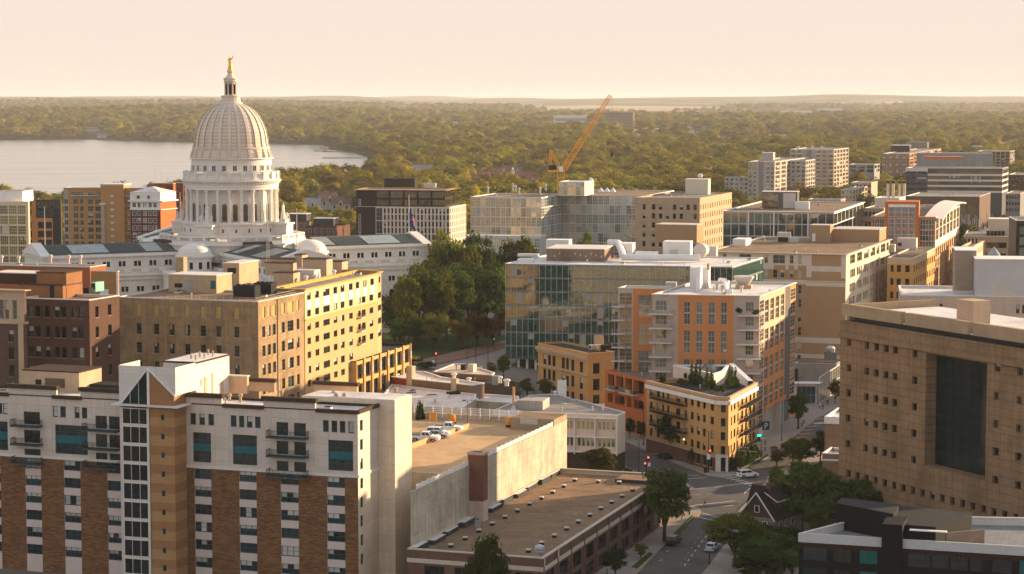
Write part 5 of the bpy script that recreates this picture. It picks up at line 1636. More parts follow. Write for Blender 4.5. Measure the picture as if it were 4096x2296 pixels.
# ------------------------------------------------------------------ right-hand side
def flatiron():
 z = 16.7
 C1 = on(e4(748, 302), z); L = C1 + Vector((-.446, .895, 0)) * along(C1, (-.446, .895), e4(300, 0)[0])
 d = Vector((math.cos(rad(20)), -math.sin(rad(20)), 0)); C2 = C1 + d * along(C1, d, e4(830, 0)[0])
 r = Vector((math.sin(rad(20)), math.cos(rad(20)), 0)); Rr = C2 + r * along(C2, r, e4(1010, 0)[0])
 P = [L, C1, C2, Rr, Rr + Vector((-.895 * 4, .446 * 4 + 6, 0)), L + Vector((.895 * 9, .446 * 9, 0))]
 print('BLD flatiron', L[:], C1[:], C2[:], Rr[:])
 b = Bld('wedge_apartments', 'wedge shaped yellow brick apartment house with white cornice and planted roof terrace at the junction', P, z, 0, M_ybrick, 'apartment building')
 base = mat('brown_base_brick', (.16, .07, .045), var=.1)
 zb = b.px(0, e4(740, 690))[1]
 b.band(-1, zb, base); b.zone(1, -1, 99, -1, 4.0, M_cop)
 wk('fl', 1, 2, .09, mat('dark_sash', (.03, .028, .024)), G_black, .3, .22, M_beige)
 Z = b.Z(0, e4, 634, [322, 368, 408, 456, 497, 546, 588, 636])
 b.add(0, b.S(0, e4, 500, [584, 603, 624, 644, 663, 681, 712, 734, 320, 338]), Z, 'fl')
 b.add(0, b.S(0, e4, 400, [365, 387, 400, 413, 432, 446, 490, 518, 544, 561]), Z, 'fl')
 b.add(0, b.S(0, e4, 700, [620, 645, 665, 688, 705, 725]), [(.8, zb - .3)], 'fl')
 Zc = b.Z(1, e4, 795, [350, 402, 440, 493, 530, 582, 620, 673])
 b.add(1, b.S(1, e4, 500, [779, 809]), Zc, 'fl'); b.add(1, b.S(1, e4, 740, [778, 810]), [(.2, 3.3)], 'fl')
 b.add(2, b.S(2, e4, 500, [843, 851, 862, 873, 885, 893, 910, 922, 935, 947, 962, 974, 985, 997]), Zc, 'fl')
 b.finish(M_tarroof, .9, M_ybrick, .45)
 zw = b.px(1, e4(795, 338))[1]
 b.cornice(zw - .5, zw + .35, .45, M_white, [0, 1, 2], ext=False); b.cornice(z - .5, z + .12, .3, M_beige, [0, 1, 2], 'coping_ledge', ext=False)
 b.cornice(zb - .15, zb + .2, .15, M_beige, [0], 'belt_course', ext=False)
 # iron balconies and stairs
 (s0, s1), = b.S(0, e4, 400, [352, 566])
 for zz in Z[:3]: b.balcony(0, s0, s1, zz[0] - .2, 1.5, M_black, M_black, t=.15)
 (s0, s1), = b.S(2, e4, 450, [903, 1000])
 for zz in Zc[:4]: b.balcony(2, s0, s1, zz[0] - .2, 1.7, M_black, M_black, t=.15)
 a, ang, _ = b.edge(2); st = MB()
 for i in range(3):
  za, zb_ = Zc[i + 1][0] - .1, Zc[i][0] - .1
  st.bar((s0 + 1, -1.2, za), (s0 + 4.5, -1.2, zb_), .09, M_black, 4).bar((s0 + 1, -.7, za), (s0 + 4.5, -.7, zb_), .09, M_black, 4)
  for j in range(9): st.box(s0 + 1 + .39 * j, s0 + 1.25 + .39 * j, -1.2, -.7, za + (zb_ - za) * j / 9, za + (zb_ - za) * j / 9 + .05, M_black)
 st.build('fire_escape', b.root, (a.x, a.y, 0), ang)
 # roof apartment
 zr = b.zr; pk = mat('pale_pink_render', (.64, .54, .47), var=.05)
 K = lambda x, y: b.T(e4(x, y), z + 1.6)
 A, B, C, D, E = [K(*q) for q in ((470, 108), (735, 168), (800, 148), (960, 205), (835, 108))]
 pts = [A, B, C, E]; zt = b.h + 1.7
 mb = MB().prism([(p.x, p.y) for p in pts], zr, zt, pk, M_tarroof)
 o = mb.build('roof_apartment', b.root)
 rp = [(p.x, p.y) for p in pts]
 ri = inset(rp, .7); m2 = MB()
 for i in range(4):
  j = (i + 1) % 4
  m2.poly([(*rp[i], zt + .02), (*rp[j], zt + .02), (*rp[j], zt + .4), (*rp[i], zt + .4)], M_white); m2.poly([(*rp[i], zt + .4), (*rp[j], zt + .4), (*ri[j], zt + .4), (*ri[i], zt + .4)], M_white)
  m2.poly([(*ri[j], zt + .02), (*ri[i], zt + .02), (*ri[i], zt + .4), (*ri[j], zt + .4)], M_white)
 m2.build('parapet', o)
 p = b.T(e4(697, 125), z + 1.8)
 MB().lathe([(1.9, 0), (1.8, .5), (1.3, 1.0), (.6, 1.3), (.05, 1.4)], G_pale, 18).build('dome_skylight', o, (p.x, p.y, zt + .01))
 d0 = B; w_ = MB().box(-.05, .12, -.06, .0, 0, 2.0, G_black)
 for x, y in ((560, 165), (745, 210)):
  q = b.T(e4(x, y), z + .4); MB().box(-.6, .6, -.1, .1, 0, 1.4, G_black).build('window', o, (q.x, q.y - .4, zr + .5), b.edge(0)[1])
 # white sloping parapet of the roof stair
 q0, q1 = b.T(e4(830, 105), z + 1.6), b.T(e4(955, 205), z + .5)
 dd = q1 - q0; nn = Vector((-dd.y, dd.x)).normalized() * 1.2
 sl = MB();
 sl.poly([(q0.x, q0.y, zt + .6), (q1.x, q1.y, zr + 1.6), (q1.x + nn.x, q1.y + nn.y, zr + 1.6), (q0.x + nn.x, q0.y + nn.y, zt + .6)], M_white)
 sl.poly([(q0.x, q0.y, zr), (q1.x, q1.y, zr), (q1.x, q1.y, zr + 1.6), (q0.x, q0.y, zt + .6)], M_white)
 sl.poly([(q1.x + nn.x, q1.y + nn.y, zr), (q0.x + nn.x, q0.y + nn.y, zr), (q0.x + nn.x, q0.y + nn.y, zt + .6), (q1.x + nn.x, q1.y + nn.y, zr + 1.6)], M_white)
 sl.build('stair_wall', b.root)
 ub = b.root
 for x, y, w2, h in ((592, 222, 1.5, 5.2), (618, 228, 1.5, 4.9), (645, 233, 1.4, 4.6), (690, 245, 1.4, 4.6), (718, 250, 1.4, 4.2), (828, 250, 1.3, 4.0), (850, 245, 1.4, 4.6), (873, 238, 1.3, 4.3)):
  tree('cone%d' % rng.randrange(2), e4(x, y), w=w2 * 1.5, h=h, z=zr, label='clipped conical evergreen in a row on the roof terrace', group='roof terrace evergreens', name='evergreen', cat='evergreen')
 for x, y in ((400, 208), (520, 222), (550, 235), (760, 268), (790, 272)):
  tree('shrub0', e4(x, y), w=2.2, h=1.5, z=zr + .3, label='leafy shrub spilling over the roof terrace edge', group='roof terrace shrubs', name='shrub', cat='shrub')
 return b
flat_b = flatiron()
def courthouse():
 pc = mat('brown_precast', (.295, .188, .105), var=.10, sc=.12, streak=.18, stain=.2, joints=(3.4, 1.55, .58, .07))
 L = on(e5(460, 768), 5.0); L = Vector((L.x, L.y))
 d = Vector((.446, -.895)); n = Vector((.895, .446))
 Lz = Vector((L.x, L.y, 0))
 z = at(c7(1012, 690), L.y).z; zi = at(c7(1003, 571), L.y).z
 print('BLD courthouse', L[:], z, zi)
 P = [L, L + d * 84, L + d * 84 + n * 24, L + n * 24]
 b = Bld('government_offices', 'massive brown precast office building with a tall dark glass recess, right edge', P, z, 0, pc, 'office building')
 wk('ct', 1, 1, .10, pc, G_black, .06, .45)
 wk('bigglass', 7, 9, .1, M_black, G_dim, 0, 2.6, bar=.12)
 g0, g1 = b.px(0, c7(1630, 1100))[0], b.px(0, c7(2072, 1100))[0]
 gt, gbm = b.px(0, c7(1640, 925))[1], b.px(0, e5(1090, 655))[1]
 b.add(0, [(g0, g1)], [(gbm, gt)], 'bigglass')
 S = b.S(0, c7, 880, [1060, 1093, 1190, 1223, 1258, 1293, 1326, 1363, 1393, 1429, 1536, 1573, 2128, 2172, 2294, 2338])
 Z = b.Z(0, c7, 1076, [820, 874, 1005, 1059, 1188, 1243, 1370, 1426]) + b.Z(0, e5, 535, [475, 528])
 b.add(0, S, Z, 'ct')
 zl = b.Z(0, e5, 533, [688, 742])
 S2 = b.S(0, e5, 720, [519, 549, 583, 613, 649, 680, 714, 747])
 p = S2[1][0] - S2[0][0]
 w_ = S2[0][1] - S2[0][0]
 st = S2[0][0]; pit = (S2[3][0] - S2[0][0]) / 3
 b.add(0, [(st + pit * i, st + pit * i + w_) for i in range(26)], zl, 'ct')
 gapz = 4.6
 Lb = b.edge(0)[2]
 wk('gap', 1, 1, 0, M_dark, M_dark, 0, 3.0)
 for i in range(9):
  a = 29 + i * 5.6
  if a + 4.6 < Lb: b.add(0, [(a, a + 4.6)], [(.2, gapz - .6)], 'gap')
 b.finish(M_membrane, .4, pc, .5)
 zin = zi - z
 # cornice roll and the taller inner parapet above a gap
 b.cornice(b.h - 3.2, b.h - 2.3, .55, pc, [0], ext=False)
 b.fbox('gap_shade_strip', 0, 3, Lb - .3, 1.2, 2.1, b.h + .01, b.h + .94, M_black)  # black box put in as the shade of the gap
 cuts = [b.px(0, c7(x, 730), -1.0)[0] for x in (1447, 1480, 1935, 1972)]
 pp = mat('pale_precast', (.40, .29, .18), var=.08, streak=.08, joints=(3.4, 20, .82, .05))
 for a, c in ((-1.0, cuts[0]), (cuts[1], cuts[2]), (cuts[3], Lb)):
  b.fbox('inner_parapet', 0, a, c, 1.0, 2.2, b.h + .95, b.h + zin, pp)
 b.fbox('inner_parapet', 3, 1, 22.5, .1, .9, b.h + .09, b.h + zin, pp)
 for k in (0, 2): b.fbox('parapet_gate', 0, cuts[k] + .02, cuts[k + 1] - .02, 1.5, 1.6, b.h + .002, b.h + zin * .35, M_white)
 x0 = b.px(0, c7(1985, 700), -8)[0]
 b.fbox('roof_house', 0, x0 - 3, x0 + 2, 6, 10, b.h, b.h + zin + 3.2, M_beige)
 b.fbox('upper_roof', 0, 1, Lb - 1, 2.3, 23.5, b.h + zin - 1.6, b.h + zin - 1.4, M_membrane)
 # low brick wing with white edge on its far-left corner
 q = P[0]
 z2 = 12.0
 C = on(e5(470, 308), z2); L2 = C + Vector((-.951, .309, 0)) * along(C, (-.951, .309), e5(362, 0)[0])
 w = Bld('brick_annex', 'low brown brick annex with a white roof edge beside the precast offices', [L2, C, C + Vector((8, 4, 0)), L2 + Vector((5, 14, 0))], z2, 0, mat('taupe_brick', (.26, .17, .11), brick=(.5, .13, (.23, .15, .10), (.2, .15, .11), .012)))
 w.finish(M_membrane, .6, M_white, .5)
 w.cornice(w.h - 1.5, w.h, .12, M_white, [0], 'white_fascia')
 z3 = 6.0
 C = on(e5(470, 572), z3); L3 = C + Vector((-.98, .2, 0)) * along(C, (-.98, .2), e5(344, 0)[0])
 w2 = Bld('lower_annex', '', [L3, C, C + Vector((6, 4, 0)), L3 + Vector((3, 8, 0))], z3, 0, MATS['taupe_brick'], host=w)
 w2.finish(M_greyroof, .4, M_white, .4); w2.cornice(w2.h - 1.6, w2.h - 1.2, .08, M_white, [0], 'white_band')
courthouse()
def dark_block():
 dk = mat('charcoal_cladding', (.008, .009, .010), var=.15, joints=(1.8, 3.2, .6, .06))
 z = 17.0
 L = on(e5(175, 1150), z); th = rad(17.5); d = Vector((math.cos(th), -math.sin(th), 0)); n = Vector((math.sin(th), math.cos(th), 0))
 P = [L, L + d * 46, L + d * 46 + n * 26, L + n * 17 + d * 8]
 b = Bld('dark_apartments', 'charcoal clad apartment block with a pale roof fascia and rooftop terraces, bottom right', P, z, 0, dk, 'apartment building')
 M_brick_d = mat('dark_maroon_panel', (.035, .018, .015))
 tl = mat('teal_window_glow', (.008, .11, .108), rough=.5)  # glow of the lit windows painted as a plain teal colour
 wk('dk', 2, 2, .08, M_black, G_black, 0, .15); wk('dkt', 2, 1, .1, M_black, tl, 0, .15); wk('dk4', 5, 2, .08, M_black, G_dark, 0, .15)
 Z = b.Z(0, e5, 680, [1272, 1376, 1425, 1530])
 b.add(0, b.S(0, e5, 1320, [610, 746]), Z, 'dkt'); b.add(0, b.S(0, e5, 1390, [1770, 1860]), Z, 'dkt')
 b.add(0, b.S(0, e5, 1320, [200, 375, 425, 555]), Z, 'dk4'); b.add(0, b.S(0, e5, 1380, [960, 1120, 1135, 1260, 1270, 1400, 1415, 1500, 1575, 1720]), Z, 'dk4')
 b.band(b.h - 2.2, b.h - 1.2, M_brick_d)
 b.finish(mat('terrace_paving', (.22, .22, .22), var=.2, joints=(1, 1, .8, .06)), 1.2, M_cop, .35)
 fs = mat('pale_fascia', (.44, .45, .45), var=.06)
 s0, s1 = b.px(0, e5(780, 1200))[0], b.px(0, e5(928, 1200))[0]
 Lb = b.edge(0)[2]
 b.fbox('fascia', 0, -.1, s0 - .02, -.18, -.003, b.h - 1.25, b.h + .12, fs); b.fbox('fascia', 0, s1 + .02, Lb, -.18, -.003, b.h - 1.25, b.h + .12, fs)
 b.fbox('stair_tower', 0, s0, s1, -1.0, 5.5, .1, b.px(0, e5(850, 1075))[1], dk)
 # roof apartments
 K = lambda x, y, zz: b.T(e5(x, y), zz)
 hz = b.h + 1.9
 A, B, C, D = K(790, 1165, z), K(1165, 1195, z), K(1235, 1075, z + 3), K(760, 1000, z + 3)
 o = MB().prism([(A.x, A.y), (B.x, B.y), (B.x + 4, B.y + 13), (A.x - 2, A.y + 15)], b.zr, hz, dk, mat('dark_roof_felt', (.03, .031, .030), var=.2)).build('roof_apartment', b.root)
 A = K(690, 1160, z)
 MB().prism([(A.x - 6.5, A.y + 9), (A.x + 3, A.y + 3), (A.x + 3, A.y + 11), (A.x - 6.5, A.y + 14)], b.zr, hz + .9, dk, MATS['dark_roof_felt']).build('roof_apartment', b.root)
 p = K(1130, 1195, z)
 MB().box(-3, 2.4, -.9, 0, 2.6, 2.75, M_white).build('awning', o, (p.x, p.y - .3, b.zr))
 A, B = K(1245, 1195, z), K(1520, 1170, z)
 dd = B - A; an = math.atan2(dd.y, dd.x)
 MB().box(0, dd.length, 0, .4, 0, 2.2, mat('taupe_block_wall', (.20, .16, .13), brick=(.6, .2, (.24, .19, .15), (.13, .1, .08), .02))).build('terrace_wall', b.root, (A.x, A.y, b.zr), an)
 for x in (1250, 1300, 1340):
  q = K(x, 1212, z); MB().box(-.7, .7, -.4, .4, 0, .75, M_black).build('planter', b.root, (q.x, q.y, b.zr))
 q = K(685, 1165, z)
 t = thing('terrace_table', 'round white table with two chairs on the dark block roof terrace', 'table', (*b.l2w(q), b.zr + b.z0))
 MB().cyl(0, 0, .7, .76, .6, M_white, 14).build('tabletop', t); MB().cyl(0, 0, 0, .7, .06, M_steel, 6).build('leg', t)
 for sx in (-1.2, 1.2):
  ch = thing('terrace_chair', 'pale chair on the %s of the round terrace table' % ('left' if sx < 0 else 'right'), 'chair', (*(b.l2w(q) + Vector((sx, .2))), b.zr + b.z0), 0 if sx < 0 else math.pi)
  MB().box(-.25, .25, -.25, .25, .42, .47, M_white).build('seat', ch); MB().box(-.25, -.2, -.25, .25, .47, .9, M_white).build('backrest', ch)
  for a in (-.22, .22):
   for c in (-.22, .22): MB().bar((a, c, 0), (a, c, .42), .025, M_steel, 4).build('leg', ch)
 # small pale wall by the street
 return b
dark_block()
def house():
 sh = mat('dark_shingles', (.030, .020, .017), var=.25, sc=1.2, brick=(.35, .2, (.042, .028, .022), (.018, .013, .011), .02))
 wl = mat('grey_clapboard', (.22, .20, .18), var=.08, joints=(30, .2, .75, .03))
 base = on(e4(1010, 1240), 0)
 r = thing('gabled_house', 'old house with a steep dark shingle roof, white gable trim and a brick chimney', 'house', base, rad(-36))
 r.scale = (.78, .78, .78)
 W, D, e, rg = 4.6, 13.5, 6.2, 12.0
 MB().box(-W, W, 0, D, 0, e, wl).build('wall', r)
 g = MB().poly([(-W, 0, e), (W, 0, e), (0, 0, rg)], mat('brown_shingle_gable', (.085, .05, .035), var=.2)); MB().poly([(W, D, e), (-W, D, e), (0, D, rg)], MATS['brown_shingle_gable']).build('rear_gable', r)
 g.build('front_gable', r)
 ov = .5; sl = (rg - e) / W
 rf = MB()
 for s in (-1, 1):
  a = [(s * (W + ov), -ov, e - sl * ov + .15), (s * (W + ov), D + ov, e - sl * ov + .15), (0, D + ov, rg + .15), (0, -ov, rg + .15)]
  rf.poly(a if s > 0 else a[::-1], sh); rf.poly([(x, y, z_ - .15) for x, y, z_ in (a[::-1] if s > 0 else a)], sh)
 # cross gable
 rf.poly([(-W - 2.5, 7, e - .2), (-W - 2.5, D, e - .2), (-W - 2.5, 10, rg - .6)], sh)
 rf.poly([(-W - 2.5, 6.4, e - .3), (0, 6.4, e + .2), (0, 10, rg - .2), (-W - 2.5, 10, rg - .2)], sh); rf.poly([(0, 13.6, e), (-W - 2.5, 13.6, e - .3), (-W - 2.5, 10, rg - .2), (0, 10, rg - .2)], sh)
 ro = rf.build('roof', r)
 MB().box(-W - 2.4, -W, 6.6, 13.4, 0, e - .25, wl).build('bay', r)
 tr = MB()
 for s in (-1, 1): tr.bar((s * (W + ov), -ov - .02, e - sl * ov), (0, -ov - .02, rg), .16, M_white, 4)
 tr.build('gable_trim', r)
 dm = MB().box(1.2, 3.4, 3.2, 8.2, e + 1.2, rg - 2.2, MATS['brown_shingle_gable'])
 dm.poly([(3.9, 2.9, rg - 2.4), (3.9, 8.5, rg - 2.4), (.3, 8.5, rg - .4), (.3, 2.9, rg - .4)], sh)
 d = dm.build('dormer', ro); MB().bar((3.95, 2.85, rg - 2.4), (.3, 2.85, rg - .35), .12, M_white, 4).bar((3.95, 2.85, rg - 2.4), (3.95, 8.5, rg - 2.4), .08, M_white, 4).build('dormer_trim', d)
 MB().box(-.5, .5, 5, 6, rg - .8, rg + 1.5, mat('chimney_red', (.15, .07, .045), var=.2)).build('chimney', ro)
 wn = MB().box(-.65, .65, -.08, .02, 0, 1.7, M_white).poly([(-.5, -.09, .12), (.5, -.09, .12), (.5, -.09, 1.58), (-.5, -.09, 1.58)], G_black).mesh('house_window')
 for x, y, z_, a in ((-2.2, 0, 3.6, 0), (2.2, 0, 3.6, 0), (0, 0, 7.2, 0), (-2.2, 0, .9, 0), (2.2, 0, .9, 0), (W, 3, 3.4, 90), (W, 6, 3.4, 90), (W, 9, 3.4, 90), (W, 4.5, .8, 90), (W, 8, .8, 90)):
  link('window', wn, r, (x, y, z_), rad(a))
house()
def right_blocks():
 # pale beige hall behind the precast offices
 L = at(c7(1450, 505), 570)
 th = rad(9); d = Vector((math.cos(th), -math.sin(th), 0)); n = Vector((math.sin(th), math.cos(th), 0))
 ph = mat('pinkish_precast', (.52, .41, .32), var=.06, streak=.06, joints=(6, 30, .86, .05))
 b = Bld('beige_hall', 'plain beige building with few paired slot windows and a white upper block', [L, L + d * 75, L + d * 75 + n * 30, L + n * 30], L.z, 0, ph)
 wk('slot', 1, 2, .08, M_dark, G_black, .1, .3)
 b.add(0, b.S(0, c7, 600, [1682, 1707, 1727, 1752, 2003, 2030, 2050, 2074, 2282, 2306, 2326, 2350]), b.Z(0, c7, 1740, [568, 630, 760, 822]), 'slot')
 b.finish(M_membrane, .7, M_white, .6)
 wt = mat('white_metal_cladding', (.52, .51, .51), var=.06, joints=(5, 2.6, .88, .04))
 b.rbox('upper_block', c7, 1992, 508, 1840, 2400, 12.0, mat('stone_block_wall', (.32, .25, .19), var=.1, joints=(1.4, .7, .8, .03)), depth=14, top=M_membrane, lid=M_white)
 s0 = b.px(0, c7(1990, 450))[0]
 b.fbox('white_block', 0, s0, b.edge(0)[2] - .2, .6, 12, b.h + .1, b.h + 9.6, wt); b.fbox('louvre', 0, s0 + 4.2, s0 + 10, .5, .6, b.h + .3, b.h + 3.2, M_hvac)
 b.fbox('white_roof_edge', 0, s0 - .2, b.edge(0)[2], .4, 12.2, b.h + 9.602, b.h + 9.9, M_white)
 for i in range(8):
  q = b.T(c7(1845 + i * 19, 498), L.z); MB().box(-.5, .5, -.5, .5, 0, 1.6, M_hvac).build('fan_unit', b.root, (q.x, q.y, b.zr))
 # low concrete gallery, glass porch and ramp between the apartments and the precast offices
 cc = mat('grey_concrete', (.27, .26, .245), var=.14, streak=.15, joints=(3, 2.2, .85, .03))
 P, z, ab = two_face(c7(985, 1002), 612, 4, c7(675, 0)[0], c7(1015, 0)[0], 20)
 g = Bld('concrete_hall', 'low grey concrete hall with a gravel roof edge and rooftop machine, behind the street tree', P, z, 0, cc)
 g.finish(M_gravel, .4, cc, .5)
 def hood(mb, wl, wr, h): mb.lathe([(1.2, h), (1.4, h + 1), (.9, h + 1.6)], M_steel, 10, -wl / 2, wr / 2)
 g.rbox('roof_machine', c7, 985, 985, 905, 992, 2.6, mat('dark_machine', (.12, .13, .13)), extra=hood, depth=4)
 g.fbox('notice_panel', 0, g.edge(0)[2] * .03, g.edge(0)[2] * .1, -.2, -.01, g.h - 6, g.h - 1.5, M_black)
 P, z, ab = two_face(c7(845, 1142), 572, 2, c7(690, 0)[0], c7(856, 0)[0], 20)
 g = Bld('glass_porch', 'glazed entrance porch with a thick white flat roof at the pavement corner', P, z, 0, M_steel)
 wk('porch', 4, 2, .12, M_steel, G_blue, 0, .1)
 Lp = g.edge(0)[2]; g.add(0, [(.3, Lp - .3)], [(.2, g.h - .8)], 'porch'); Lr = g.edge(1)[2]; g.add(1, [(.2, Lr - .2)], [(.2, g.h - .8)], 'porch')
 g.finish(M_white, .1, M_white, .3, cop_out=.9)
 P0, P1 = on(c7(860, 1290), .1), on(c7(1005, 1190), .1)
 d_ = (P1 - P0); an = math.atan2(d_.y, d_.x)
 fw = thing('screen_wall', 'tall pale metal framed glass screen wall along the pavement', 'wall', P0, an)
 Ls = d_.length
 m = MB()
 for i in range(9): m.box(Ls * i / 8 - .1, Ls * i / 8 + .1, -.1, .1, 0, 7.2, M_cop)
 for z_ in (0, 3.4, 7.0): m.box(.1, Ls - .1, -.08, .08, z_, z_ + .22, M_cop)
 m.build('frame', fw); MB().box(.1, Ls - .1, -.02, .02, .23, 6.99, G_pale).build('glazing', fw)
 # large tan office with lit side
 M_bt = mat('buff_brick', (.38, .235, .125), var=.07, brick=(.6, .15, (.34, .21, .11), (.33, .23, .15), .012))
 lime = mat('pale_stone_band', (.55, .48, .41), var=.06)
 P, z, ab = two_face(c7(1055, 213), 668, 18, c7(60, 0)[0], c7(1372, 0)[0], 20)
 rep('tan_office', z, ab, P[1])
 b = Bld('buff_office', 'big buff brick office block with pale stone bands and a bright sunlit side', P, z, 0, M_bt, 'office building')
 wk('tb', 2, 2, .10, M_cream, G_dark, .3, .3); wk('tb1', 1, 2, .10, M_cream, G_dark, .15, .3); wk('tbt', 3, 8, .10, M_cream, G_amber, 0, .3)
 f = lambda y: b.px(0, f2(1360, y))[1]
 t0, t1 = b.px(0, f2(1110, 900))[0], b.px(0, f2(1612, 900))[0]
 b.zone(0, -1, t0, b.px(0, f2(800, 890))[1], 99, lime); b.zone(0, -1, t0, b.px(0, f2(800, 1075))[1], b.px(0, f2(800, 1020))[1], lime)
 for xa, xb in ((690, 840), (880, 950), (1000, 1110)):
  (s0, s1), = b.S(0, f2, 860, [xa, xb]); b.zone(0, s0, s1, b.px(0, f2(800, 890))[1], b.px(0, f2(800, 835))[1], M_bt)
 for ya, yb in ((920, 850), (1110, 1060), (1052, 1040)): b.zone(0, t0, t1, f(ya), f(yb), lime)
 for y in (820,):
  yy = [b.px(0, c7(900, q))[1] for q in (855, 815)]; b.zone(0, -1, 99, *yy, lime); yy = [b.px(0, c7(900, q))[1] for q in (965, 935)]; b.zone(0, -1, 99, *yy, lime)
 b.zone(0, t0, t0 + 1.6, f(1000), 99, lime); b.zone(0, t1 - 1.4, t1, f(1000), 99, lime)
 Z = b.Z(0, f2, 1024, [710, 822, 900, 1006, 1090, 1206, 1270, 1386])
 pit = Z[2][0] - Z[3][0]
 for k in range(5): Z.append((Z[-1][0] - pit, Z[-1][1] - pit))
 b.add(0, b.S(0, f2, 860, [568, 614, 676, 834, 892, 942, 1000, 1050]), Z[:1], 'tb'); b.add(0, b.S(0, f2, 950, [568, 614, 676, 735, 768, 830, 892, 942]), Z[1:2], 'tb1')
 b.add(0, b.S(0, f2, 1000, [1000, 1050]), Z[1:], 'tb1')
 b.add(0, b.S(0, f2, 720, [20, 80, 245, 400]), Z[:1], 'tb')
 b.zone(1, -1, 99, -1, 99, mat('sun_toned_stone', (.60, .50, .38), var=.05))  # sunlight on this side put into a paler wall colour
 S = b.Se(1, f2, 900, 1655, 2000, 4, .72); L1 = b.edge(1)[2]
 zt = b.Z(1, f2, 1700, [702, 818])
 b.add(1, S, zt, 'tb')
 h = (zt[0][0] - .2) / 7
 trip = [(s0 + (s1 - s0) * j / 3 + .12, s0 + (s1 - s0) * (j + 1) / 3 - .12) for s0, s1 in b.Se(1, f2, 900, 1655, 2000, 4, .8) for j in range(3)]
 zz = [(zt[0][0] - pit * (k + 1) + .1, zt[0][0] - pit * (k + 1) + pit * .62) for k in range(6)]
 b.add(1, trip, zz, 'tb1')
 T = b.S(1, f2, 900, [2005, 2042, 2060, 2118]); b.add(1, T, zt + zz[:1], 'tb'); b.add(1, T, [(zz[5][0], zz[1][1])], 'tbt'); b.add(1, b.S(1, f2, 900, [2132, 2160]), zt + zz, 'tb1')
 b.finish(M_gravel, .1, lime, .3, cop_out=.7)
 b.rbox('lift_house', f2, 1412, 540, 1158, 1455, -330, M_bt, lid=lime, extra=lambda mb, wl, wr, h: mb.box(-wl * .9, -wl * .74, -.05, -.002, .1, h * .5, M_white))
 b.rbox('roof_storey', f2, 2045, 538, 1430, 2170, 4.0, M_bt, top=M_gravel, lid=lime, depth=16)
 def un(mb, wl, wr, h): mb.box(-wl * .95, -wl * .05, -.03, -.001, 0, h * .5, M_dark)
 b.rbox('cooling_plant', f2, 880, 540, 735, 945, 3.2, M_hvac, extra=un, depth=4); b.rbox('cooling_plant', f2, 1000, 542, 890, 1015, 1.4, M_hvac, depth=3)
 b.rbox('plant_house', c6, 1830, 150, 1490, 1965, 6.0, M_bt, lid=lime, depth=10)
 b.rbox('white_parapet', f2, 330, 590, 160, 700, 2.2, M_white, depth=9)
 # yellow brick block with warm lit side, behind
 P, z, ab = two_face(f3(612, 1283), 705, 17, f3(360, 0)[0], f3(824, 0)[0], 19)
 rep('yellow_office', z, ab, P[1])
 b = Bld('ochre_block', 'ochre brick block with a stone frieze and a grey air handler on its roof', P, z, 0, mat('ochre_brick', (.48, .27, .09), var=.08), 'office building')
 wk('oc', 1, 2, .08, mat('bronze', (.06, .05, .04)), G_black, .15, .3)
 frz = mat('buff_frieze', (.47, .35, .22), var=.1); zf = b.px(0, f3(600, 1342))[1]
 b.band(zf, 99, frz)
 Z = b.Z(0, f3, 470, [1350, 1415]); pt = 4.4
 Z = [(Z[0][0] - pt * k, Z[0][1] - pt * k) for k in range(6)]
 b.add(0, b.S(0, f3, 1380, [390, 420, 450, 490, 532, 574]), Z, 'oc')
 n_ = 10; L = b.edge(1)[2]; b.add(1, [(L * (i + .2) / n_, L * (i + .75) / n_) for i in range(n_)], Z, 'oc')
 b.finish(M_gravel, .4, M_cop, .4)
 def lou(mb, wl, wr, h): mb.box(-wl * .95, -wl * .75, -.04, -.001, h * .3, h * .6, M_dark)
 b.rbox('air_handler', f3, 635, 1200, 450, 655, -1092, M_hvac, extra=lou, depth=5); b.rbox('cooling_unit', f3, 430, 1222, 372, 442, -1150, M_hvac, depth=3)
 # modern office: orange frame, blue glazing, curved canopy
 P, z, ab = two_face(f3(824, 885), 765, 12, f3(200, 0)[0], f3(1055, 0)[0], 17)
 rep('modern', z, ab, P[1])
 fr = mat('orange_frame', (.42, .15, .05), var=.06)
 b = Bld('framed_office', 'modern office with a tall orange frame round blue glazing and a curved canopy', P, z, 0, fr, 'office building')
 wk('mod', 5, 2, .16, M_hvac, G_blue, 0, .2, bar=.14); wk('moda', 2, 2, .12, M_cream, G_amber, 0, .25)
 L0 = b.edge(0)[2]; L1 = b.edge(1)[2]
 fh = 4.0
 zs = [(b.h - .8 - fh * (k + 1) + .1, b.h - .8 - fh * k) for k in range(5)]
 b.add(0, b.S(0, f3, 1000, [212, 330, 672, 812]), zs, 'mod')
 b.zone(1, -1, 99, -1, b.h - 11, mat('warm_brick', (.42, .24, .12), var=.08)); b.zone(1, -1, 99, b.h - 11, 99, M_cop)
 b.add(1, [(L1 * (i + .1) / 7, L1 * (i + .9) / 7) for i in range(7)], zs[:2], 'moda')
 b.add(1, [(L1 * (i + .2) / 12, L1 * (i + .8) / 12) for i in range(12)], [(b.h - 11.5 - fh * (k + 1) + .9, b.h - 11.5 - fh * k) for k in range(7)], 'moda')
 b.finish(M_gravel, .3, M_cop, .4)
 s0, s1 = b.px(0, f3(335, 900), 1.5)[0], b.px(0, f3(712, 900), 1.5)[0]
 zt = b.px(0, f3(520, 738), 1.5)[1]; sr = b.px(0, f3(662, 900), 1.5)[0]
 b.fbox('orange_frame', 0, s0, sr, -1.5, -.01, 0, zt, fr); b.fbox('frame_side', 0, s0, sr, -.008, 12, b.h, zt, MATS['orange_frame'])
 sf = MB(); a, ang, _ = b.edge(0)
 gw = (sr - s0);
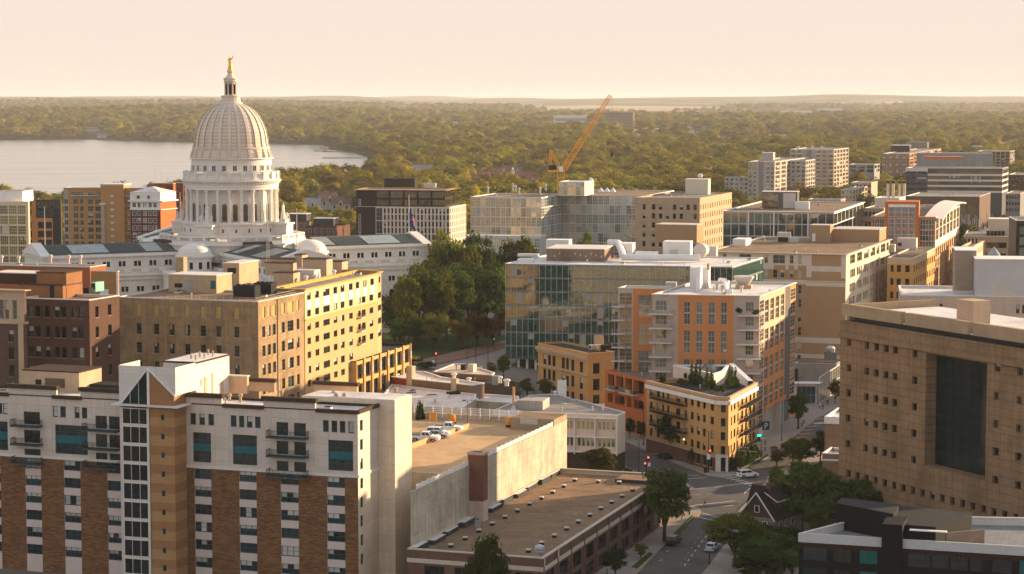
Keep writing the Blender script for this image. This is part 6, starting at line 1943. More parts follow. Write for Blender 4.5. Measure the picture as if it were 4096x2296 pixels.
 for k in range(5):
  z1 = zt - 2.0 - fh * k; z0_ = z1 - fh + .5
  for j in range(4):
   win_geo(MB(), gw * .8 / 4 - .1, z1 - z0_, 'mod', 0).build('window', b.root, (a.x + s0 + gw * .1 + gw * .8 * j / 4, a.y - 1.62, z0_), ang)
 b.fbox('white_beam', 0, s0 + gw * .1, s0 + gw * .9, -2.2, -1.51, zt - 1.9, zt - 1.0, M_white)
 cv = MB(); a, ang, _ = b.edge(1)
 for i in range(10):
  t0_, t1_ = i / 10, (i + 1) / 10
  g = lambda t: b.h - 2.5 + 4.8 * math.sin(math.pi * (.12 + .62 * t))
  cv.poly([(L1 * t0_, -2.6, g(t0_)), (L1 * t1_, -2.6, g(t1_)), (L1 * t1_, 4, g(t1_) + .6), (L1 * t0_, 4, g(t0_) + .6)], M_cop)
  cv.poly([(L1 * t0_, -2.6, g(t0_) - .5), (L1 * t1_, -2.6, g(t1_) - .5), (L1 * t1_, -2.6, g(t1_)), (L1 * t0_, -2.6, g(t0_))], M_cop)
  cv.poly([(L1 * t0_, 0, b.h), (L1 * t1_, 0, b.h), (L1 * t1_, 0, g(t1_)), (L1 * t0_, 0, g(t0_))], G_amber)
 cv.build('curved_canopy', b.root, (a.x, a.y, 0), ang)
 # banded beige block, little white block, turret
 L = at(f3(1096, 1068), 840)
 b = Bld('banded_block', 'beige office block with dark ribbon windows and a pale roof house', [L, L + Vector((70, -14, 0)), L + Vector((78, 25, 0)), L + Vector((10, 40, 0))], L.z, 0, mat('tan_precast', (.36, .27, .19), var=.06))
 wk('rib', 8, 1, .06, M_dark, G_black, 0, .3)
 b.add(0, b.S(0, f3, 1130, [1310, 1505, 1528, 1600, 1620, 1790]), [(b.h - 4.6 - 4.3 * k, b.h - 2.4 - 4.3 * k) for k in range(7)], 'rib')
 b.finish(M_greyroof, .5, M_cop, .4)
 b.rbox('roof_house', f3, 1590, 1062, 1338, 1640, -912, mat('cream_metal', (.54, .46, .36), var=.05), depth=12, lid=M_cop)
 for i in range(5): b.rbox('fan_unit', f3, 1345 + 36 * i, 1066, 1315 + 36 * i, 1350 + 36 * i, 1.8, M_dark, depth=2)
 P, z, ab = two_face(f3(1187, 1168), 790, 16, f3(1085, 0)[0], f3(1282, 0)[0], 19)
 b = Bld('narrow_stone_house', 'narrow pale stone block with chimneys along its roof edge, behind the curved canopy office', P, z, 0, M_cream)
 wk('ns', 1, 2, .1, M_cream, G_black, .1, .3)
 b.add(0, b.S(0, f3, 1250, [1118, 1150]), b.Z(0, f3, 1135, [1205, 1268, 1308, 1368]), 'ns'); L = b.edge(1)[2]
 b.add(1, [(L * (i + .25) / 5, L * (i + .7) / 5) for i in range(5)], b.Z(0, f3, 1135, [1205, 1268, 1308, 1368]), 'ns')
 b.finish(M_gravel, .5, M_cream, .5, cop_out=.5)
 for i in range(4): b.rbox('chimney', f3, 1118 + 36 * i, 1140, 1100 + 36 * i, 1122 + 36 * i, 1.8, M_dark, depth=1.2)
 C = at(f3(1375, 1250), 770)
 b = Bld('turret_house', 'old brown house with a pale conical turret roof', [C + Vector((-9, 4, -0)), C + Vector((4, 0, 0)), C + Vector((8, 12, 0)), C + Vector((-5, 16, 0))], at(f3(1340, 1300), 770).z, 0, mat('mustard_stone', (.34, .24, .12), var=.1))
 b.add(0, [(1.5, 3.2), (5, 6.7), (8.5, 10.2)], [(b.h - 4, b.h - 1.5), (b.h - 8, b.h - 5.5)], 'ns')
 b.finish(M_tarroof, .3, M_cream, .3)
 q = b.w2l(at(f3(1385, 1250), 770)); zt = at(f3(1376, 1170), 770).z; zb_ = at(f3(1400, 1325), 770).z
 MB().lathe([(3.4, zb_), (3.4, zb_ + .4), (2.0, zb_ + 3.4), (.08, zt)], mat('verdigris_cone', (.34, .40, .40)), 14, q.x, q.y).cyl(q.x, q.y, 0, zb_ - .01, 3.0, MATS['mustard_stone'], 14).build('turret', b.root)
 L = at(f3(1603, 920), 730)
 b = Bld('dark_glass_tower', 'dark green glass block cut by the right edge of the photo', [L, L + Vector((30, -8, 0)), L + Vector((34, 18, 0)), L + Vector((3, 24, 0))], L.z, 0, M_black)
 wk('dg', 2, 1, .1, M_black, glass('bottle_glass', (.02, .09, .08), ior=1.6, var=.7), .1, .1)
 b.add(0, [(1.0 + 3.4 * i, 4.2 + 3.4 * i) for i in range(8)], [(b.h - 4.8 - 3.6 * k, b.h - 1.9 - 3.6 * k) for k in range(8)], 'dg')
 b.finish(M_greyroof, .5, M_cop, .4)
 # low glass pavilion with amber reflections
 P, z, ab = two_face(c3(1180, 880), 800, 12, c3(470, 0)[0], c3(1370, 0)[0], 17)
 rep('pavilion', z, ab, P[1])
 b = Bld('glass_pavilion', 'wide glass office with a thin white roof edge and a dark glass roof house', P, z, 0, M_steel, 'office building')
 wk('gp', 1, 1, .06, M_steel, glass('mirror_glass', (.03, .04, .035), ior=2.3, var=.3), 0, .1)
 L0, L1 = b.edge(0)[2], b.edge(1)[2]
 b.add(0, [(L0 * i / 14 + .1, L0 * (i + 1) / 14 - .1) for i in range(14)], [(b.h - 4.6, b.h - .7), (b.h - 9.2, b.h - 4.9), (b.h - 13.6, b.h - 9.5)], 'gp')
 b.add(1, [(L1 * i / 8 + .1, L1 * (i + 1) / 8 - .5) for i in range(8)], [(b.h - 4.6, b.h - .7), (b.h - 9.2, b.h - 4.9), (b.h - 13.6, b.h - 9.5)], 'gp')
 b.finish(M_gravel, .3, M_white, .5, cop_out=.6)
 for i in (3, 6, 10): b.fbox('white_column', 0, L0 * i / 13 - .25, L0 * i / 13 + .25, -.5, -.1, 0, b.h - .13, M_white)
 def gh(mb, wl, wr, h): mb.box(-wl * .98, -wl * .55, -.04, -.001, .3, h - .4, G_amber); mb.box(-wl * .4, -wl * .05, -.04, -.001, .3, h - .4, M_hvac)
 b.rbox('roof_house', c3, 945, 860, 718, 985, 6.5, mat('slate_cladding', (.12, .12, .12)), extra=gh, depth=8, lid=M_cop)
 b.rbox('air_handler', c3, 1020, 862, 930, 1030, 3.0, M_white, depth=3)
 # deco stone block
 P, z, ab = two_face(c3(320, 790), 872, 12, 2540, c3(525, 0)[0], 19)
 rep('deco', z, ab, P[1])
 b = Bld('deco_block', 'tan stone office with dark window strips and a cream roof house', P, z, 0, mat('deco_stone', (.46, .33, .21), var=.1, streak=.1), 'office building')
 wk('de', 1, 2, .1, mat('deco_sash', (.2, .15, .1)), G_black, .3, .3); wk('dea', 1, 2, .1, MATS['deco_sash'], G_amber, .4, .3)
 Z = b.Z(0, c3, 67, [830, 864, 888, 922, 946, 981, 1004, 1040])
 k0 = len(Z)
 for k in range(4): Z.append((Z[-1][0] - 3.9, Z[-1][1] - 3.9))
 b.add(0, b.S(0, c3, 900, [-48, -28, 12, 34, 57, 79, 101, 123, 146, 168, 190, 212, 233, 256, 279, 300]), Z, 'de')
 L = b.edge(1)[2]; b.add(1, [(L * (i + .3) / 14, L * (i + .62) / 14) for i in range(14)], Z + [(Z[0][0] + 3.6, Z[0][1] + 3.2)], 'dea')
 b.finish(M_greyroof, .6, MATS['deco_stone'], .5)
 b.rbox('roof_house', c3, 372, 768, 226, 412, -672, mat('cream_render', (.62, .55, .42), var=.05), depth=9, lid=M_cop)
 q = b.T(c3(322, 668), z + 7); MB().lathe([(.1, 0), (.9, .3), (1.1, 1.2), (.5, 1.9)], M_white, 10).build('dish', b.root, (q.x, q.y, b.zr + 8))
right_blocks()
# ------------------------------------------------------------------ far buildings
def far_left():
 og = mat('amber_brick', (.46, .235, .085), var=.08, brick=(.6, .15, (.42, .21, .075), (.40, .25, .13), .012))
 blg = glass('condo_glass', (.018, .035, .042), ior=1.6, var=.6)
 wk('cd', 2, 2, .08, M_hvac, blg, .1, .3); wk('cdw', 4, 1, .14, M_cop, blg, 0, .3)
 # orange condominium
 P, z, ab = two_face(c1(965, 886), 1000, 8, c1(408, 0)[0], c1(1010, 0)[0], 20)
 b = Bld('lakeside_condominium', 'amber brick condominium with white roof decks standing before the lake', P, z, -4, og, 'apartment building')
 f = 3.3
 zz = [(b.h - 4.1 - f * k - .2, b.h - 2.0 - f * k - .1) for k in range(13)]
 b.zone(0, -1, b.px(0, c1(440, 1000))[0], -1, 99, M_greyp)
 b.add(0, b.S(0, c1, 1000, [412, 436, 470, 500, 512, 535, 563, 597, 610, 646, 790, 812, 818, 832]), zz[1:], 'cd')
 b.add(0, b.S(0, c1, 960, [455, 535, 562, 646, 810, 900]), zz[:1], 'cdw')
 b.finish(M_membrane, .4, M_white, .6, cop_out=.5)
 (s0, s1), = b.S(0, c1, 960, [657, 805]); zt = b.px(0, c1(730, 868), 2)[1]
 b.fbox('stair_tower', 0, s0, s1, -2.4, 8, 0, zt, og); b.fbox('tower_coping', 0, s0 - .2, s1 + .2, -2.6, 8.2, zt + .002, zt + .6, M_cop)
 for i in range(13): b.fbox('window', 0, s0 + (s1 - s0) * .42, s0 + (s1 - s0) * .56, -2.46, -2.402, 3 + i * 3.1, 3.9 + i * 3.1, M_cop)
 b.fbox('glazed_shaft', 0, s0 + .1, s0 + 1.9, -2.9, -2.41, 0, zt - 9, M_greyp); b.fbox('shaft_cap', 0, s0 - .4, s0 + 2.4, -3.3, -2.41, zt - 8.99, zt - 8.3, M_white)
 for xa, xb in ((455, 640), (808, 940)):
  (q0, q1), = b.S(0, c1, 940, [xa, xb]); b.balcony(0, q0, q1, b.h - 3.6, 1.4, M_cop, M_steel)
 # dark red hotel with white top
 P, z, ab = two_face(c1(1030, 1022), 955, 9, c1(836, 0)[0], c1(1130, 0)[0], 22)
 dr = mat('oxblood_brick', (.115, .030, .024), var=.08); lit = mat('orange_brick_sunlit_side', (.48, .145, .045), var=.06)  # sun on the dark brick's side painted as orange; the orange tower shares it
 b = Bld('oxblood_apartments', 'dark red brick block with a white top storey and mansard, orange red side lit', P, z + 7.4, -4, dr)
 zb = b.h - 7.4
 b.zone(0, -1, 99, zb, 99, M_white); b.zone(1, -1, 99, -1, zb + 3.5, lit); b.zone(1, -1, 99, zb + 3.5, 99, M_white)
 wk('wt', 2, 2, .16, M_white, G_dark, .2, .12)
 S = b.S(0, c1, 1100, [850, 875, 883, 905, 918, 930, 933, 943, 952, 977, 984, 1008])
 b.add(0, S, [(zb + .7, zb + 2.9)], 'wt'); b.add(0, S, [(zb - 2.9 - 3.27 * k, zb - .7 - 3.27 * k) for k in range(11)], 'wt')
 L, L1 = b.edge(0)[2], b.edge(1)[2]
 b.finish(M_membrane, .1, M_white, .3)
 b.cornice(zb - .35, zb, .5, M_white, [0, 1]); b.cornice(zb + 3.3, zb + 3.9, .8, M_white, [0, 1])
 for t in (.28, .62): b.fbox('dormer', 0, L * t - 1, L * t + 1, -.3, -.003, zb + 4.3, zb + 6.4, M_white); b.fbox('window', 0, L * t - .6, L * t + .6, -.36, -.301, zb + 4.7, zb + 6.1, G_dark)
 rp = [(p.x, p.y) for p in b.P]; ri = inset(rp, 6); c = (sum(p[0] for p in rp) / 4, sum(p[1] for p in rp) / 4)
 hp = MB()
 for i in range(4):
  j = (i + 1) % 4; hp.poly([(*rp[i], b.h + .1), (*rp[j], b.h + .1), (*c, b.h + 2.6)], M_membrane)
 hp.build('hipped_roof', b.root)
 # brick tower and slab behind it
 P, z, ab = two_face(c1(1112, 855), 1030, 10, c1(970, 0)[0], c1(1125, 0)[0], 20)
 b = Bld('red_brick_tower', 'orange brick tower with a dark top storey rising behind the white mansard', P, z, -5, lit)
 b.zone(0, -1, 99, b.h - 5.5, 99, mat('maroon_top', (.16, .055, .035)))
 wk('vent', 1, 1, .1, M_dark, M_dark, 0, .2); L = b.edge(0)[2]
 b.add(0, [(L * (.66 + .07 * i), L * (.70 + .07 * i)) for i in range(4)], [(b.h - 3.4, b.h - 1.4)], 'vent')
 b.finish(M_greyroof, .4, M_cop, .5)
 for i in range(3): MB().cyl(-4 - 3 * i, 3, 0, 4 + i, .1, M_steel, 5).build('mast', b.root, (0, 0, b.h - .4))
 P, z, ab = two_face(c1(1174, 852), 1010, 10, c1(1131, 0)[0], c1(1180, 0)[0], 20)
 b = Bld('maroon_slab', 'narrow maroon slab tower directly left of the capitol drum', P, z, -5, mat('maroon_slab_wall', (.16, .05, .035), var=.1))
 b.add(0, [(1.2, 2.6)], [(b.h - 12 - 3.3 * k, b.h - 10.4 - 3.3 * k) for k in range(9)], 'cd')
 b.finish(M_greyroof, .4, M_cop, .4)
 # copper and black glass office
 P, z, ab = two_face(c1(388, 962), 905, 5, c1(150, 0)[0], c1(396, 0)[0], 22)
 cpw = mat('copper_cladding', (.40, .18, .065), var=.08)
 b = Bld('black_glass_office', 'black glass office stepped behind copper coloured window frames', P, z, -3, M_black, 'office building')
 a, c_, e = [b.px(0, c1(x, 1100))[0] for x in (232, 338, 388)]
 z1 = b.px(0, c1(300, 1078))[1]; z2 = b.px(0, c1(200, 970))[1]
 b.zone(0, -1, a, -1, 99, cpw); b.zone(0, a, c_, -1, z1, cpw)
 wk('bk', 1, 1, .05, M_black, G_black, 0, .5); wk('bkc', 1, 1, .04, M_black, G_black, 0, .05)
 fz = [b.Z(0, c1, 290, [1103 + 57 * k, 1145 + 57 * k])[0] for k in range(3)]
 fz += [(fz[-1][0] - 4.3 * k, fz[-1][1] - 4.3 * k) for k in range(1, 4)]
 b.add(0, b.S(0, c1, 1120, [242, 283, 292, 332]), fz, 'bk'); b.add(0, b.S(0, c1, 1120, [192, 204]), fz + [(q + 9.2, r + 9.2) for q, r in fz[:2]], 'bk')
 n = 6; b.add(0, [(a + (e - a) * i / n + .1, a + (e - a) * (i + 1) / n - .1) for i in range(n)], [(z1 + .3 + 3.6 * k, z1 + 3.6 + 3.6 * k) for k in range(4)], 'bkc')
 b.add(0, [(c_ + .2, e - .2)], [(z1 - 3.6 * (k + 1) + .2, z1 - 3.6 * k - .1) for k in range(5)], 'bkc')
 b.finish(M_greyroof, .4, M_darkcop, .5)
 # white office with green glazing at the left edge
 P, z, ab = two_face(c1(180, 972), 840, 6, -90, c1(190, 0)[0], 22)
 pw = mat('ivory_panel', (.62, .50, .35), var=.05)
 b = Bld('ivory_office', 'ivory office with rows of green glazing at the left edge of the photo', P, z, 0, pw, 'office building')
 wk('iv', 4, 3, .12, pw, glass('olive_glass', (.10, .12, .025), ior=1.7, var=.6), .15, .3, bar=.10)
 L = b.edge(0)[2]; n = 9
 b.add(0, [(L - 1.0 - 3.6 * (i + 1) + .25, L - 1.0 - 3.6 * i - .1) for i in range(8)], [(b.h - 1.6 - 4.0 * (k + 1) + .6, b.h - 1.6 - 4.0 * k) for k in range(8)], 'iv')
 b.finish(M_membrane, .5, M_white, .5)
 p1, p2 = b.px(0, c1(-50, 960))[0], b.px(0, c1(128, 960))[0]
 b.fbox('roof_house', 0, p1, p2, 3, 16, b.h - .4, b.px(0, c1(60, 905), -3)[1], M_white, M_greyroof)
far_left()
def far_middle():
 # black and white hotel
 P, z, ab = two_face(c2(800, 848), 1000, 9, c2(200, 0)[0], c2(905, 0)[0], 14)
 iv = mat('ivory_grid', (.64, .55, .46), var=.04)
 b = Bld('grid_hotel', 'hotel with an ivory window grid, black end wall and glazed top storeys', P, z, -5, iv, 'hotel')
 dk = mat('black_brick', (.030, .022, .018), var=.1)
 a, c = b.px(0, c2(325, 900))[0], b.px(0, c2(372, 900))[0]; L, L1 = b.edge(0)[2], b.edge(1)[2]
 b.zone(0, -1, a, -1, 99, dk)
 wk('gr', 1, 1, .05, M_darkcop, G_black, .12, .3); wk('grp', 1, 1, .12, M_white, G_pale, 0, .1); wk('grb', 2, 3, .1, M_steel, G_blue, 0, .1)
 n = 18; f = 3.05
 zz = [(b.h - .7 - f * (k + 1) + .55, b.h - .7 - f * k) for k in range(12)]
 b.add(0, [(c + (L - c) * (i + .26) / n, c + (L - c) * (i + .76) / n) for i in range(n)], zz, 'gr'); b.add(1, [(L1 * (i + .28) / 8, L1 * (i + .72) / 8) for i in range(8)], zz, 'gr')
 b.add(0, [(a + .2, c - .3)], [(b.h - .4 - 6.1 * (k + 1), b.h - .6 - 6.1 * k) for k in range(5)], 'grb')
 b.add(0, [(a * .12, a * .24)], [(q, r) for q, r in zz[1:8]], 'grp')
 b.finish(M_greyroof, .2, iv, .4)
 zt = b.px(0, c2(500, 738))[1]
 top = Bld('glazed_storeys', '', [b.l2w(p) for p in ((b.P[0].x, .15), (-2.2 - .0, .15), (-2.2, L1 * .75), (b.P[0].x, L1 * .75))], b.z0 + zt, b.z0 + b.h + .1, dk, host=b)
 wk('gz', 4, 1, .12, M_dark, G_amber, 0, .25, bar=.08)
 Lt = top.edge(0)[2]; h2 = top.h
 top.add(0, [(a + (Lt - a) * i / 5 + .45, a + (Lt - a) * (i + 1) / 5 - .2) for i in range(5)] , [(.4, h2 * .43), (h2 * .52, h2 * .93)], 'gz')
 top.add(0, [(a * .12, a * .24)], [(.5, 3.2), (4.5, 8)], 'grp'); Lr = top.edge(1)[2]
 top.add(1, [(Lr * i / 4 + .2, Lr * (i + 1) / 4 - .2) for i in range(4)], [(.4, h2 * .43), (h2 * .52, h2 * .93)], 'gz')
 top.finish(M_greyroof, .3, mat('copper_edge', (.42, .25, .13)), 1.2, cop_out=1.2)
 top.rbox('plant_screen', c2, 575, 722, 380, 608, 4.3, dk, depth=8);
 for i in range(6): top.rbox('fan_unit', c2, 640 + 14 * i, 722, 632 + 14 * i, 644 + 14 * i, 2.2, M_steel, depth=1.5)
 # large stepped glass office
 wf = mat('white_mullion', (.55, .52, .47), var=.05)
 ag = glass('office_warm_reflection_glass', (.60, .42, .20), ior=1.6, var=.7); cg = glass('office_pale_reflection_glass', (.24, .28, .26), ior=1.7, var=.8)  # sky reflections put into both glass colours, amber and pale
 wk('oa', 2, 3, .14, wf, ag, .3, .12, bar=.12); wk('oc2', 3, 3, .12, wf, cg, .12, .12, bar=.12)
 P, z, ab = two_face(c2(1388, 785), 913, 12, c2(934, 0)[0], c2(1531, 0)[0], 17)
 rep('office', z, ab, P[1])
 b = Bld('stepped_glass_office', 'large stepped glass office with white mullions and amber reflections', P, z, -2, wf, 'office building')
 L, L1 = b.edge(0)[2], b.edge(1)[2]; f = 4.1
 zz = [(b.h - .5 - f * (k + 1) + .25, b.h - .5 - f * k) for k in range(9)]
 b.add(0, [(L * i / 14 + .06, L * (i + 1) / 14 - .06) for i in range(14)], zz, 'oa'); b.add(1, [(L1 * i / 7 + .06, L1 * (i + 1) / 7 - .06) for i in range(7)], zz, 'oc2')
 b.finish(M_gravel, .3, M_white, .5)
 C2 = at(c2(2078, 771), 936)
 P, z2, ab = two_face(c2(2078, 771), 936, 12, c2(1500, 0)[0], c2(2240, 0)[0], 17)
 q = Bld('rear_wing', '', P, z2, -2, wf, host=b)
 L, L1 = q.edge(0)[2], q.edge(1)[2]; zz = [(q.h - .5 - f * (k + 1) + .25, q.h - .5 - f * k) for k in range(9)]
 q.add(0, [(L * i / 16 + .06, L * (i + 1) / 16 - .06) for i in range(16)], zz, 'oc2')
 q.finish(M_gravel, .3, M_white, .5)
 P, z3, ab = two_face(c2(1665, 686), 932, 12, c2(1500, 0)[0], c2(1725, 0)[0], 17)
 q2 = Bld('roof_tower', '', P, z3, z - .3, wf, host=b)
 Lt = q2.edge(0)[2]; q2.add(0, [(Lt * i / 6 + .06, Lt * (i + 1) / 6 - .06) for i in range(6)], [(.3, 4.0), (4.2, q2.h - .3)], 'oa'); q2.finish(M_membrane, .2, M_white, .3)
 p = q.T(c2(1706, 670), z3); MB().cyl(p.x, p.y, z3, z3 + 1, .15, M_steel, 6).lathe([(.2, z3 + 1), (1.0, z3 + 1.6), (.7, z3 + 2.6), (.1, z3 + 2.8)], M_white, 10, p.x, p.y).build('radome', q.root)
 tent = MB()
 for i in range(3): tent.lathe([(1.7, 0), (.1, 2.0)], M_white, 4, i * 2.8, 0, math.pi / 4)
 p = q.T(c2(1770, 745), z2); tent.build('roof_canopy', q.root, (p.x, p.y, q.zr))
 for x, y in ((1205, 745), (1222, 748), (1245, 766), (1380, 760), (1415, 740), (1045, 758)): b.vent(c2, x, y, 3.0, .6, M_hvac)
 # low pale front storey below
 P, z, ab = two_face(c2(1380, 1035), 885, 12, c2(903, 0)[0], c2(1420, 0)[0], 17)
 s = Bld('front_terrace', '', P, z, 0, wf, host=b); L = s.edge(0)[2]
 s.add(0, [(L * i / 12 + .1, L * (i + 1) / 12 - .1) for i in range(12)], [(s.h - 1.0 - f * (k + 1) + .3, s.h - 1.0 - f * k) for k in range(4)], 'oc2')
 s.finish(M_membrane, .2, M_white, .4)
 # low brick houses right of the capitol
 for K, x, y, Y, xl, xr, lab, col in ((c1, 2160, 1130, 930, 1970, 2245, 'low brown brick flats with a dark top storey beyond the capitol drum', (.12, .055, .04)), (c1, 1985, 1100, 950, 1800, 1995, 'long low flats partly hidden by the capitol terrace', (.20, .12, .08))):
  P, z, ab = two_face(K(x, y), Y, 10, K(xl, 0)[0], K(xr, 0)[0], 18)
  b = Bld('low_flats', lab, P, z, -2, mat('flats_%d' % int(col[0] * 100), col, var=.1)); L = b.edge(0)[2]
  b.add(0, [(L * (i + .2) / 5, L * (i + .75) / 5) for i in range(5)], [(b.h - 3.2 - 3.1 * k, b.h - 1.0 - 3.1 * k) for k in range(4)], 'grb'); b.finish(M_tarroof, .5, M_darkcop, .4)
  b.rbox('top_storey', K, x - 20, y - 3, xl + 40, xr, 3.0, mat('dark_storey', (.05, .055, .06)), depth=8, lid=M_cop)
far_middle()
def far_right():
 gt = mat('grey_tower_panel', (.40, .37, .34), var=.06); gd = mat('grey_tower_dark', (.22, .20, .19), var=.06)
 wk('tw', 3, 1, .16, M_white, G_amber, .25, .3); wk('twr', 2, 1, .12, gt, G_amber, .3, .3)
 def tower(name, label, p, Y, uL, uR, m, nL, nR, z0=-8, f=3.15, kind=('tw', 'twr'), th=14, dark=None, cat='apartment building', rows=None, roof=M_greyroof, group=None):
  P, z, ab = two_face(p, Y, th, uL, uR, 19)
  b = Bld(name, label, P, z, z0, m, cat, group)
  L, L1 = b.edge(0)[2], b.edge(1)[2]
  if dark: b.zone(0, L * dark[0], L * dark[1], -1, 99, dark[2])
  zz = [(b.h - .8 - f * (k + 1) + .75, b.h - .8 - f * k) for k in range(rows or int(b.h / f))]
  cols = [(L * (i + .14) / nL, L * (i + .86) / nL) for i in range(nL)]
  if dark: cols = [q for q in cols if q[1] < L * dark[0] or q[0] > L * dark[1]]
  b.add(0, cols, zz, kind[0]); b.add(1, [(L1 * (i + .14) / nR, L1 * (i + .86) / nR) for i in range(nR)], zz, kind[1])
  b.finish(roof, .5, M_cop, .6, limit=60)
  for k in range(0, len(zz), 1):
   for i in range(0, nL, 2):
    if k % 2 == 0 and rows is None: b.fbox('balcony', 0, cols[i % len(cols)][0], cols[i % len(cols)][1], -1.4, -.01, zz[k][0] - .5, zz[k][0] + .35, M_cop)
  return b
 b = tower('grey_white_tower', 'pale grey apartment tower with white balconies and a boxy roof house', c3(800, 556), 1560, c3(630, 0)[0], c3(1020, 0)[0], gt, 6, 6, dark=(.40, .58, gd))
 b.rbox('roof_house', c3, 790, 550, 715, 875, -500, gt, depth=12, lid=M_cop)
 tower('low_grey_wing', 'lower pale grey apartment wing on the left of the balconied towers', c3(632, 655), 1590, c3(480, 0)[0], c3(640, 0)[0], mat('pale_wing', (.47, .44, .41)), 5, 2)
 tower('mid_grey_tower', 'grey apartment tower behind the boxy roof house, topped by a flat slab', c3(1000, 548), 1610, c3(870, 0)[0], c3(1060, 0)[0], gt, 4, 4)
 b = tower('tall_grey_tower', 'tallest grey brown apartment tower with ribbed balconies down its lit side', c3(1180, 478), 1680, c3(898, 0)[0], c3(1275, 0)[0], mat('grey_brown_panel', (.37, .31, .26)), 7, 5, dark=(.38, .5, gd))
 for x in (950, 1040, 1100): b.vent(c3, x, 480, 3, 1.2, M_hvac)
 tower('low_tan_flats', 'low tan flats in front of the grey towers', c3(1225, 800), 1330, c3(1010, 0)[0], c3(1255, 0)[0], mat('tan_flats', (.42, .32, .23)), 8, 3, rows=4)
 tower('lit_tan_flats', 'tan flats with a bright side standing right of the grey towers', c3(1300, 735), 1400, c3(1225, 0)[0], c3(1395, 0)[0], mat('tan_flats2', (.44, .34, .25)), 3, 5, rows=6)
 # rust coloured block with grey frame
 rs = mat('rust_panel', (.30, .11, .055), var=.15, joints=(2.4, 3.1, .7, .1))
 b = tower('rust_apartments', 'rust red apartment block with a grey framed corner and dark penthouse', c3(1665, 505), 1880, c3(1490, 0)[0], c3(1870, 0)[0], rs, 8, 8, z0=-9)
 b.rbox('penthouse', c3, 1665, 495, 1545, 1720, 6, M_black, depth=20, lid=M_cop); b.rbox('penthouse', c3, 1780, 470, 1650, 1800, 6, gd, depth=20)
 # slate coloured office with white bands
 sl = mat('slate_panel', (.085, .085, .085), var=.06)
 P, z, ab = two_face(c3(2262, 600), 1400, 10, c3(1640, 0)[0], c3(2300, 0)[0], 19)
 b = Bld('banded_office', 'wide slate coloured office with white floor bands and a grey roof house', P, z, -8, sl, 'office building')
 wk('sb', 6, 1, .1, M_dark, G_amber, .1, .3); L, L1 = b.edge(0)[2], b.edge(1)[2]
 a = L * .23; f = (b.px(0, c3(2000, 640))[1] - b.px(0, c3(2000, 712))[1]) / 2
 z1 = b.px(0, c3(2000, 612))[1]
 zz = [(z1 - f * (k + 1) + 1.4, z1 - f * k) for k in range(4)]
 for k in range(4): b.zone(0, a, 99, zz[k][0] - 1.3, zz[k][0] + .01, M_cop); b.zone(1, -1, 99, zz[k][0] - 1.3, zz[k][0] + .01, M_cop)
 b.add(0, [(a + (L - a) * i / 7 + .2, a + (L - a) * (i + 1) / 7 - .1) for i in range(7)], zz, 'sb'); b.add(1, [(L1 * .1, L1 * .9)], zz, 'sb')
 wk('sbg', 4, 1, .1, sl, G_black, .1, .3); b.add(0, [(a * .05, a * .48), (a * .52, a * .95)], [(q, r - .8) for q, r in zz], 'sbg')
 b.zone(0, -1, a, b.h - 2.6, 99, M_cop)
 b.add(0, [(L * i / 8 + .5, L * (i + 1) / 8 - .5) for i in range(8)], [(2, 6), (9, 13)], 'sbg')
 b.finish(M_greyroof, .5, M_cop, .6)
 b.rbox('roof_house', c3, 2200, 588, 1712, 2225, 9, mat('grey_metal', (.26, .26, .26), joints=(6, 30, .85, .1)), depth=18); b.rbox('red_roof_edge', c3, 2000, 545, 1760, 2030, 2.0, mat('red_soffit', (.42, .16, .09)), zb=b.zr + 9.1, depth=14)
 q = b.T(c3(2095, 545), z); MB().lathe([(.3, 0), (3.2, 1.2), (3.6, 1.9)], M_white, 14).build('dish', b.root, (q.x, q.y, b.zr + 9))
 P, z, ab = two_face(c3(2115, 780), 1240, 10, c3(1640, 0)[0], c3(2185, 0)[0], 19)
 b = Bld('brown_hall', 'low brown hall with large dark glazing in front of the white banded office', P, z, -6, mat('brown_panel', (.12, .075, .055)))
 L = b.edge(0)[2]; b.add(0, [(L * .45 + L * .13 * i, L * .57 + L * .13 * i) for i in range(4)], [(b.h - 13, b.h - 4)], 'sb'); b.finish(M_greyroof, .5, M_cop, .6)
 tower('maroon_block', 'dark maroon flats at the right edge under the wooded slope', c3(2420, 640), 1480, c3(2300, 0)[0], c3(2460, 0)[0], mat('maroon_flats', (.12, .055, .045)), 5, 2, rows=4, kind=('sbg', 'sbg'))
 tower('brown_far_flats', 'low brown flats with a dark roof among trees at far right', c3(2310, 490), 2150, c3(2098, 0)[0], c3(2340, 0)[0], mat('brown_flats', (.26, .19, .13)), 7, 3, rows=5, kind=('sbg', 'twr'))
 tower('grey_shed_block', 'low grey blocky hall with a sloped corner left of the rust block', c3(1440, 575), 1800, c3(1275, 0)[0], c3(1475, 0)[0], mat('shed_grey', (.27, .26, .25)), 3, 2, rows=2, kind=('sbg', 'sbg'))
 # power station stacks and shed
 P, z, ab = two_face(c3(1600, 790), 1010, 12, c3(1440, 0)[0], c3(1640, 0)[0], 19)
 Bld('pale_shed', 'pale metal plant shed at the foot of the four steel stacks', P, z, -4, mat('pale_shed', (.55, .49, .43)), 'shed').finish(M_membrane, .1, M_white, .4)
 for i, x in enumerate((1527, 1560, 1603, 1632)):
  T = at(c3(x, 682), 1040); o = thing('steel_stack', 'tall steel stack, %s of four in a row by the pale shed' % ('leftmost', 'second from left', 'third from left', 'rightmost')[i], 'chimney stack', (T.x, T.y, -6))
  MB().cyl(0, 0, 0, T.z + 6, .75, mat('bright_steel', (.50, .44, .38), metal=.5, rough=.35), 12).build('shaft', o); MB().lathe([(.9, T.z + 5), (.9, T.z + 6.02)], M_dark, 12).build('cap', o)
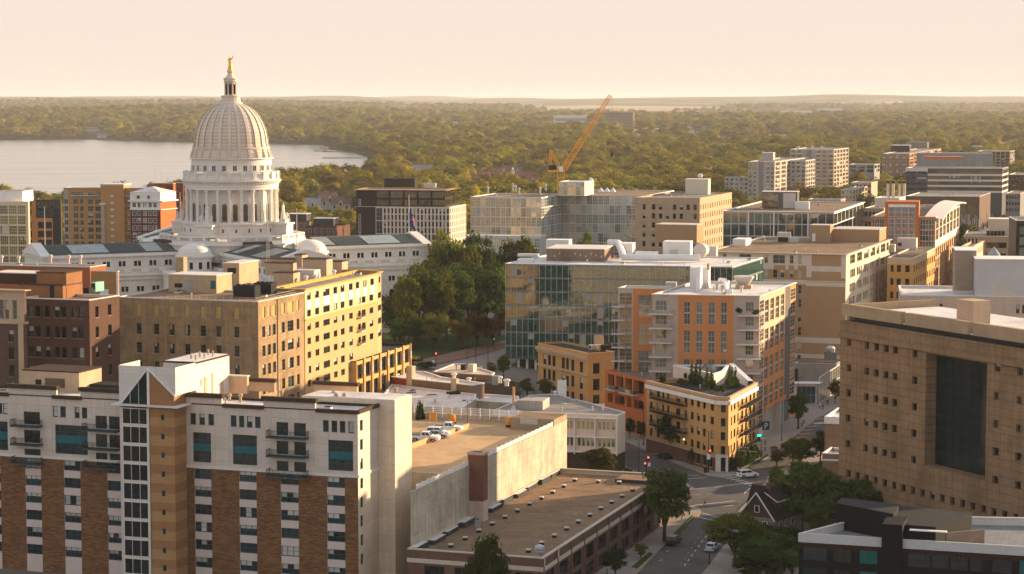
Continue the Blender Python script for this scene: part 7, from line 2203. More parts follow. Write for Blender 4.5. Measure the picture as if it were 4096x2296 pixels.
 # substation frame behind the curved canopy
 T = at(f3(1200, 900), 1090); o = thing('switchyard', 'open lattice of steel gantries in the yard behind the curved canopy office', 'substation', (T.x, T.y, -5))
 mb = MB()
 for i in range(12):
  for j in range(4): mb.bar((i * 3 - 18, j * 9, 0), (i * 3 - 18, j * 9, T.z + 5 + rng.uniform(-2, 2)), .16, M_steel, 4)
 for j in range(4):
  for k in range(3): mb.bar((-18, j * 9, 5 + 4 * k), (15, j * 9, 5 + 4 * k), .14, M_steel, 4)
 mb.build('gantry', o)
 # medium filler blocks between, seen as roofs
 for K, x, y, Y, xl, xr, lab, col in ((c3, 1500, 855, 860, 1375, 1560, 'tan low office with a flat roof left of the orange frame', (.40, .29, .19)), (c3, 1420, 690, 1480, 1290, 1460, 'small tan roofed block among trees near the steel stacks', (.44, .34, .25)), (f3, 1640, 660, 1350, 1500, 1700, 'small glass fronted block by the wide slate office', (.2, .19, .18))):
  P, z, ab = two_face(K(x, y), Y, 12, K(xl, 0)[0], K(xr, 0)[0], 19)
  b = Bld('low_office', lab, P, z, -4, mat('low_office_%d' % int(Y), col)); L = b.edge(0)[2]
  b.add(0, [(L * (i + .15) / 5, L * (i + .85) / 5) for i in range(5)], [(b.h - 3.4 - 4 * k, b.h - 1.4 - 4 * k) for k in range(3)], 'sbg'); b.finish(M_gravel, .3, M_cop, .4)
far_right()
def crane():
 yl = mat('crane_yellow', (.78, .33, .03), var=.1, rough=.5)
 def lattice(mb, A, B, w0, w1, n, r=.14):
  A, B = Vector(A), Vector(B); d = (B - A).normalized(); s = Vector((0, 1, 0)); u = d.cross(s).normalized()
  pr = None
  for i in range(n + 1):
   t = i / n; c = A + (B - A) * t; w_ = (w0 + (w1 - w0) * t) / 2
   q = [c + s * w_ + u * w_, c - s * w_ + u * w_, c - s * w_ - u * w_, c + s * w_ - u * w_]
   if pr:
    for k in range(4):
     mb.bar(pr[k], q[k], r, yl, 4); mb.bar(pr[k], q[(k + 1) % 4], r * .6, yl, 4); mb.bar(q[k], q[(k + 1) % 4], r * .6, yl, 4)
   pr = q
 Y = 1010
 bs = at(c2(1514, 690), Y); o = thing('tower_crane', 'yellow luffing tower crane with its long jib raised to the right', 'crane', (bs.x, bs.y, -5))
 g = lambda x, y: at(c2(x, y), Y) - Vector((bs.x, bs.y, -5))
 top = g(1514, 612)
 mb = MB(); lattice(mb, (0, 0, 0), (0, 0, top.z), 3.2, 3.2, 16, .22); mb.build('mast', o)
 mb = MB(); lattice(mb, g(1530, 605), g(1832, 130), 2.8, 1.5, 26, .18); mb.build('jib', o)
 mb = MB(); a, b_, c = g(1445, 608), g(1448, 478), g(1505, 600); lattice(mb, a, b_, 1.4, .8, 7, .14); lattice(mb, b_, c, 1.0, 1.4, 7, .14); mb.build('mast_head', o)
 mb = MB(); p, q = g(1428, 622), g(1532, 596); mb.box(p.x, q.x, -1.6, 1.6, p.z, p.z + 1.0, yl).box(p.x + .5, p.x + 4, -1.4, 1.4, p.z + 1.002, p.z + 3.2, M_dark).box(p.x + 4.4, p.x + 7, -1.2, 1.2, p.z + 1.002, p.z + 2.6, M_hvac); mb.build('machinery_deck', o)
 mb = MB(); mb.box(top.x - .9, top.x + .9, -2.6, -1.65, top.z - .5, top.z + 1.8, M_white); mb.build('cab', o)
 mb = MB(); mb.bar(b_, g(1540, 402), .07, M_dark, 4).bar(g(1540, 402), g(1600, 350), .07, M_dark, 4).bar(g(1540, 402), g(1760, 205), .05, M_dark, 4); t = g(1842, 140); mb.bar(t, (t.x, t.y, t.z - 26), .05, M_dark, 4); mb.build('cables', o)
 mb = MB(); mb.box(t.x - .5, t.x + .5, -.4, .4, t.z - 28, t.z - 26, M_dark); mb.build('hook', o)
crane()
def middle_roofs():
 ren = mat('old_cream_render', (.52, .44, .31), var=.12, stain=.3, streak=.2); brn = mat('old_brown_render', (.22, .15, .10), var=.15, stain=.25); redw = mat('red_wall', (.30, .05, .04), var=.15)
 def roofblock(name, label, z, px, wall, roof=M_membrane, para=.35, cop=M_white, K=f1):
  b = Bld(name, label, [on(K(*p), z) for p in px], z, 0, wall, 'building'); return b, lambda: b.finish(roof, para, cop, .4)
 wk('sm', 1, 2, .1, M_white, G_black, .2, .15)
 b, fin = roofblock('white_roof_shop', 'low shop building with a large white flat roof and cream back walls', 10.5, [(250, 700), (1175, 718), (1292, 632), (1300, 585), (430, 482)], ren)
 b.add(0, [(6, 7), (14, 15.2)], [(5, 7)], 'sm'); b.add(1, [(2, 3.2)], [(4, 6.4)], 'sm'); fin()
 for x, y in ((630, 590), (845, 610)):
  p = b.T(f1(x, y), 10.2); MB().box(-1.3, 1.3, -.8, .8, 0, .5, M_white).box(-1.1, 1.1, -.6, .6, .502, .6, M_dark).build('skylight', b.root, (p.x, p.y, b.zr), .5)
 p = b.T(f1(1075, 578), 10.2); MB().box(-1.6, 1.6, -1.2, 1.2, 0, .5, M_dark).build('roof_hatch', b.root, (p.x, p.y, b.zr), .6)
 b.vent(f1, 468, 568, 1.3, .7, M_beige)
 b, fin = roofblock('cream_back_range', 'cream rendered back building with a white roof and a fire stair', 9.0, [(1300, 650), (1660, 672), (1745, 640), (1735, 605), (1310, 580)], ren)
 b.add(0, b.S(0, f1, 740, [1345, 1375, 1515, 1550]), [(4.6, 7.0)], 'sm'); fin()
 b, fin = roofblock('painted_shop', 'white roofed shop with a red graffiti wall and patched brown wall', 12.3, [(425, 405), (1265, 492), (1385, 470), (940, 405), (770, 350), (560, 345)], brn)
 s_ = b.px(0, f1(590, 450))[0]; b.zone(0, -1, s_, -1, 99, redw)
 b.add(0, b.S(0, f1, 520, [745, 780, 940, 975, 985, 1012]), [(b.h - 3.6, b.h - 2.2)], 'sm'); fin()
 b.fbox('chimney', 0, s_ - .1, s_ + 1.7, -.3, 1.2, 0, b.h + 3.2, ren); t = b.px(0, f1(1075, 450))[0]; b.fbox('chimney', 0, t - .8, t + .8, -.35, .8, 0, b.h + 1.2, ren)
 graffiti(b, 0, 'FRESH', s_ * .12, b.h - 2.6, 1.3, mat('pale_paint', (.55, .5, .5))); b.vent(f1, 1072, 430, 1.6, .8, M_white); b.vent(f1, 1225, 460, 1.2, .7, M_white)
 b, fin = roofblock('corner_bar', 'dark walled corner building with a peach hipped roof and rooftop units', 12.0, [(855, 352), (1462, 388), (1492, 362), (1180, 270), (1065, 272)], brn, mat('peach_roof', (.55, .42, .32)), .2, M_cop)
 fin(); b.rbox('cooling_unit', f1, 1270, 358, 1212, 1290, 2.0, M_hvac, depth=2); b.rbox('roof_hatch', f1, 1185, 338, 1140, 1200, 1.4, M_dark, depth=2); b.vent(f1, 1100, 330, 1.4, .4)
 graffiti(b, 0, 'CMK', 1.0, b.h - 1.35, 1.2, M_black)
 b, fin = roofblock('dark_back_building', 'low dark building with a black roof and grey rooftop units behind white shops', 10.8, [(1130, 470), (1660, 478), (1752, 470), (1470, 398), (1140, 400)], mat('dark_render', (.07, .055, .045)), M_tarroof, .3, M_darkcop)
 fin(); b.rbox('cooling_unit', f1, 1530, 490, 1460, 1548, 2.2, mat('green_grey_unit', (.22, .26, .25)), depth=2); b.vent(f1, 1615, 500, 1.8, .9, M_white); b.vent(f1, 1545, 470, 1.8, .7, M_white)
 b, fin = roofblock('tagged_terrace', 'cream terrace wall with dark lettering and a black fence', 9.8, [(1480, 508), (1660, 512), (1662, 480), (1485, 476)], ren); fin()
 graffiti(b, 0, 'GMK  ACAD', b.edge(0)[2] * .2, b.h - 1.7, 1.2, M_black)
 P0 = on(f1(1345, 590), 7.5)
 o = thing('terrace_fence', 'black metal fence with posts along the cream terrace', 'fence', (P0.x, P0.y, 7.5), -.05); mb = MB()
 for i in range(9): mb.box(i * 1.7 - .06, i * 1.7 + .06, -.06, .06, 0, 2.3, M_black)
 mb.bar((0, 0, 1), (13.6, 0, 1), .05, M_black, 4).bar((0, 0, 2), (13.6, 0, 2), .05, M_black, 4); mb.build('posts', o)
 P0 = on(f1(2185, 600), 12.8); o = thing('white_panel_sign', 'blank white panel standing upright behind the office block roof', 'panel', (P0.x, P0.y + 1, 12.0), rad(-10))
 MB().box(-1.05, 1.05, -.2, .2, 0.3, 4.4, M_white).build('panel', o); MB().box(-.8, .8, .21, .4, -1, 4, M_steel).build('frame', o)
def graffiti(b, i, text, s, z, size, m):
 cu = bpy.data.curves.new('graffiti', 'FONT'); cu.body = text; cu.size = size; cu.extrude = .01; cu.shear = .15
 o = bpy.data.objects.new('lettering', cu); COL.objects.link(o)
 dg = bpy.context.evaluated_depsgraph_get(); me = bpy.data.meshes.new_from_object(o.evaluated_get(dg)); bpy.data.objects.remove(o)
 me.materials.clear(); me.materials.append(m)
 a, ang, _ = b.edge(i); d = Vector((math.cos(ang), math.sin(ang))); p = a + d * s - Vector((-d.y, d.x)) * .03
 q = link('lettering', me, b.root, (p.x, p.y, z)); q.rotation_euler = (math.pi / 2, 0, ang)
 return q
middle_roofs()
# ------------------------------------------------------------------ streets, lawns, kerbs and markings
GY = np.geomspace(60, 33000, 6000)
def on_ground(p, lift=0.0):
 rx, rz = ray(*p); zr_ = H + rz * GY; g = hgt(rx * GY, GY)
 i = int(np.argmax(zr_ <= g)) if (zr_ <= g).any() else len(GY) - 1
 z = float(g[i])
 if GY[i] < 900:
  for _ in range(6): q = on(p, z); z = float(hgt(q.x, q.y))
 Y = GY[i] if GY[i] >= 900 else q.y
 return Vector((rx * Y, Y, z + lift))
def gon(name, K, pts, m, z0, z1=None):
 P = [on(K(*p), z1 if z1 is not None else z0) for p in pts]
 if sum(a.x * b.y - b.x * a.y for a, b in zip(P, P[1:] + P[:1])) < 0: P.reverse()
 mb = MB()
 if z1 is None: mb.poly(P, m)
 else: mb.prism(P, z0, z1, m)
 return structure(mb.build(name))
def streets():
 asph = mat('asphalt', (.105, .095, .085), var=.2, sc=.12, fine=.15, stain=.2); pav = mat('pavement_concrete', (.30, .255, .21), var=.12, joints=(1.6, 1.6, .85, .03))
 grass = mat('grass', (.035, .060, .014), var=.3, sc=.3); yk = mat('yellow_kerb', (.36, .20, .04)); wl = mat('road_white', (.55, .53, .50), var=.2, sc=2.0); yl = mat('road_yellow', (.30, .18, .06), var=.2, sc=2)
 gon('street', e4, [(-200, 1700), (-200, 400), (600, 330), (1900, 250), (1900, 1700)], asph, .03)
 gon('pavement', e4, [(-160, 420), (165, 590), (500, 735), (690, 808), (800, 822), (852, 813), (1090, 688), (1395, 442), (1720, 260), (1300, 260), (700, 300), (-160, 300)], pav, 0, .16)
 gon('pavement', e4, [(150, 1560), (245, 1430), (560, 1108), (640, 1066), (650, 1040), (640, 1018), (600, 1004), (380, 1000), (-60, 1200), (-200, 1500)], pav, 0, .16)
 gon('pavement', e4, [(60, 715), (165, 745), (265, 800), (300, 845), (250, 890), (-100, 860), (-160, 720)], pav, 0, .16)
 gon('pavement', e4, [(560, 1560), (700, 1390), (860, 1180), (870, 1060), (1085, 830), (1480, 545), (1780, 400), (1900, 500), (1900, 1560)], pav, 0, .16)
 gon('grass_verge', e4, [(925, 768), (1080, 668), (1088, 678), (962, 772)], grass, .17)
 gon('grass_verge', e4, [(465, 1190), (590, 1065), (612, 1075), (505, 1205)], grass, .17); gon('grass_verge', e4, [(200, 1400), (320, 1300), (345, 1315), (240, 1410)], grass, .17)
 gon('grass_verge', e4, [(1100, 1560), (1010, 1260), (1085, 850), (1480, 700), (1620, 1000), (1300, 1250)], grass, .17)
 for a, b in (((690, 809), (565, 757)), ((648, 1038), (555, 1112)), ((300, 1375), (245, 1432)), ((1235, 1195), (1275, 1235))):
  A, B = on(e4(*a), .17), on(e4(*b), .17); d = (B - A); mb = MB().box(0, d.length, -.12, .12, .0, .19, yk); structure(mb.build('kerb', None, (A.x, A.y, 0), math.atan2(d.y, d.x)))
 def line(a, b, w_=.28, m=wl, K=e4, z=.04):
  A, B = on(K(*a), z), on(K(*b), z); d = (B - A).to_2d().normalized() * w_ / 2; n = Vector((-d.y, d.x, 0))
  return MB().poly([A - n, B - n, B + n, A + n] if (B - A).cross(n).z > 0 else [A + n, B + n, B - n, A - n], m)
 def mk(name, mb): structure(mb.build(name))
 for a, b in (((475, 833), (690, 822)), ((520, 812), (640, 806)), ((600, 1002), (868, 972)), ((645, 1026), (862, 1000)), ((655, 1050), (800, 1088)), ((628, 1075), (770, 1108)), ((930, 925), (968, 890)), ((1080, 822), (1120, 795)), ((460, 806), (495, 803)), ((1362, 432), (1402, 395))): mk('road_marking', line(a, b))
 for i in range(9): mk('crosswalk_stripe', line((815 + 28 * i, 829 + 9 * i), (880 + 26 * i, 818 + 10 * i), .5))
 for i in range(6): mk('crosswalk_stripe', line((1385 + 14 * i, 470 - i), (1392 + 14 * i, 478 - i), .5))
 for a, b in (((600, 896), (690, 890)), ((605, 934), (650, 932)), ((695, 928), (740, 924)), ((738, 886), (790, 880))): mk('road_marking', line(a, b, .18))
 for i in range(7): mk('lane_marking', line((545 + 22 * i, 1390 - 30 * i), (553 + 22 * i, 1378 - 30 * i), .2)); mk('centre_marking', line((520 + 22 * i, 1380 - 33 * i), (528 + 22 * i, 1368 - 33 * i), .2, yl))
 for i in range(6): mk('bay_marking', line((380 + 45 * i, 1360 - 60 * i), (405 + 45 * i, 1352 - 60 * i), .16))
 lit = mat('leaf_litter', (.45, .24, .05), var=.4, sc=.5)
 for i in range(10): mk('leaf_strip', line((1180 + 26 * i, 640 - 24 * i), (1250 + 26 * i, 632 - 24 * i), .9, lit, z=.045))
 # capitol lawn and brick walk
 mb = MB(); N = 40; rr = [0, 30, 60, 80, 90, 100]
 for a, b in zip(rr[:-1], rr[1:]):
  for i in range(N):
   q = []
   for r, t in ((a, i), (b, i), (b, i + 1), (a, i + 1)):
    x, y = CAPX + r * math.cos(2 * math.pi * t / N), CAPY + r * math.sin(2 * math.pi * t / N); q.append((x, y, float(hgt(x, y)) + .12))
   if a == 0: q = q[:3]
   mb.poly(q, grass)
 structure(mb.build('lawn'))
 bw = mat('brick_walk', (.22, .13, .09), var=.15); st = mat('street_buff', (.27, .235, .195), var=.12)
 def drape(name, pts, m, lift):
  n = len(pts) // 2; A, B = pts[:n], pts[n:][::-1]; mb = MB(); pr = None
  for (a, b) in zip(A, B):
   a, b = Vector(f1(*a)), Vector(f1(*b)); row = [on_ground(a.lerp(b, k / 3), lift) for k in range(4)]
   if pr:
    for k in range(3): mb.poly([pr[k], row[k], row[k + 1], pr[k + 1]], m)
   pr = row
  structure(mb.build(name))
 drape('avenue', [(560, 330), (900, 245), (1300, 130), (1650, 40), (1900, -60), (2100, 100), (1800, 230), (1560, 330), (1400, 420), (1000, 460)], st, .3)
 drape('brick_walk', [(640, 262), (900, 205), (1250, 120), (1500, 68), (1640, 30), (1660, 90), (1500, 145), (1270, 210), (960, 280), (700, 320)], bw, .45)
 p = on_ground(f1(640, 245), .3); fb = thing('flower_bed', 'round bed of bright yellow flowers on the lawn by the hotel', 'flower bed', p)
 me, _, _ = leaf_crown(77, 14, 900, .12, mat('yellow_petals', (.55, .34, .02), var=.3), rz=.3); c = link('blooms', me, fb); c.scale = (3.2, 3.2, 2.2); MB().lathe([(3.3, 0), (3.2, .3)], M_dark, 14).build('soil', fb)
streets()
# ------------------------------------------------------------------ houses and sheds far off
CLEAR = []
FIELDS = [[c2(*q) for q in ((1200, 208), (1700, 196), (2246, 206), (2246, 250), (1800, 262), (1480, 250))], [c3(*q) for q in ((-20, 200), (420, 206), (640, 222), (300, 236), (-20, 236))], [c3(*q) for q in ((790, 366), (960, 364), (975, 392), (800, 396))], [c3(*q) for q in ((1380, 176), (1600, 166), (1640, 178), (1420, 192))]]
def fields():
 m = mat('dry_field', (.36, .27, .14), var=.25, sc=.004)
 for fp in FIELDS:
  cu, cv = sum(p[0] for p in fp) / len(fp), sum(p[1] for p in fp) / len(fp); mb = MB()
  for i in range(len(fp)):
   a, b = fp[i], fp[(i + 1) % len(fp)]
   for k in range(4):
    g = lambda t, e: on_ground((cu + (a[0] + (b[0] - a[0]) * t - cu) * e, cv + (a[1] + (b[1] - a[1]) * t - cv) * e), 2.5)
    for e0, e1 in ((0, .5), (.5, 1)):
     q = [g(k / 4, e0), g(k / 4, e1), g((k + 1) / 4, e1), g((k + 1) / 4, e0)]
     mb.poly(q if e0 else q[:3], m)
  structure(mb.build('field'))
fields()
def distance_things():
 wlc = [mat('far_white_wall', (.62, .57, .52)), mat('far_tan_wall', (.48, .38, .28)), mat('far_brown_wall', (.24, .14, .10))]
 rfc = [mat('far_brown_roof', (.16, .10, .075), var=.2), mat('far_red_roof', (.24, .10, .065), var=.2), mat('far_grey_roof', (.27, .27, .27), var=.2)]
 H_ = [(c2, 1165, 672, 16, 12, 8, 0, 1, 'white gabled house with a brown red roof, largest among the trees'), (c2, 1225, 668, 14, 11, 8, 1, 0, 'tan house joined close to the largest white gabled house'), (c2, 625, 668, 26, 12, 9, 1, 2, 'long hall with a pale grey pitched roof among trees'), (c2, 185, 672, 13, 10, 7, 1, 0, 'tan gabled house in trees above the black hotel wall'), (c2, 757, 483, 24, 12, 7, 0, 2, 'white lakeside house with a pale roof'), (c2, 30, 852, 14, 11, 7, 1, 0, 'tan gabled house in trees left of the black hotel'), (c2, 110, 880, 16, 11, 6, 1, 0, 'lower tan house right of the tan gabled house'), (c2, 990, 725, 18, 11, 7, 2, 1, None), (c2, 1080, 690, 16, 11, 7, 2, 1, None), (c2, 1275, 705, 18, 12, 7, 2, 1, None), (c2, 1020, 700, 13, 10, 7, 2, 1, None), (c2, 1330, 728, 14, 10, 7, 1, 1, None), (c2, 960, 745, 14, 10, 7, 2, 1, None), (c1, 2100, 1022, 15, 11, 7, 0, 0, 'pale gabled house right of the capitol drum'), (c1, 2010, 1045, 12, 10, 6, 0, 2, 'small house with grey roof near the capitol drum')]
 for K, x, y, w_, d, h, wi, ri, lab in H_:
  P = on_ground(K(x, y)); a = rng.uniform(-.5, .5)
  CLEAR.append((P.x, P.y, w_)); P.z += 1
  o = thing('house', lab or 'brown house with a red tiled roof in the row below the crane', 'house', P, a, None if lab else 'red roofed houses below the crane')
  MB().box(-w_ / 2, w_ / 2, -d / 2, d / 2, -4, h, wlc[wi]).poly([(-w_ / 2, -d / 2, h), (-w_ / 2, d / 2, h), (-w_ / 2, 0, h + d * .5)][::-1], wlc[wi]).poly([(w_ / 2, -d / 2, h), (w_ / 2, d / 2, h), (w_ / 2, 0, h + d * .5)], wlc[wi]).build('wall', o)
  MB().poly([(-w_ / 2 - .4, -d / 2 - .5, h - .4), (w_ / 2 + .4, -d / 2 - .5, h - .4), (w_ / 2 + .4, 0, h + d * .5 + .1), (-w_ / 2 - .4, 0, h + d * .5 + .1)], rfc[ri]).poly([(w_ / 2 + .4, d / 2 + .5, h - .4), (-w_ / 2 - .4, d / 2 + .5, h - .4), (-w_ / 2 - .4, 0, h + d * .5 + .1), (w_ / 2 + .4, 0, h + d * .5 + .1)], rfc[ri]).build('roof', o)
  g = MB().poly([(-1.9, -d / 2 - .3, h * .7), (1.9, -d / 2 - .3, h * .7), (1.9, -d / 2 - .3, h + 1), (0, -d / 2 - .3, h + d * .33), (-1.9, -d / 2 - .3, h + 1)], wlc[wi]); g.box(-.7, .7, -d / 2 - .36, -d / 2 - .31, h * .75, h + .8, G_black); g.build('gable', o)
  MB().box(w_ * .2, w_ * .2 + 1, -1, 0, h + d * .2, h + d * .5 + 1.6, rfc[1]).build('chimney', o)
  for sx in (-.32, .3): MB().box(w_ * sx - .7, w_ * sx + .7, -d / 2 - .08, -d / 2 - .01, h * .35, h * .8, G_black).build('window', o)
 S_ = [(c2, 1575, 322, 105, 40, 26, 0, 'white windowless plant, tallest pale block behind the crane jib'), (c2, 1885, 345, 85, 35, 42, 2, 'brown slab block of many floors right of the crane jib'), (c2, 1660, 342, 120, 30, 14, 0, 'long low white shed joined to the white plant')]
 for K, x, y, w_, h in ((c2, 760, 330, 95, 9), (c2, 1440, 352, 60, 8), (c2, 1990, 385, 60, 9), (c2, 2130, 375, 70, 9), (c2, 2190, 250, 200, 12), (c2, 1250, 195, 300, 10), (c2, 1330, 335, 60, 6), (c3, 60, 378, 55, 9), (c3, 200, 370, 60, 10), (c3, 330, 398, 40, 7), (c3, 280, 248, 90, 9), (c3, 570, 280, 95, 9), (c3, 80, 256, 80, 8), (c3, 930, 262, 140, 18), (c3, 1155, 255, 110, 24), (c3, 740, 280, 120, 9), (c3, 830, 420, 45, 8), (c3, 1250, 440, 60, 5), (c3, 1350, 438, 40, 5), (c3, 1440, 185, 100, 14), (c3, 1540, 168, 130, 12), (c3, 380, 300, 60, 7), (c3, 1000, 300, 80, 7), (c3, 1580, 262, 90, 8), (c3, 2350, 470, 60, 6), (c1, 590, 520, 34, 5), (c1, 655, 560, 22, 4)):
  S_.append((K, x, y, w_, w_ * .35, h, 0, None))
 S_.append((c3, 630, 438, 110, 30, 10, 2, 'long brown low shed among the trees left of the grey towers'))
 for K, x, y, w_, d, h, wi, lab in S_:
  P = on_ground(K(x, y + 3)); CLEAR.append((P.x, P.y, w_)); P.z += 0
  o = thing('low_building', lab or 'small pale low building among the far trees', 'building', (P.x, P.y, P.z + 5), rng.uniform(-.15, .15), None if lab else 'pale low buildings among the far trees')
  MB().box(-w_ / 2, w_ / 2, -d / 2, d / 2, -6, h, wlc[wi]).build('wall', o); MB().box(-w_ / 2 - .5, w_ / 2 + .5, -d / 2 - .5, d / 2 + .5, h + .01, h + .7, M_white if wi == 0 else rfc[0]).build('roof', o)
  n = int(h / 4) if wi == 2 else 1
  for j in range(n): MB().box(-w_ * .46, w_ * .46, -d / 2 - .25, -d / 2 - .02, h * (j + .35) / n, h * (j + .7) / n, rfc[2] if wi == 0 else M_dark).build('window', o)
 # lake: pier and moored boats
 for i, (x, y, w_) in enumerate(((2195, 694, 60), (2055, 648, 24), (2125, 653, 30), (2085, 634, 20))):
  P = on(c1(x, y), -8.9); o = thing('pier', ('long low pier jutting from the wooded shore', 'leftmost short boat shelter on the bay', 'wider boat shelter close to the wooded shore', 'small boat shelter farthest back in the bay')[i], 'pier', P)
  MB().box(-w_ / 2, w_ / 2, -2, 2, 0, 1.0, MATS['far_brown_wall']).build('deck', o)
  if i: MB().box(-w_ * .4, w_ * .4, -1.8, 1.8, 3.2, 3.8, M_dark).build('canopy', o)
  for sx in (-.4, 0, .4): MB().cyl(w_ * sx, 0, -1, 3.2 if i else 1.6, .3, M_dark, 6).build('post', o)
 P = on(c1(2072, 748), -8.9); o = thing('sailboat', 'tiny boat with a bare mast moored off the wooded shore', 'boat', P)
 MB().prism([(-3, 0), (-1.5, -1.1), (2, -1), (3.6, 0), (2, 1), (-1.5, 1.1)], -.2, .9, M_white).build('hull', o); MB().cyl(0, 0, .9, 9, .09, M_white, 6).build('mast', o)
distance_things()
# ------------------------------------------------------------------ trees
def plant():
 dg = bpy.context.evaluated_depsgraph_get(); dg.update()
 G = 'mature trees in the capitol park'
 i = 0
 for K, x, y, Y, w, kind in ((c5, 1590, 350, 668, 15, 'mid0'), (c5, 1480, 400, 655, 11, 'mid1'), (c5, 1740, 370, 664, 13, 'mid2'), (c5, 1930, 330, 672, 15, 'dark0'), (c5, 1800, 85, 700, 16, 'mid0'), (c5, 1900, 130, 708, 13, 'dark1'), (c5, 2010, 135, 700, 14, 'mid1'), (c6, 20, 85, 735, 14, 'dark2'), (c6, 330, 65, 745, 15, 'mid2'), (c6, 420, 130, 750, 10, 'mid0'), (c6, 90, 350, 682, 19, 'dark3'), (c6, -60, 360, 690, 17, 'dark0'), (c6, 200, 480, 690, 12, 'mid1'), (c5, 1570, 760, 652, 10, 'dark1'), (c5, 1450, 770, 648, 9, 'dark2'), (c5, 1720, 720, 650, 10, 'mid2'), (c5, 1400, 560, 660, 10, 'dark0'), (c6, 920, 85, 770, 9, 'mid0'), (c5, 1830, 620, 668, 12, 'dark3'), (c6, 190, 300, 720, 12, 'dark1')):
  tree(kind, K(x, y), Y=Y, w=w, z=float(hgt(at(K(x, y), Y).x, Y)), label='large dark green tree in the dense park grove beside the capitol', group=G)
 for K, x, y, Y, w, kd in ((c5, 1960, 775, 650, 9, 'gold'), (c6, 20, 735, 655, 9, 'rust'), (c6, 150, 760, 660, 10, 'rust'), (c5, 1560, 760, 672, 7, 'rust')):
  tree(kd + '0', K(x, y), Y=Y, w=w, z=float(hgt(at(K(x, y), Y).x, Y)), label='tree turning orange and rust brown at the edge of the park', group='rust coloured park trees')
 for x, y, w, h in ((215, 1185, 7, 9), (140, 1225, 4, 6)): pass
 Lb = [
 ('slim0', f1, (735, 1660), None, 180, 605, 'slim dark green tree rising between the garage and the white roofed shop'),
 ('bigyellow', e3, (1545, 770), None, 290, 455, 'round sunlit tree before the dark ground floor of the peach office block'),
 ('shrub0', e3, (1765, 690), None, 105, 632, 'low dark bush at the corner of the peach office block'),
 ('dark1', e3, (690, 2010), None, 400, 1140, 'dark tree in the bottom foreground before the gravel roof'),
 ('dark2', e4, (415, 1240), None, 380, 770, 'big dark tree beside the brown brick building at the junction'),
 ('dark3', e4, (100, 1475), None, 175, 1290, 'small round street tree at the bottom near the brown brick building'),
 ('mid2', e4, (265, 1350), None, 95, 1245, 'thin young street tree beside the lower pavement'),
 ('bigyellow', e4, (870, 1400), None, 370, 1035, 'broad yellow green tree in front of the gabled house'),
 ('dark0', e4, (1000, 1440), None, 260, 1215, 'dark leafy tree under the yellow green tree by the house'),
 ('dark1', e4, (1190, 1430), None, 230, 1190, 'dark bushy tree between the house and the charcoal block'),
 ('dark2', e4, (1300, 1190), None, 440, 725, 'largest dark tree, domed crown right of the white car'),
 ('dark3', e4, (1130, 960), None, 120, 760, 'dark tree touching the left side of the largest domed tree'),
 ('mid1', e4, (1290, 760), None, 230, 565, 'tree with yellowing top beside the low brick annex'),
 ('gold0', e4, (1225, 700), None, 150, 570, 'golden yellow tree overhanging the street beside the annex'),
 ('gold0', e4, (1140, 760), None, 150, 625, 'yellow green street tree overhanging the carriageway near the verge'),
 ('dark0', e4, (1420, 730), None, 150, 515, 'dark tree close against the low brick annex wall'),
 ('dark1', e4, (468, 700), None, 210, 412, 'dark street tree in front of the wedge shaped apartments'),
 ('mid0', e4, (590, 745), None, 60, 640, 'slender sapling in the pavement under the yellow brick wall'),
 ('dark3', e4, (1280, 512), None, 140, 285, 'street tree before the grey concrete hall and glass porch'),
 ('dark2', e4, (190, 575), None, 75, 440, 'small street tree by the left end of the terracotta block'),
 ('dark0', e4, (262, 575), None, 70, 455, 'small street tree right of another by the terracotta block'),
 ('mid0', e4, (1515, 350), None, 85, 190, 'light green young tree before the screen wall'),
 ('dark1', e5, (600, 1010), None, 300, 750, 'dark tree against the foot of the precast offices'),
 ('dark3', e5, (750, 1030), None, 130, 845, 'smaller dark tree at the open undercroft of the precast offices'),
 ('cone0', e5, (1400, 1130), None, 80, 965, 'conifer rising behind the charcoal block, left of a pair'),
 ('cone1', e5, (1470, 1130), None, 65, 985, 'conifer rising behind the charcoal block, right of a pair'),
 ('mid1', c6, (235, 1275), None, 130, 1060, 'street tree at the left foot of the green glass office'),
 ('mid2', c6, (140, 1290), None, 90, 1120, 'young tree left of the glass office entrance'),
 ('dark2', c6, (430, 1440), None, 120, 1265, 'street tree before the glass office entrance'),
 ('dark0', c6, (590, 1440), None, 150, 1270, 'street tree beside the small yellow corner building'),
 ('dark1', f1, (790, 335), None, 230, 250, 'low dark bushy tree by the flower bed'),
 ('dark3', f1, (170, 560), None, 110, 470, 'dark street tree under the hotel awnings'),
 ('dark2', c1, (430, 1300), None, 190, 1195, 'wide dark tree before the amber brick condominium'),
 ('dark0', c1, (520, 1300), None, 110, 1205, 'tree right of the wide dark tree by the capitol wing'),
 ('dark1', c1, (130, 1370), None, 130, 1285, 'dark tree at the foot of the ivory office'),
 ('mid0', c3, (2080, 990), 'Y880', 17, 18, 'sunlit bushy tree behind the banded beige block'),
 ('mid1', c3, (2010, 930), 'Y900', 12, 18, 'yellow green tree beside the curved canopy office'),
 ('mid2', c3, (1405, 750), 'Y1380', 18, 14, 'round tree before the tan flats with bright side'),
 ('mid0', c3, (2000, 690), 'Y1180', 1, 1, None),
 ]
 for kind, K, p, Y, w, h, lab in Lb:
  if lab is None: continue
  if Y:
   Yv = float(Y[1:]); q = at(K(*p), Yv); tree(kind, K(*p), Y=Yv, w=w, z=float(hgt(q.x, Yv)), label=lab)
  else:
   q = on_ground(K(*p)); m_ = q.y / F / (K(1, 0)[0] - K(0, 0)[0]) ** -1; tree(kind, K(*p), w=w * m_, h=max(2, at(K(p[0], h), q.y).z - q.z), z=q.z, label=lab)
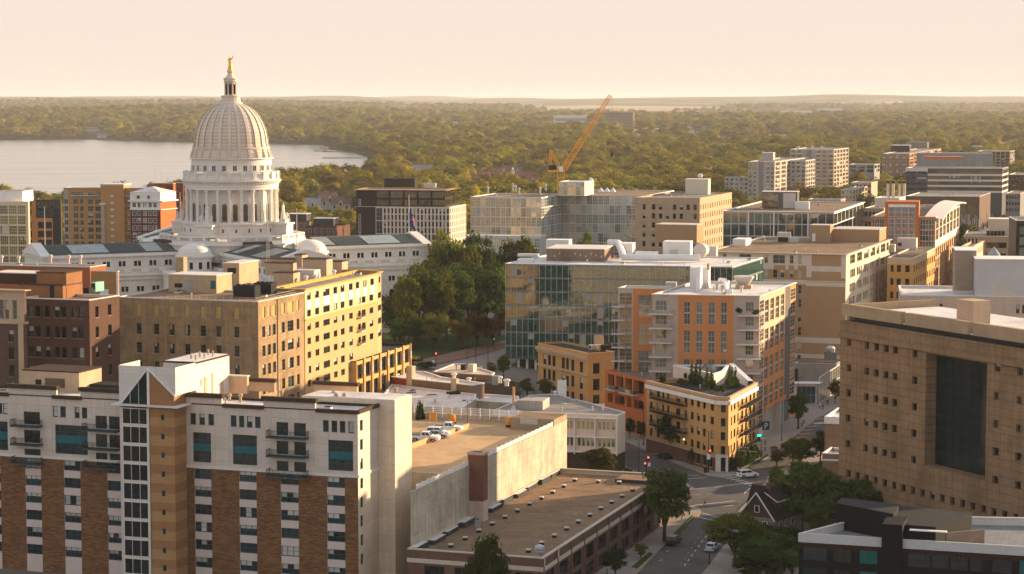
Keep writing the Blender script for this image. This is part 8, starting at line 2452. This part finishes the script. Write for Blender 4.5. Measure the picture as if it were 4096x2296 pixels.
 for x, y, w, t in ((930, 1310, 280, 1190), (1080, 1330, 300, 1160), (1200, 1320, 240, 1140), (1120, 1470, 300, 1270), (960, 1510, 300, 1300), (1240, 1480, 220, 1290), (1330, 1290, 160, 1170), (1060, 1250, 200, 1120)):
  q = on_ground(e4(x, y)); m_ = q.y / F / 1.612; tree('dark%d' % rng.randrange(4), e4(x, y), w=w * m_, h=at(e4(x, t), q.y).z, z=0, label='dark bushy tree in the thicket beside the gabled house and charcoal block', group='thicket beside the gabled house')
 for x, y, w, t in ((1560, 1160, 270, 850), (1430, 1270, 270, 960), (1590, 1290, 240, 1030), (1480, 1010, 200, 800), (1340, 1010, 190, 790)):
  q = on_ground(e4(x, y)); m_ = q.y / F / 1.612; tree('dark%d' % rng.randrange(4), e4(x, y), w=w * m_, h=at(e4(x, t), q.y).z, z=0, label='dense dark tree in the row below the precast offices', group='dark trees below the precast offices')
 # shrubs at the foot of the wedge shaped apartments, ivy on its right end
 for x, y, h in ((860, 780, 3), (905, 765, 4.5), (940, 745, 4.0), (975, 725, 4.5), (1000, 705, 3.5)):
  tree('shrub0', e4(x, y), w=3.4, h=h, z=.15, label='dark climbing shrub along the right foot of the wedge shaped apartments', group='shrubs at the foot of the wedge shaped apartments', name='shrub', cat='shrub')
 for x, y in ((285, 612), (300, 620), (425, 625), (405, 630)):
  q = at(c7(x, y + 25), 505); o = thing('balcony_plant', 'flowering pot plant on the top corner balcony of the orange apartments', 'plant', (q.x, q.y + 3.0, q.z), 0, 'pot plants on the top balcony')
  c = link('foliage', TREE['shrub0'][0], o); c.scale = (.8, .8, 1.1); MB().cyl(0, 0, -.05, .4, .25, M_dark, 8).build('pot', o)
 # far wood: the nearest visible crowns are trees of their own, the rest is one mass
 kinds = []
 for s in range(4):
  me, cs, rs = leaf_crown(60 + s, 8 + 2 * s, 1000, .115, L_far, 'round', .8, 1.0); me.transform(Matrix.Translation((0, 0, .25)))
  mt = trunk_mesh(s, cs, .3, .8); kinds.append((me, mt))
 r = np.random.default_rng(5); pts = []
 for y0, y1, sp, rad_ in ((830, 1500, 13, 8), (1500, 2600, 18, 11.5), (2600, 4200, 24, 14), (4200, 7600, 34, 17), (7600, 13000, 48, 13)):
  y = y0
  while y < y1:
   n = int(.62 * y / sp)
   xs = (np.arange(n) + r.uniform(-.45, .45, n)) * sp - .31 * y; yy = y + r.uniform(-.5, .5, n) * sp
   for a, b in zip(xs, yy): pts.append((a, b, rad_ * r.uniform(.5, 1.35)))
   y += sp * .92
 A = np.array(pts)
 lk = in_poly(A[:, 0], A[:, 1], lakew) | in_poly(A[:, 0] - 25, A[:, 1], lakew) | in_poly(A[:, 0], A[:, 1] + 30, lakew)
 for (cx_, cy_, cw_) in CLEAR:
  lk |= (np.abs(A[:, 0] - cx_ * A[:, 1] / cy_) < cw_ / 2 + 9) & (A[:, 1] > cy_ * .86 - 60) & (A[:, 1] < cy_ + cw_ * .2 + 12)
 clear = vnoise(A[:, 0] / 260, A[:, 1] / 420, 8) > np.where(A[:, 1] > 7600, .50, np.where(A[:, 1] > 3500, .80, .90))
 zz = hgt(A[:, 0], A[:, 1]) - H; dp = A[:, 1] * CP - zz * SP; U = CX + F * A[:, 0] / dp; V = CY - F * (zz * CP + A[:, 1] * SP) / dp
 for fp in FIELDS: lk |= in_poly(U, V, np.array(fp))
 A = A[~(lk | clear)]
 Zs = hgt(A[:, 0], A[:, 1])
 ind, rest = [], []
 for (x, y, rd), z in zip(A, Zs):
  if y < 2200:
   hit, loc, _, _, ob, _ = scn.ray_cast(dg, Vector((x, y, 150)), Vector((0, 0, -1)))
   if hit and ob.name not in ('ground', 'lake'): continue
   if y < 1150 and abs(x - CAPX) < 150 and y < 860: continue
   if len(ind) < 300 and abs(x) < .236 * y:
    top = Vector((x, y, z + rd * 1.5)); d = top - camo.location; L = d.length
    hit, loc, *_ = scn.ray_cast(dg, camo.location, d.normalized(), distance=L)
    if not hit: ind.append((x, y, z, rd)); continue
  rest.append((x, y, z, rd))
 print('WOOD', len(ind), len(rest))
 for k, (x, y, z, rd) in enumerate(ind):
  o = thing('broadleaf_tree', 'olive green tree with a rounded crown in the wood behind the town', 'tree', (x, y, z - .5), r.uniform(0, 6), 'trees of the wood behind the town')
  for nm, m in (('crown', kinds[k % 4][0]), ('trunk', kinds[k % 4][1])):
   c = link(nm, m, o); c.scale = (rd, rd, rd * 1.05)
 # geometry nodes scatter of the same crowns
 R = np.array(rest)
 me = bpy.data.meshes.new('wood'); me.vertices.add(len(R)); me.vertices.foreach_set('co', (R[:, :3] - np.array([0, 0, .6])).ravel())
 at_ = me.attributes.new('rad', 'FLOAT', 'POINT'); at_.data.foreach_set('value', R[:, 3].astype(np.float32))
 o = bpy.data.objects.new('wood', me); COL.objects.link(o); o['kind'] = 'stuff'
 srcs = [q for q in bpy.data.objects if q.name.startswith('crown') and q.data in [k[0] for k in kinds]]
 pick = []
 for k in kinds: pick.append(next(q for q in srcs if q.data is k[0]))
 ng = bpy.data.node_groups.new('wood', 'GeometryNodeTree')
 ng.interface.new_socket('Geometry', in_out='INPUT', socket_type='NodeSocketGeometry'); ng.interface.new_socket('Geometry', in_out='OUTPUT', socket_type='NodeSocketGeometry')
 N = ng.nodes; Lk = ng.links
 gi, go = N.new('NodeGroupInput'), N.new('NodeGroupOutput'); ip = N.new('GeometryNodeInstanceOnPoints'); gtoi = N.new('GeometryNodeGeometryToInstance')
 for q in pick[::-1]:
  oi = N.new('GeometryNodeObjectInfo'); oi.transform_space = 'ORIGINAL'; oi.inputs['Object'].default_value = q
  Lk.new(oi.outputs['Geometry'], gtoi.inputs[0])
 na = N.new('GeometryNodeInputNamedAttribute'); na.data_type = 'FLOAT'; na.inputs['Name'].default_value = 'rad'
 rv = N.new('FunctionNodeRandomValue'); rv.data_type = 'FLOAT_VECTOR'; rv.inputs[1].default_value = (.12, .12, 6.28)
 Lk.new(gi.outputs[0], ip.inputs['Points']); Lk.new(gtoi.outputs[0], ip.inputs['Instance']); ip.inputs['Pick Instance'].default_value = True
 Lk.new(na.outputs[0], ip.inputs['Scale']); Lk.new(rv.outputs[0], ip.inputs['Rotation']); Lk.new(ip.outputs[0], go.inputs[0])
 o.modifiers.new('scatter', 'NODES').node_group = ng
plant()
# ------------------------------------------------------------------ vehicles
M_tyre = mat('tyre_rubber', (.015, .015, .016), var=.1); M_rim = mat('alloy', (.4, .4, .42), metal=.7, rough=.35)
M_tail = mat('tail_lamp', (.22, .01, .01), rough=.3); M_headl = mat('head_lamp', (.7, .7, .68), rough=.2)
_pt = {}
def paint(col):
 k = 'car_paint_%d_%d_%d' % tuple(int(c * 99) for c in col)
 if k not in MATS: MATS[k] = mat(k, col, var=.03, rough=.28, spec=.6)
 return MATS[k]
def car(P, rz, kind, col, label, z=0.05):
 o = thing('parked_' + kind if 'park' in label else kind, label, 'pickup truck' if kind == 'pickup' else 'car', (P.x, P.y, z), rz)
 L, W, Hh = {'sedan': (4.7, .9, 1.45), 'suv': (4.75, .95, 1.72), 'pickup': (5.8, 1.0, 1.9)}[kind]
 pm = paint(col); hood = .62 * Hh; b0 = .3
 if kind == 'sedan': roof = [(-1.75, hood), (-1.05, Hh), (.35, Hh), (1.15, hood)]; low = [(-L / 2, b0), (L / 2 - .05, b0), (L / 2, .55), (L / 2 - .15, .72), (1.15, hood), (-1.75, hood), (-L / 2 + .05, hood - .04)]
 elif kind == 'suv': roof = [(-L / 2 + .12, hood), (-L / 2 + .42, Hh), (.45, Hh), (1.2, hood)]; low = [(-L / 2, b0 + .05), (L / 2 - .05, b0 + .05), (L / 2, .65), (L / 2 - .2, .9), (1.2, hood), (-L / 2 + .05, hood)]
 else: roof = [(-.75, 1.18), (-.55, Hh), (.75, Hh), (1.45, 1.18)]; low = [(-L / 2, b0 + .2), (L / 2 - .05, b0 + .15), (L / 2, .8), (L / 2 - .2, 1.08), (1.45, 1.18), (-.75, 1.18), (-L / 2, 1.18)]; hood = 1.18
 body = MB()
 def ext(poly, w0, w1, m, zz):
  n = len(poly); f = lambda p, s: (p[0], s * (w0 + (w1 - w0) * max(0, (p[1] - zz[0]) / (zz[1] - zz[0]))), p[1])
  body.poly([f(p, -1) for p in poly], m); body.poly([f(p, 1) for p in poly][::-1], m)
  for a in range(n):
   p, q = poly[a], poly[(a + 1) % n]; body.poly([f(p, 1), f(q, 1), f(q, -1), f(p, -1)], m)
 ext(low, W, W * .97, pm, (b0, hood)); ext(roof, W * .95, W * .76, pm, (hood, Hh))
 if kind == 'pickup': body.box(-L / 2 + .12, -.85, -W * .82, W * .82, 1.181, 1.19, M_black)
 for s in (-1, 1):
  for x in (-L * .3, L * .3): body.box(x - .42, x + .42, s * (W - .08) - .1, s * (W - .08) + .1, b0 - .02, b0 + .42, M_black)
 bo = body.build('body', o); bv = bo.modifiers.new('bevel', 'BEVEL'); bv.width = .06; bv.segments = 2; bv.limit_method = 'ANGLE'
 gl = MB(); (xa, za), (xb, zb), (xc, zc_), (xd, zd) = roof
 lerp = lambda a, b, t: a + (b - a) * t
 wd = lambda z_: W * (.95 + (.76 - .95) * (z_ - hood) / (Hh - hood))
 z0, z1 = lerp(hood, Hh, .12), lerp(hood, Hh, .86)
 for s in (-1, 1):
  y0, y1 = s * (wd(z0) + .012), s * (wd(z1) + .012); k0, k1 = .12, .86
  x0, x1, x2, x3 = lerp(xa, xb, k0) + .22, lerp(xa, xb, k1) + .2, lerp(xd, xc, k1) - .16, lerp(xd, xc, k0) - .2
  m0, m1 = (x0 + x3) / 2, (x1 + x2) / 2
  for q in ([(x0, y0, z0), (m0 - .05, y0, z0), (m1 - .05, y1, z1), (x1, y1, z1)], [(m0 + .05, y0, z0), (x3, y0, z0), (x2, y1, z1), (m1 + .05, y1, z1)]): gl.poly(q if s < 0 else q[::-1], G_black)
 for (x0, x1, sg) in ((lerp(xd, xc, .1), lerp(xd, xc, .9), 1), (lerp(xa, xb, .15), lerp(xa, xb, .85), -1)):
  zz0, zz1 = (lerp(hood, Hh, .1), lerp(hood, Hh, .9)) if sg > 0 else (lerp(hood, Hh, .15), lerp(hood, Hh, .85))
  y0, y1 = wd(zz0) - .1, wd(zz1) - .1; e = .02 * sg
  q = [(x0 + e, -y0, zz0 + .02), (x0 + e, y0, zz0 + .02), (x1 + e, y1, zz1 + .02), (x1 + e, -y1, zz1 + .02)]; gl.poly(q if sg > 0 else q[::-1], G_black)
 gl.build('windows', o)
 wm = bpy.data.meshes.get('wheel') or MB().lathe([(.2, -.12), (.36, -.12), (.36, .12), (.2, .12)], M_tyre, 14).mesh('wheel'); rm = bpy.data.meshes.get('rim') or MB().lathe([(.22, -.11), (.22, .11)], M_rim, 10).mesh('rim')
 for s in (-1, 1):
  for x in (-L * .3, L * .3):
   wo = link('wheel', wm, o, (x, s * (W - .1), .34)); wo.rotation_euler = (rad(90), 0, 0); link('rim', rm, wo, (0, 0, -.02 * s))
  MB().box(L / 2 - .14, L / 2 + .01, s * W * .72 - .18, s * W * .72 + .18, .66, .82, M_headl).build('headlight', o)
  MB().box(-L / 2 - .03, -L / 2 + .1, s * W * .78 - .14, s * W * .78 + .14, .72, .98, M_tail).build('taillight', o)
 return o
WHT = (.72, .72, .72)
car(on(e4(950, 822), 0), rad(24), 'suv', WHT, 'white car turning across the crosswalk into the tree lined street')
car(on(e4(412, 702), .0), rad(117), 'sedan', (.012, .013, .016), 'black sedan parked along the kerb near the wedge shaped apartments')
car(on(e4(475, 1252), 0), rad(71), 'suv', (.03, .006, .008), 'dark red car parked beside the brown brick building')
car(on(e4(525, 905), 0), rad(150), 'sedan', (.012, .03, .09), 'dark blue car half hidden behind the big tree at the junction')
car(on(e4(722, 1292), 0), rad(70), 'sedan', (.42, .46, .50), 'pale blue grey car under the yellow green tree')
zdk = gar.zr + .02
car(on(f1(775, 1068), zdk), rad(-12), 'pickup', WHT, 'white pickup truck nearest the tower on the garage deck', zdk)
car(on(f1(905, 1012), zdk), rad(-12), 'suv', WHT, 'white estate car between two white pickups on the garage deck', zdk)
car(on(f1(1010, 968), zdk), rad(-12), 'pickup', WHT, 'white pickup with a dark bed, farthest on the garage deck', zdk)
car(on(f1(895, 1034), zdk), rad(-12), 'sedan', (.20, .20, .20), 'grey sedan tucked between the nearest pickup and the white estate car', zdk)
# ------------------------------------------------------------------ people
M_skin = mat('skin', (.42, .25, .17)); M_hair = mat('dark_hair', (.025, .018, .014)); M_navy = mat('navy_cloth', (.03, .035, .05)); M_grey = mat('grey_shirt', (.20, .21, .23)); M_whsh = mat('white_shirt', (.6, .58, .55)); M_blsh = mat('black_shirt', (.02, .02, .022))
def person(P, rz, pose, top, bottom, label, z=.05):
 o = thing('person', label, 'person', (P.x, P.y, z), rz)
 figure('body', None, 1.76, pose, o, zones=[(.945, M_hair), (.835, M_skin), (.52, top), (.04, bottom), (-1, M_black)])
 f = MB(); h = 1.76
 for s in (-1, 1): f.box(s * .02 * h - .008, s * .02 * h + .008, -.064 * h, -.056 * h, .915 * h, .922 * h, M_black)
 f.box(-.01, .01, -.07 * h, -.056 * h, .892 * h, .912 * h, M_skin).box(-.022, .022, -.063 * h, -.052 * h, .876 * h, .881 * h, mat('lips', (.3, .12, .1)))
 f.build('face', o)
 return o
person(on(e4(675, 1010), 0), rad(110), 'walk', M_grey, M_navy, 'person in grey top and dark trousers walking over the crossing')
person(on(c7(865, 1326), .16), rad(60), 'walk', M_whsh, M_navy, 'person in a pale shirt, left of two walking past the glass porch', .16)
person(on(c7(887, 1336), .16), rad(60), 'walk', M_blsh, M_blsh, 'person in black, right of two walking past the glass porch', .16)
person(on(c7(922, 1300), .16), rad(20), 'stand', M_blsh, M_navy, 'person in dark clothes standing by the screen wall', .16)
# ------------------------------------------------------------------ street furniture
M_red = emit('red_lamp', (1, .03, .02), 9); M_green = emit('green_sign_lamp', (.02, .9, .55), 0.9); M_bulb = mat('lamp_glass', (.7, .65, .55)); M_warm = emit('amber_lamp', (1, .5, .1), 4)
def pole(K, b, t, label, arm=0.0, head=True, name='street_lamp', cat='street lamp', z=.1, globe=False, r=.09, m=None, group=None):
 P = on_ground(K(*b)) if z is None else on(K(*b), z); T = at(K(*t), P.y); h = T.z - P.z; m = m or M_black
 o = thing(name, label, cat, P, 0, group)
 MB().cyl(0, 0, 0, .5, r * 1.8, m, 8).cyl(0, 0, .5, h, r, m, 8, r * .7).build('pole', o)
 if arm: MB().bar((0, 0, h - .1), (arm, 0, h + .15), .05, m, 5).build('arm', o); MB().box(min(arm, arm * 1.45), max(arm, arm * 1.45), -.16, .16, h + .08, h + .24, m).build('lamp_head', o)
 if globe: MB().lathe([(.12, h), (.28, h + .15), (.3, h + .4), (.1, h + .65)], M_bulb, 10).build('globe', o)
 o['h'] = h
 return o
def signal(o, x, z, lit=True, y=-.2):
 s = MB().box(x - .17, x + .17, y - .12, y + .12, z - .5, z + .5, M_black).build('signal_head', o)
 b = MB().lathe([(.01, -.03), (.13, -.02), (.15, .02)], M_red if lit else M_dark, 10).build('signal_lamp', s, (x, y - .14, z + .3)); b.rotation_euler = (rad(90), 0, 0)
 for k, mm in enumerate((M_dark, M_dark)):
  q = MB().lathe([(.01, -.03), (.13, -.02), (.14, .02)], mm, 10).build('signal_lamp', s, (x, y - .14, z - .3 * k)); q.rotation_euler = (rad(90), 0, 0)
def plate(o, x, z, w_, h, m, y=-.15): return MB().box(x - w_ / 2, x + w_ / 2, y - .02, y + .02, z - h / 2, z + h / 2, m).build('sign_plate', o)
o = pole(e4, (699, 790), (692, 525), 'tall black street lamp with a red signal before the blank corner of yellow brick', arm=-.9); signal(o, .3, 4.6); plate(o, 0, 3.6, .8, 1.3, M_white)
o = pole(e4, (879, 797), (885, 520), 'tall black lamp with pale signal mast arms right of the stone doorway', arm=1.0); hh = o['h']
MB().bar((0, 0, hh * .55), (4.6, 0, hh * .50), .07, M_steel, 6).bar((0, 0, hh * .58), (2.6, .8, hh * .6), .06, M_steel, 6).build('mast_arm', o); signal(o, 2.4, hh * .5, False)
pole(e4, (1172, 586), (1175, 330), 'tall black street lamp on the pavement by the garage doors', arm=1.1); pole(e4, (1038, 690), (1039, 580), 'short globe lamp at the near end of the grass verge', globe=True)
pole(e4, (1275, 508), (1276, 178), 'tallest thin lamp post beside the street tree at the concrete hall', arm=.6); pole(e4, (250, 812), (248, 580), 'black lamp at the kerb beside the peach office block', arm=-.5); pole(e4, (280, 612), (272, 355), 'black street lamp on the pavement before the terracotta block', arm=-.6)
pole(e4, (45, 1460), (46, 1412), 'globe lamp low at the bottom beside the round street tree', globe=True); pole(e4, (1240, 800), (1238, 665), 'dark lamp post among the trees by the brick annex', arm=-.8); pole(e4, (705, 1380), (712, 1295), 'dark post beside the pale blue grey car')
o = pole(e4, (300, 800), (303, 682), 'signal post with two red lamps by the peach office block', name='traffic_light', cat='traffic light'); signal(o, .35, o['h'] - .6); signal(o, -.35, o['h'] - 1.9); plate(o, .55, o['h'] - 1.9, .6, .8, M_white)
o = pole(e4, (948, 735), (953, 675), 'sign post with a small white plate on the verge', name='road_sign', cat='sign', r=.05); plate(o, 0, o['h'], .7, .9, M_white)
o = pole(e4, (509, 690), (509, 618), 'pale blue and white notice post under the wedge shaped apartments', name='notice_post', cat='sign', r=.06); plate(o, 0, o['h'] - .6, .7, 1.7, mat('pale_blue_notice', (.3, .5, .6)))
o = pole(e4, (1065, 650), (1065, 580), 'white board of street notices beside the parking entrance', name='notice_board', cat='sign', r=.06); plate(o, 0, o['h'] - .5, .95, 1.9, M_white)
for k in range(4): MB().box(-.35, .35, -.19, -.175, o['h'] - 1.2 + .38 * k, o['h'] - 1.02 + .38 * k, M_dark).build('notice_line', o)
# parking sign with its letter, and the lit green sign below it
P = at(e4(1070, 488), 489); o = thing('parking_sign', 'square blue parking sign with a white letter P at the garage entrance', 'sign', (P.x, P.y, P.z), rad(12))
MB().box(-.85, .85, -.1, .1, -1.0, 1.0, mat('sign_blue', (.015, .05, .12))).build('panel', o); MB().bar((0, .1, .5), (0, 3.2, .5), .05, M_black, 5).build('bracket', o)
cu = bpy.data.curves.new('letter', 'FONT'); cu.body = 'P'; cu.size = 1.9; cu.extrude = .01; cu.align_x = 'CENTER'
t = bpy.data.objects.new('letter', cu); COL.objects.link(t); me = bpy.data.meshes.new_from_object(t.evaluated_get(bpy.context.evaluated_depsgraph_get())); bpy.data.objects.remove(t); me.materials.append(M_white)
q = link('letter', me, o, (0, -.115, -.66)); q.rotation_euler = (math.pi / 2, 0, 0)
P = at(e4(1027, 551), 487); o = thing('green_sign', 'small lit green sign glowing at the wedge shaped apartments', 'sign', (P.x, P.y, P.z), rad(10)); MB().box(-.48, .48, -.08, .08, -.2, .2, M_green).build('panel', o); MB().bar((0, .08, 0), (0, 2, 0), .05, M_black, 5).build('bracket', o)
P = at(e4(540, 576), 474); o = thing('wall_lantern', 'small amber lit lamp on the yellow brick wall behind the street tree', 'lamp', (P.x, P.y, P.z)); MB().lathe([(.05, -.15), (.16, 0), (.05, .15)], M_warm, 8).build('bulb', o); MB().box(-.04, .04, 0, .5, -.05, .05, M_black).build('bracket', o)
for K, x, y, lab in ((e4, 1302, 490, 'dark fire hydrant on the pavement near the street tree'), (e4, 576, 1058, 'dark fire hydrant on the grass corner by the crossing'), (e4, 1315, 472, 'short dark bollard past the fire hydrant')):
 o = tag(MB().lathe([(.2, 0), (.2, .1), (.14, .12), (.14, .6), (.18, .62), (.15, .75), (.05, .85)], M_dark, 10).build('hydrant', None, on(K(x, y), .17)), lab, 'hydrant')
tag(MB().lathe([(.35, 0), (.4, .9), (.42, 1.0), (.1, 1.15)], M_black, 12).build('litter_bin', None, on(e4(681, 790), .17)), 'black litter bin on the kerb before the yellow brick corner', 'bin')
for x, y0, y1, lab in ((880, 300, 175, 'pole with a red signal at the edge of the park'), (1297, 300, 0, 'tall dark post left of the avenue by the park'), (1422, 270, 0, 'tall dark post right of the avenue by the park'), (1205, 225, 105, 'dark lamp on the brick walk below the rust trees'), (1485, 140, 25, 'dark globe lamp on the brick walk near the glass office'), (850, 190, 30, 'dark thin post on the shaded lawn')):
 o = pole(f1, (x, y0), (x, y1), lab, z=None, name='street_post', cat='post', globe='globe' in lab)
 if 'red' in lab: signal(o, .2, o['h']); plate(o, -.6, o['h'] - 2.2, .8, 1.1, M_white)
o = pole(f1, (1712, 470), (1712, 395), 'pole with a red signal before the glass office entrance', z=0, name='traffic_light', cat='traffic light'); signal(o, -.3, o['h'] - .6); plate(o, -3.2, o['h'] + .2, .8, 1.0, M_white)
# garage deck furniture
o = pole(f1, (1210, 930), (1205, 655), 'brown twin headed lamp post on the garage deck', z=zdk, arm=.7, m=mat('brown_pole', (.16, .10, .05))); MB().box(-1.0, -.3, -.16, .16, o['h'] + .05, o['h'] + .22, M_dark).build('lamp_head', o)
M_or = mat('safety_orange', (.72, .27, .02), var=.05)
P = on(f1(858, 885), zdk); o = thing('barrier_sign', 'orange board on a white frame by the garage deck fence', 'sign', P); MB().box(-.8, .8, -.04, .04, .7, 2.2, M_or).build('board', o); MB().box(-.7, -.6, -.05, .05, 0, 2.1, M_white).box(.6, .7, -.05, .05, 0, 2.1, M_white).build('frame', o)
for i, (x, y) in enumerate(((1058, 892), (1643, 922))):
 P = on(f1(x, y), zdk); o = thing('traffic_barrel', ('left', 'right')[i] + ' of two orange traffic barrels along the garage deck fence', 'barrel', P); MB().lathe([(.75, 0), (.75, .45)], mat('dark_rubber', (.05, .02, .015)), 12).build('base', o); MB().lathe([(.62, .451), (.66, 1.2), (.5, 1.9), (.1, 2.0)], M_or, 12).build('drum', o)
# flagpoles and the radio mast
M_fr = mat('flag_red', (.40, .03, .035)); M_fb = mat('flag_blue', (.02, .04, .16))
def flag(o, z, w_, h, cols, canton=None, droop=.35, x0=.06):
 mb = MB(); n = len(cols)
 for j in range(n):
  for i in range(6):
   f = lambda t, v: (x0 + w_ * t, .12 * math.sin(t * 7) * w_ * .3, z - h * v - droop * w_ * t * t)
   m = cols[j]
   if canton and i < 3 and j < n * .55: m = canton
   mb.poly([f(i / 6, (j + 1) / n), f((i + 1) / 6, (j + 1) / n), f((i + 1) / 6, j / n), f(i / 6, j / n)], m)
 mb.build('flag', o)
US = [M_fr, M_white] * 3 + [M_fr]
o = pole(e5, (420, 760), (421, 505), 'dark flagpole with a striped flag beside the brick annex', name='flagpole', cat='flagpole'); flag(o, o['h'] * .36, 2.4, 2.0, US, M_fb, 1.0)
def fpole(K, b, t, Y, label, fl=None):
 B, T = at(K(*b), Y), at(K(*t), Y); o = thing('flagpole', label, 'flagpole', B); h = T.z - B.z
 MB().cyl(0, 0, -6, h, .16, M_cop, 8, .09).build('pole', o); MB().lathe([(.05, h), (.25, h + .2), (.05, h + .4)], MATS['gilded_bronze'], 8).build('finial', o)
 if fl: flag(o, h * .60, 2.4, 3.6, US, M_fb, 1.3); flag(o, h * .44, 2.0, 3.0, [M_fb, M_fb, M_tealp], None, 1.3)
fpole(c2, (540, 1035), (538, 775), 760, 'flagpole with two hanging flags before the ivory grid hotel', True); fpole(c1, (1905, 1310), (1902, 1022), 630, 'bare pale flagpole right of the capitol drum'); fpole(c1, (290, 1280), (284, 1010), 780, 'bare pale flagpole before the black glass office'); fpole(c1, (1158, 1150), (1153, 918), 800, 'bare brown flagpole before the maroon slab tower')
B, T = at(c1(1718, 1335), 505), at(c1(1712, 1085), 505); o = thing('radio_mast', 'thin lattice radio mast on the hotel roof before the capitol', 'mast', B); h = T.z - B.z; mb = MB()
for k in range(3): mb.bar((.5 * math.cos(k * 2.1), .5 * math.sin(k * 2.1), -1), (.25 * math.cos(k * 2.1), .25 * math.sin(k * 2.1), h), .045, M_hvac, 4)
for i in range(16):
 for k in range(3): r_ = .5 - .25 * i / 16; mb.bar((r_ * math.cos(k * 2.1), r_ * math.sin(k * 2.1), h * i / 16), (r_ * math.cos((k + 1) * 2.1), r_ * math.sin((k + 1) * 2.1), h * (i + 1) / 16), .03, M_hvac, 4)
mb.build('lattice', o); MB().cyl(0, 0, h, h + 2, .05, M_hvac, 5).build('aerial', o)
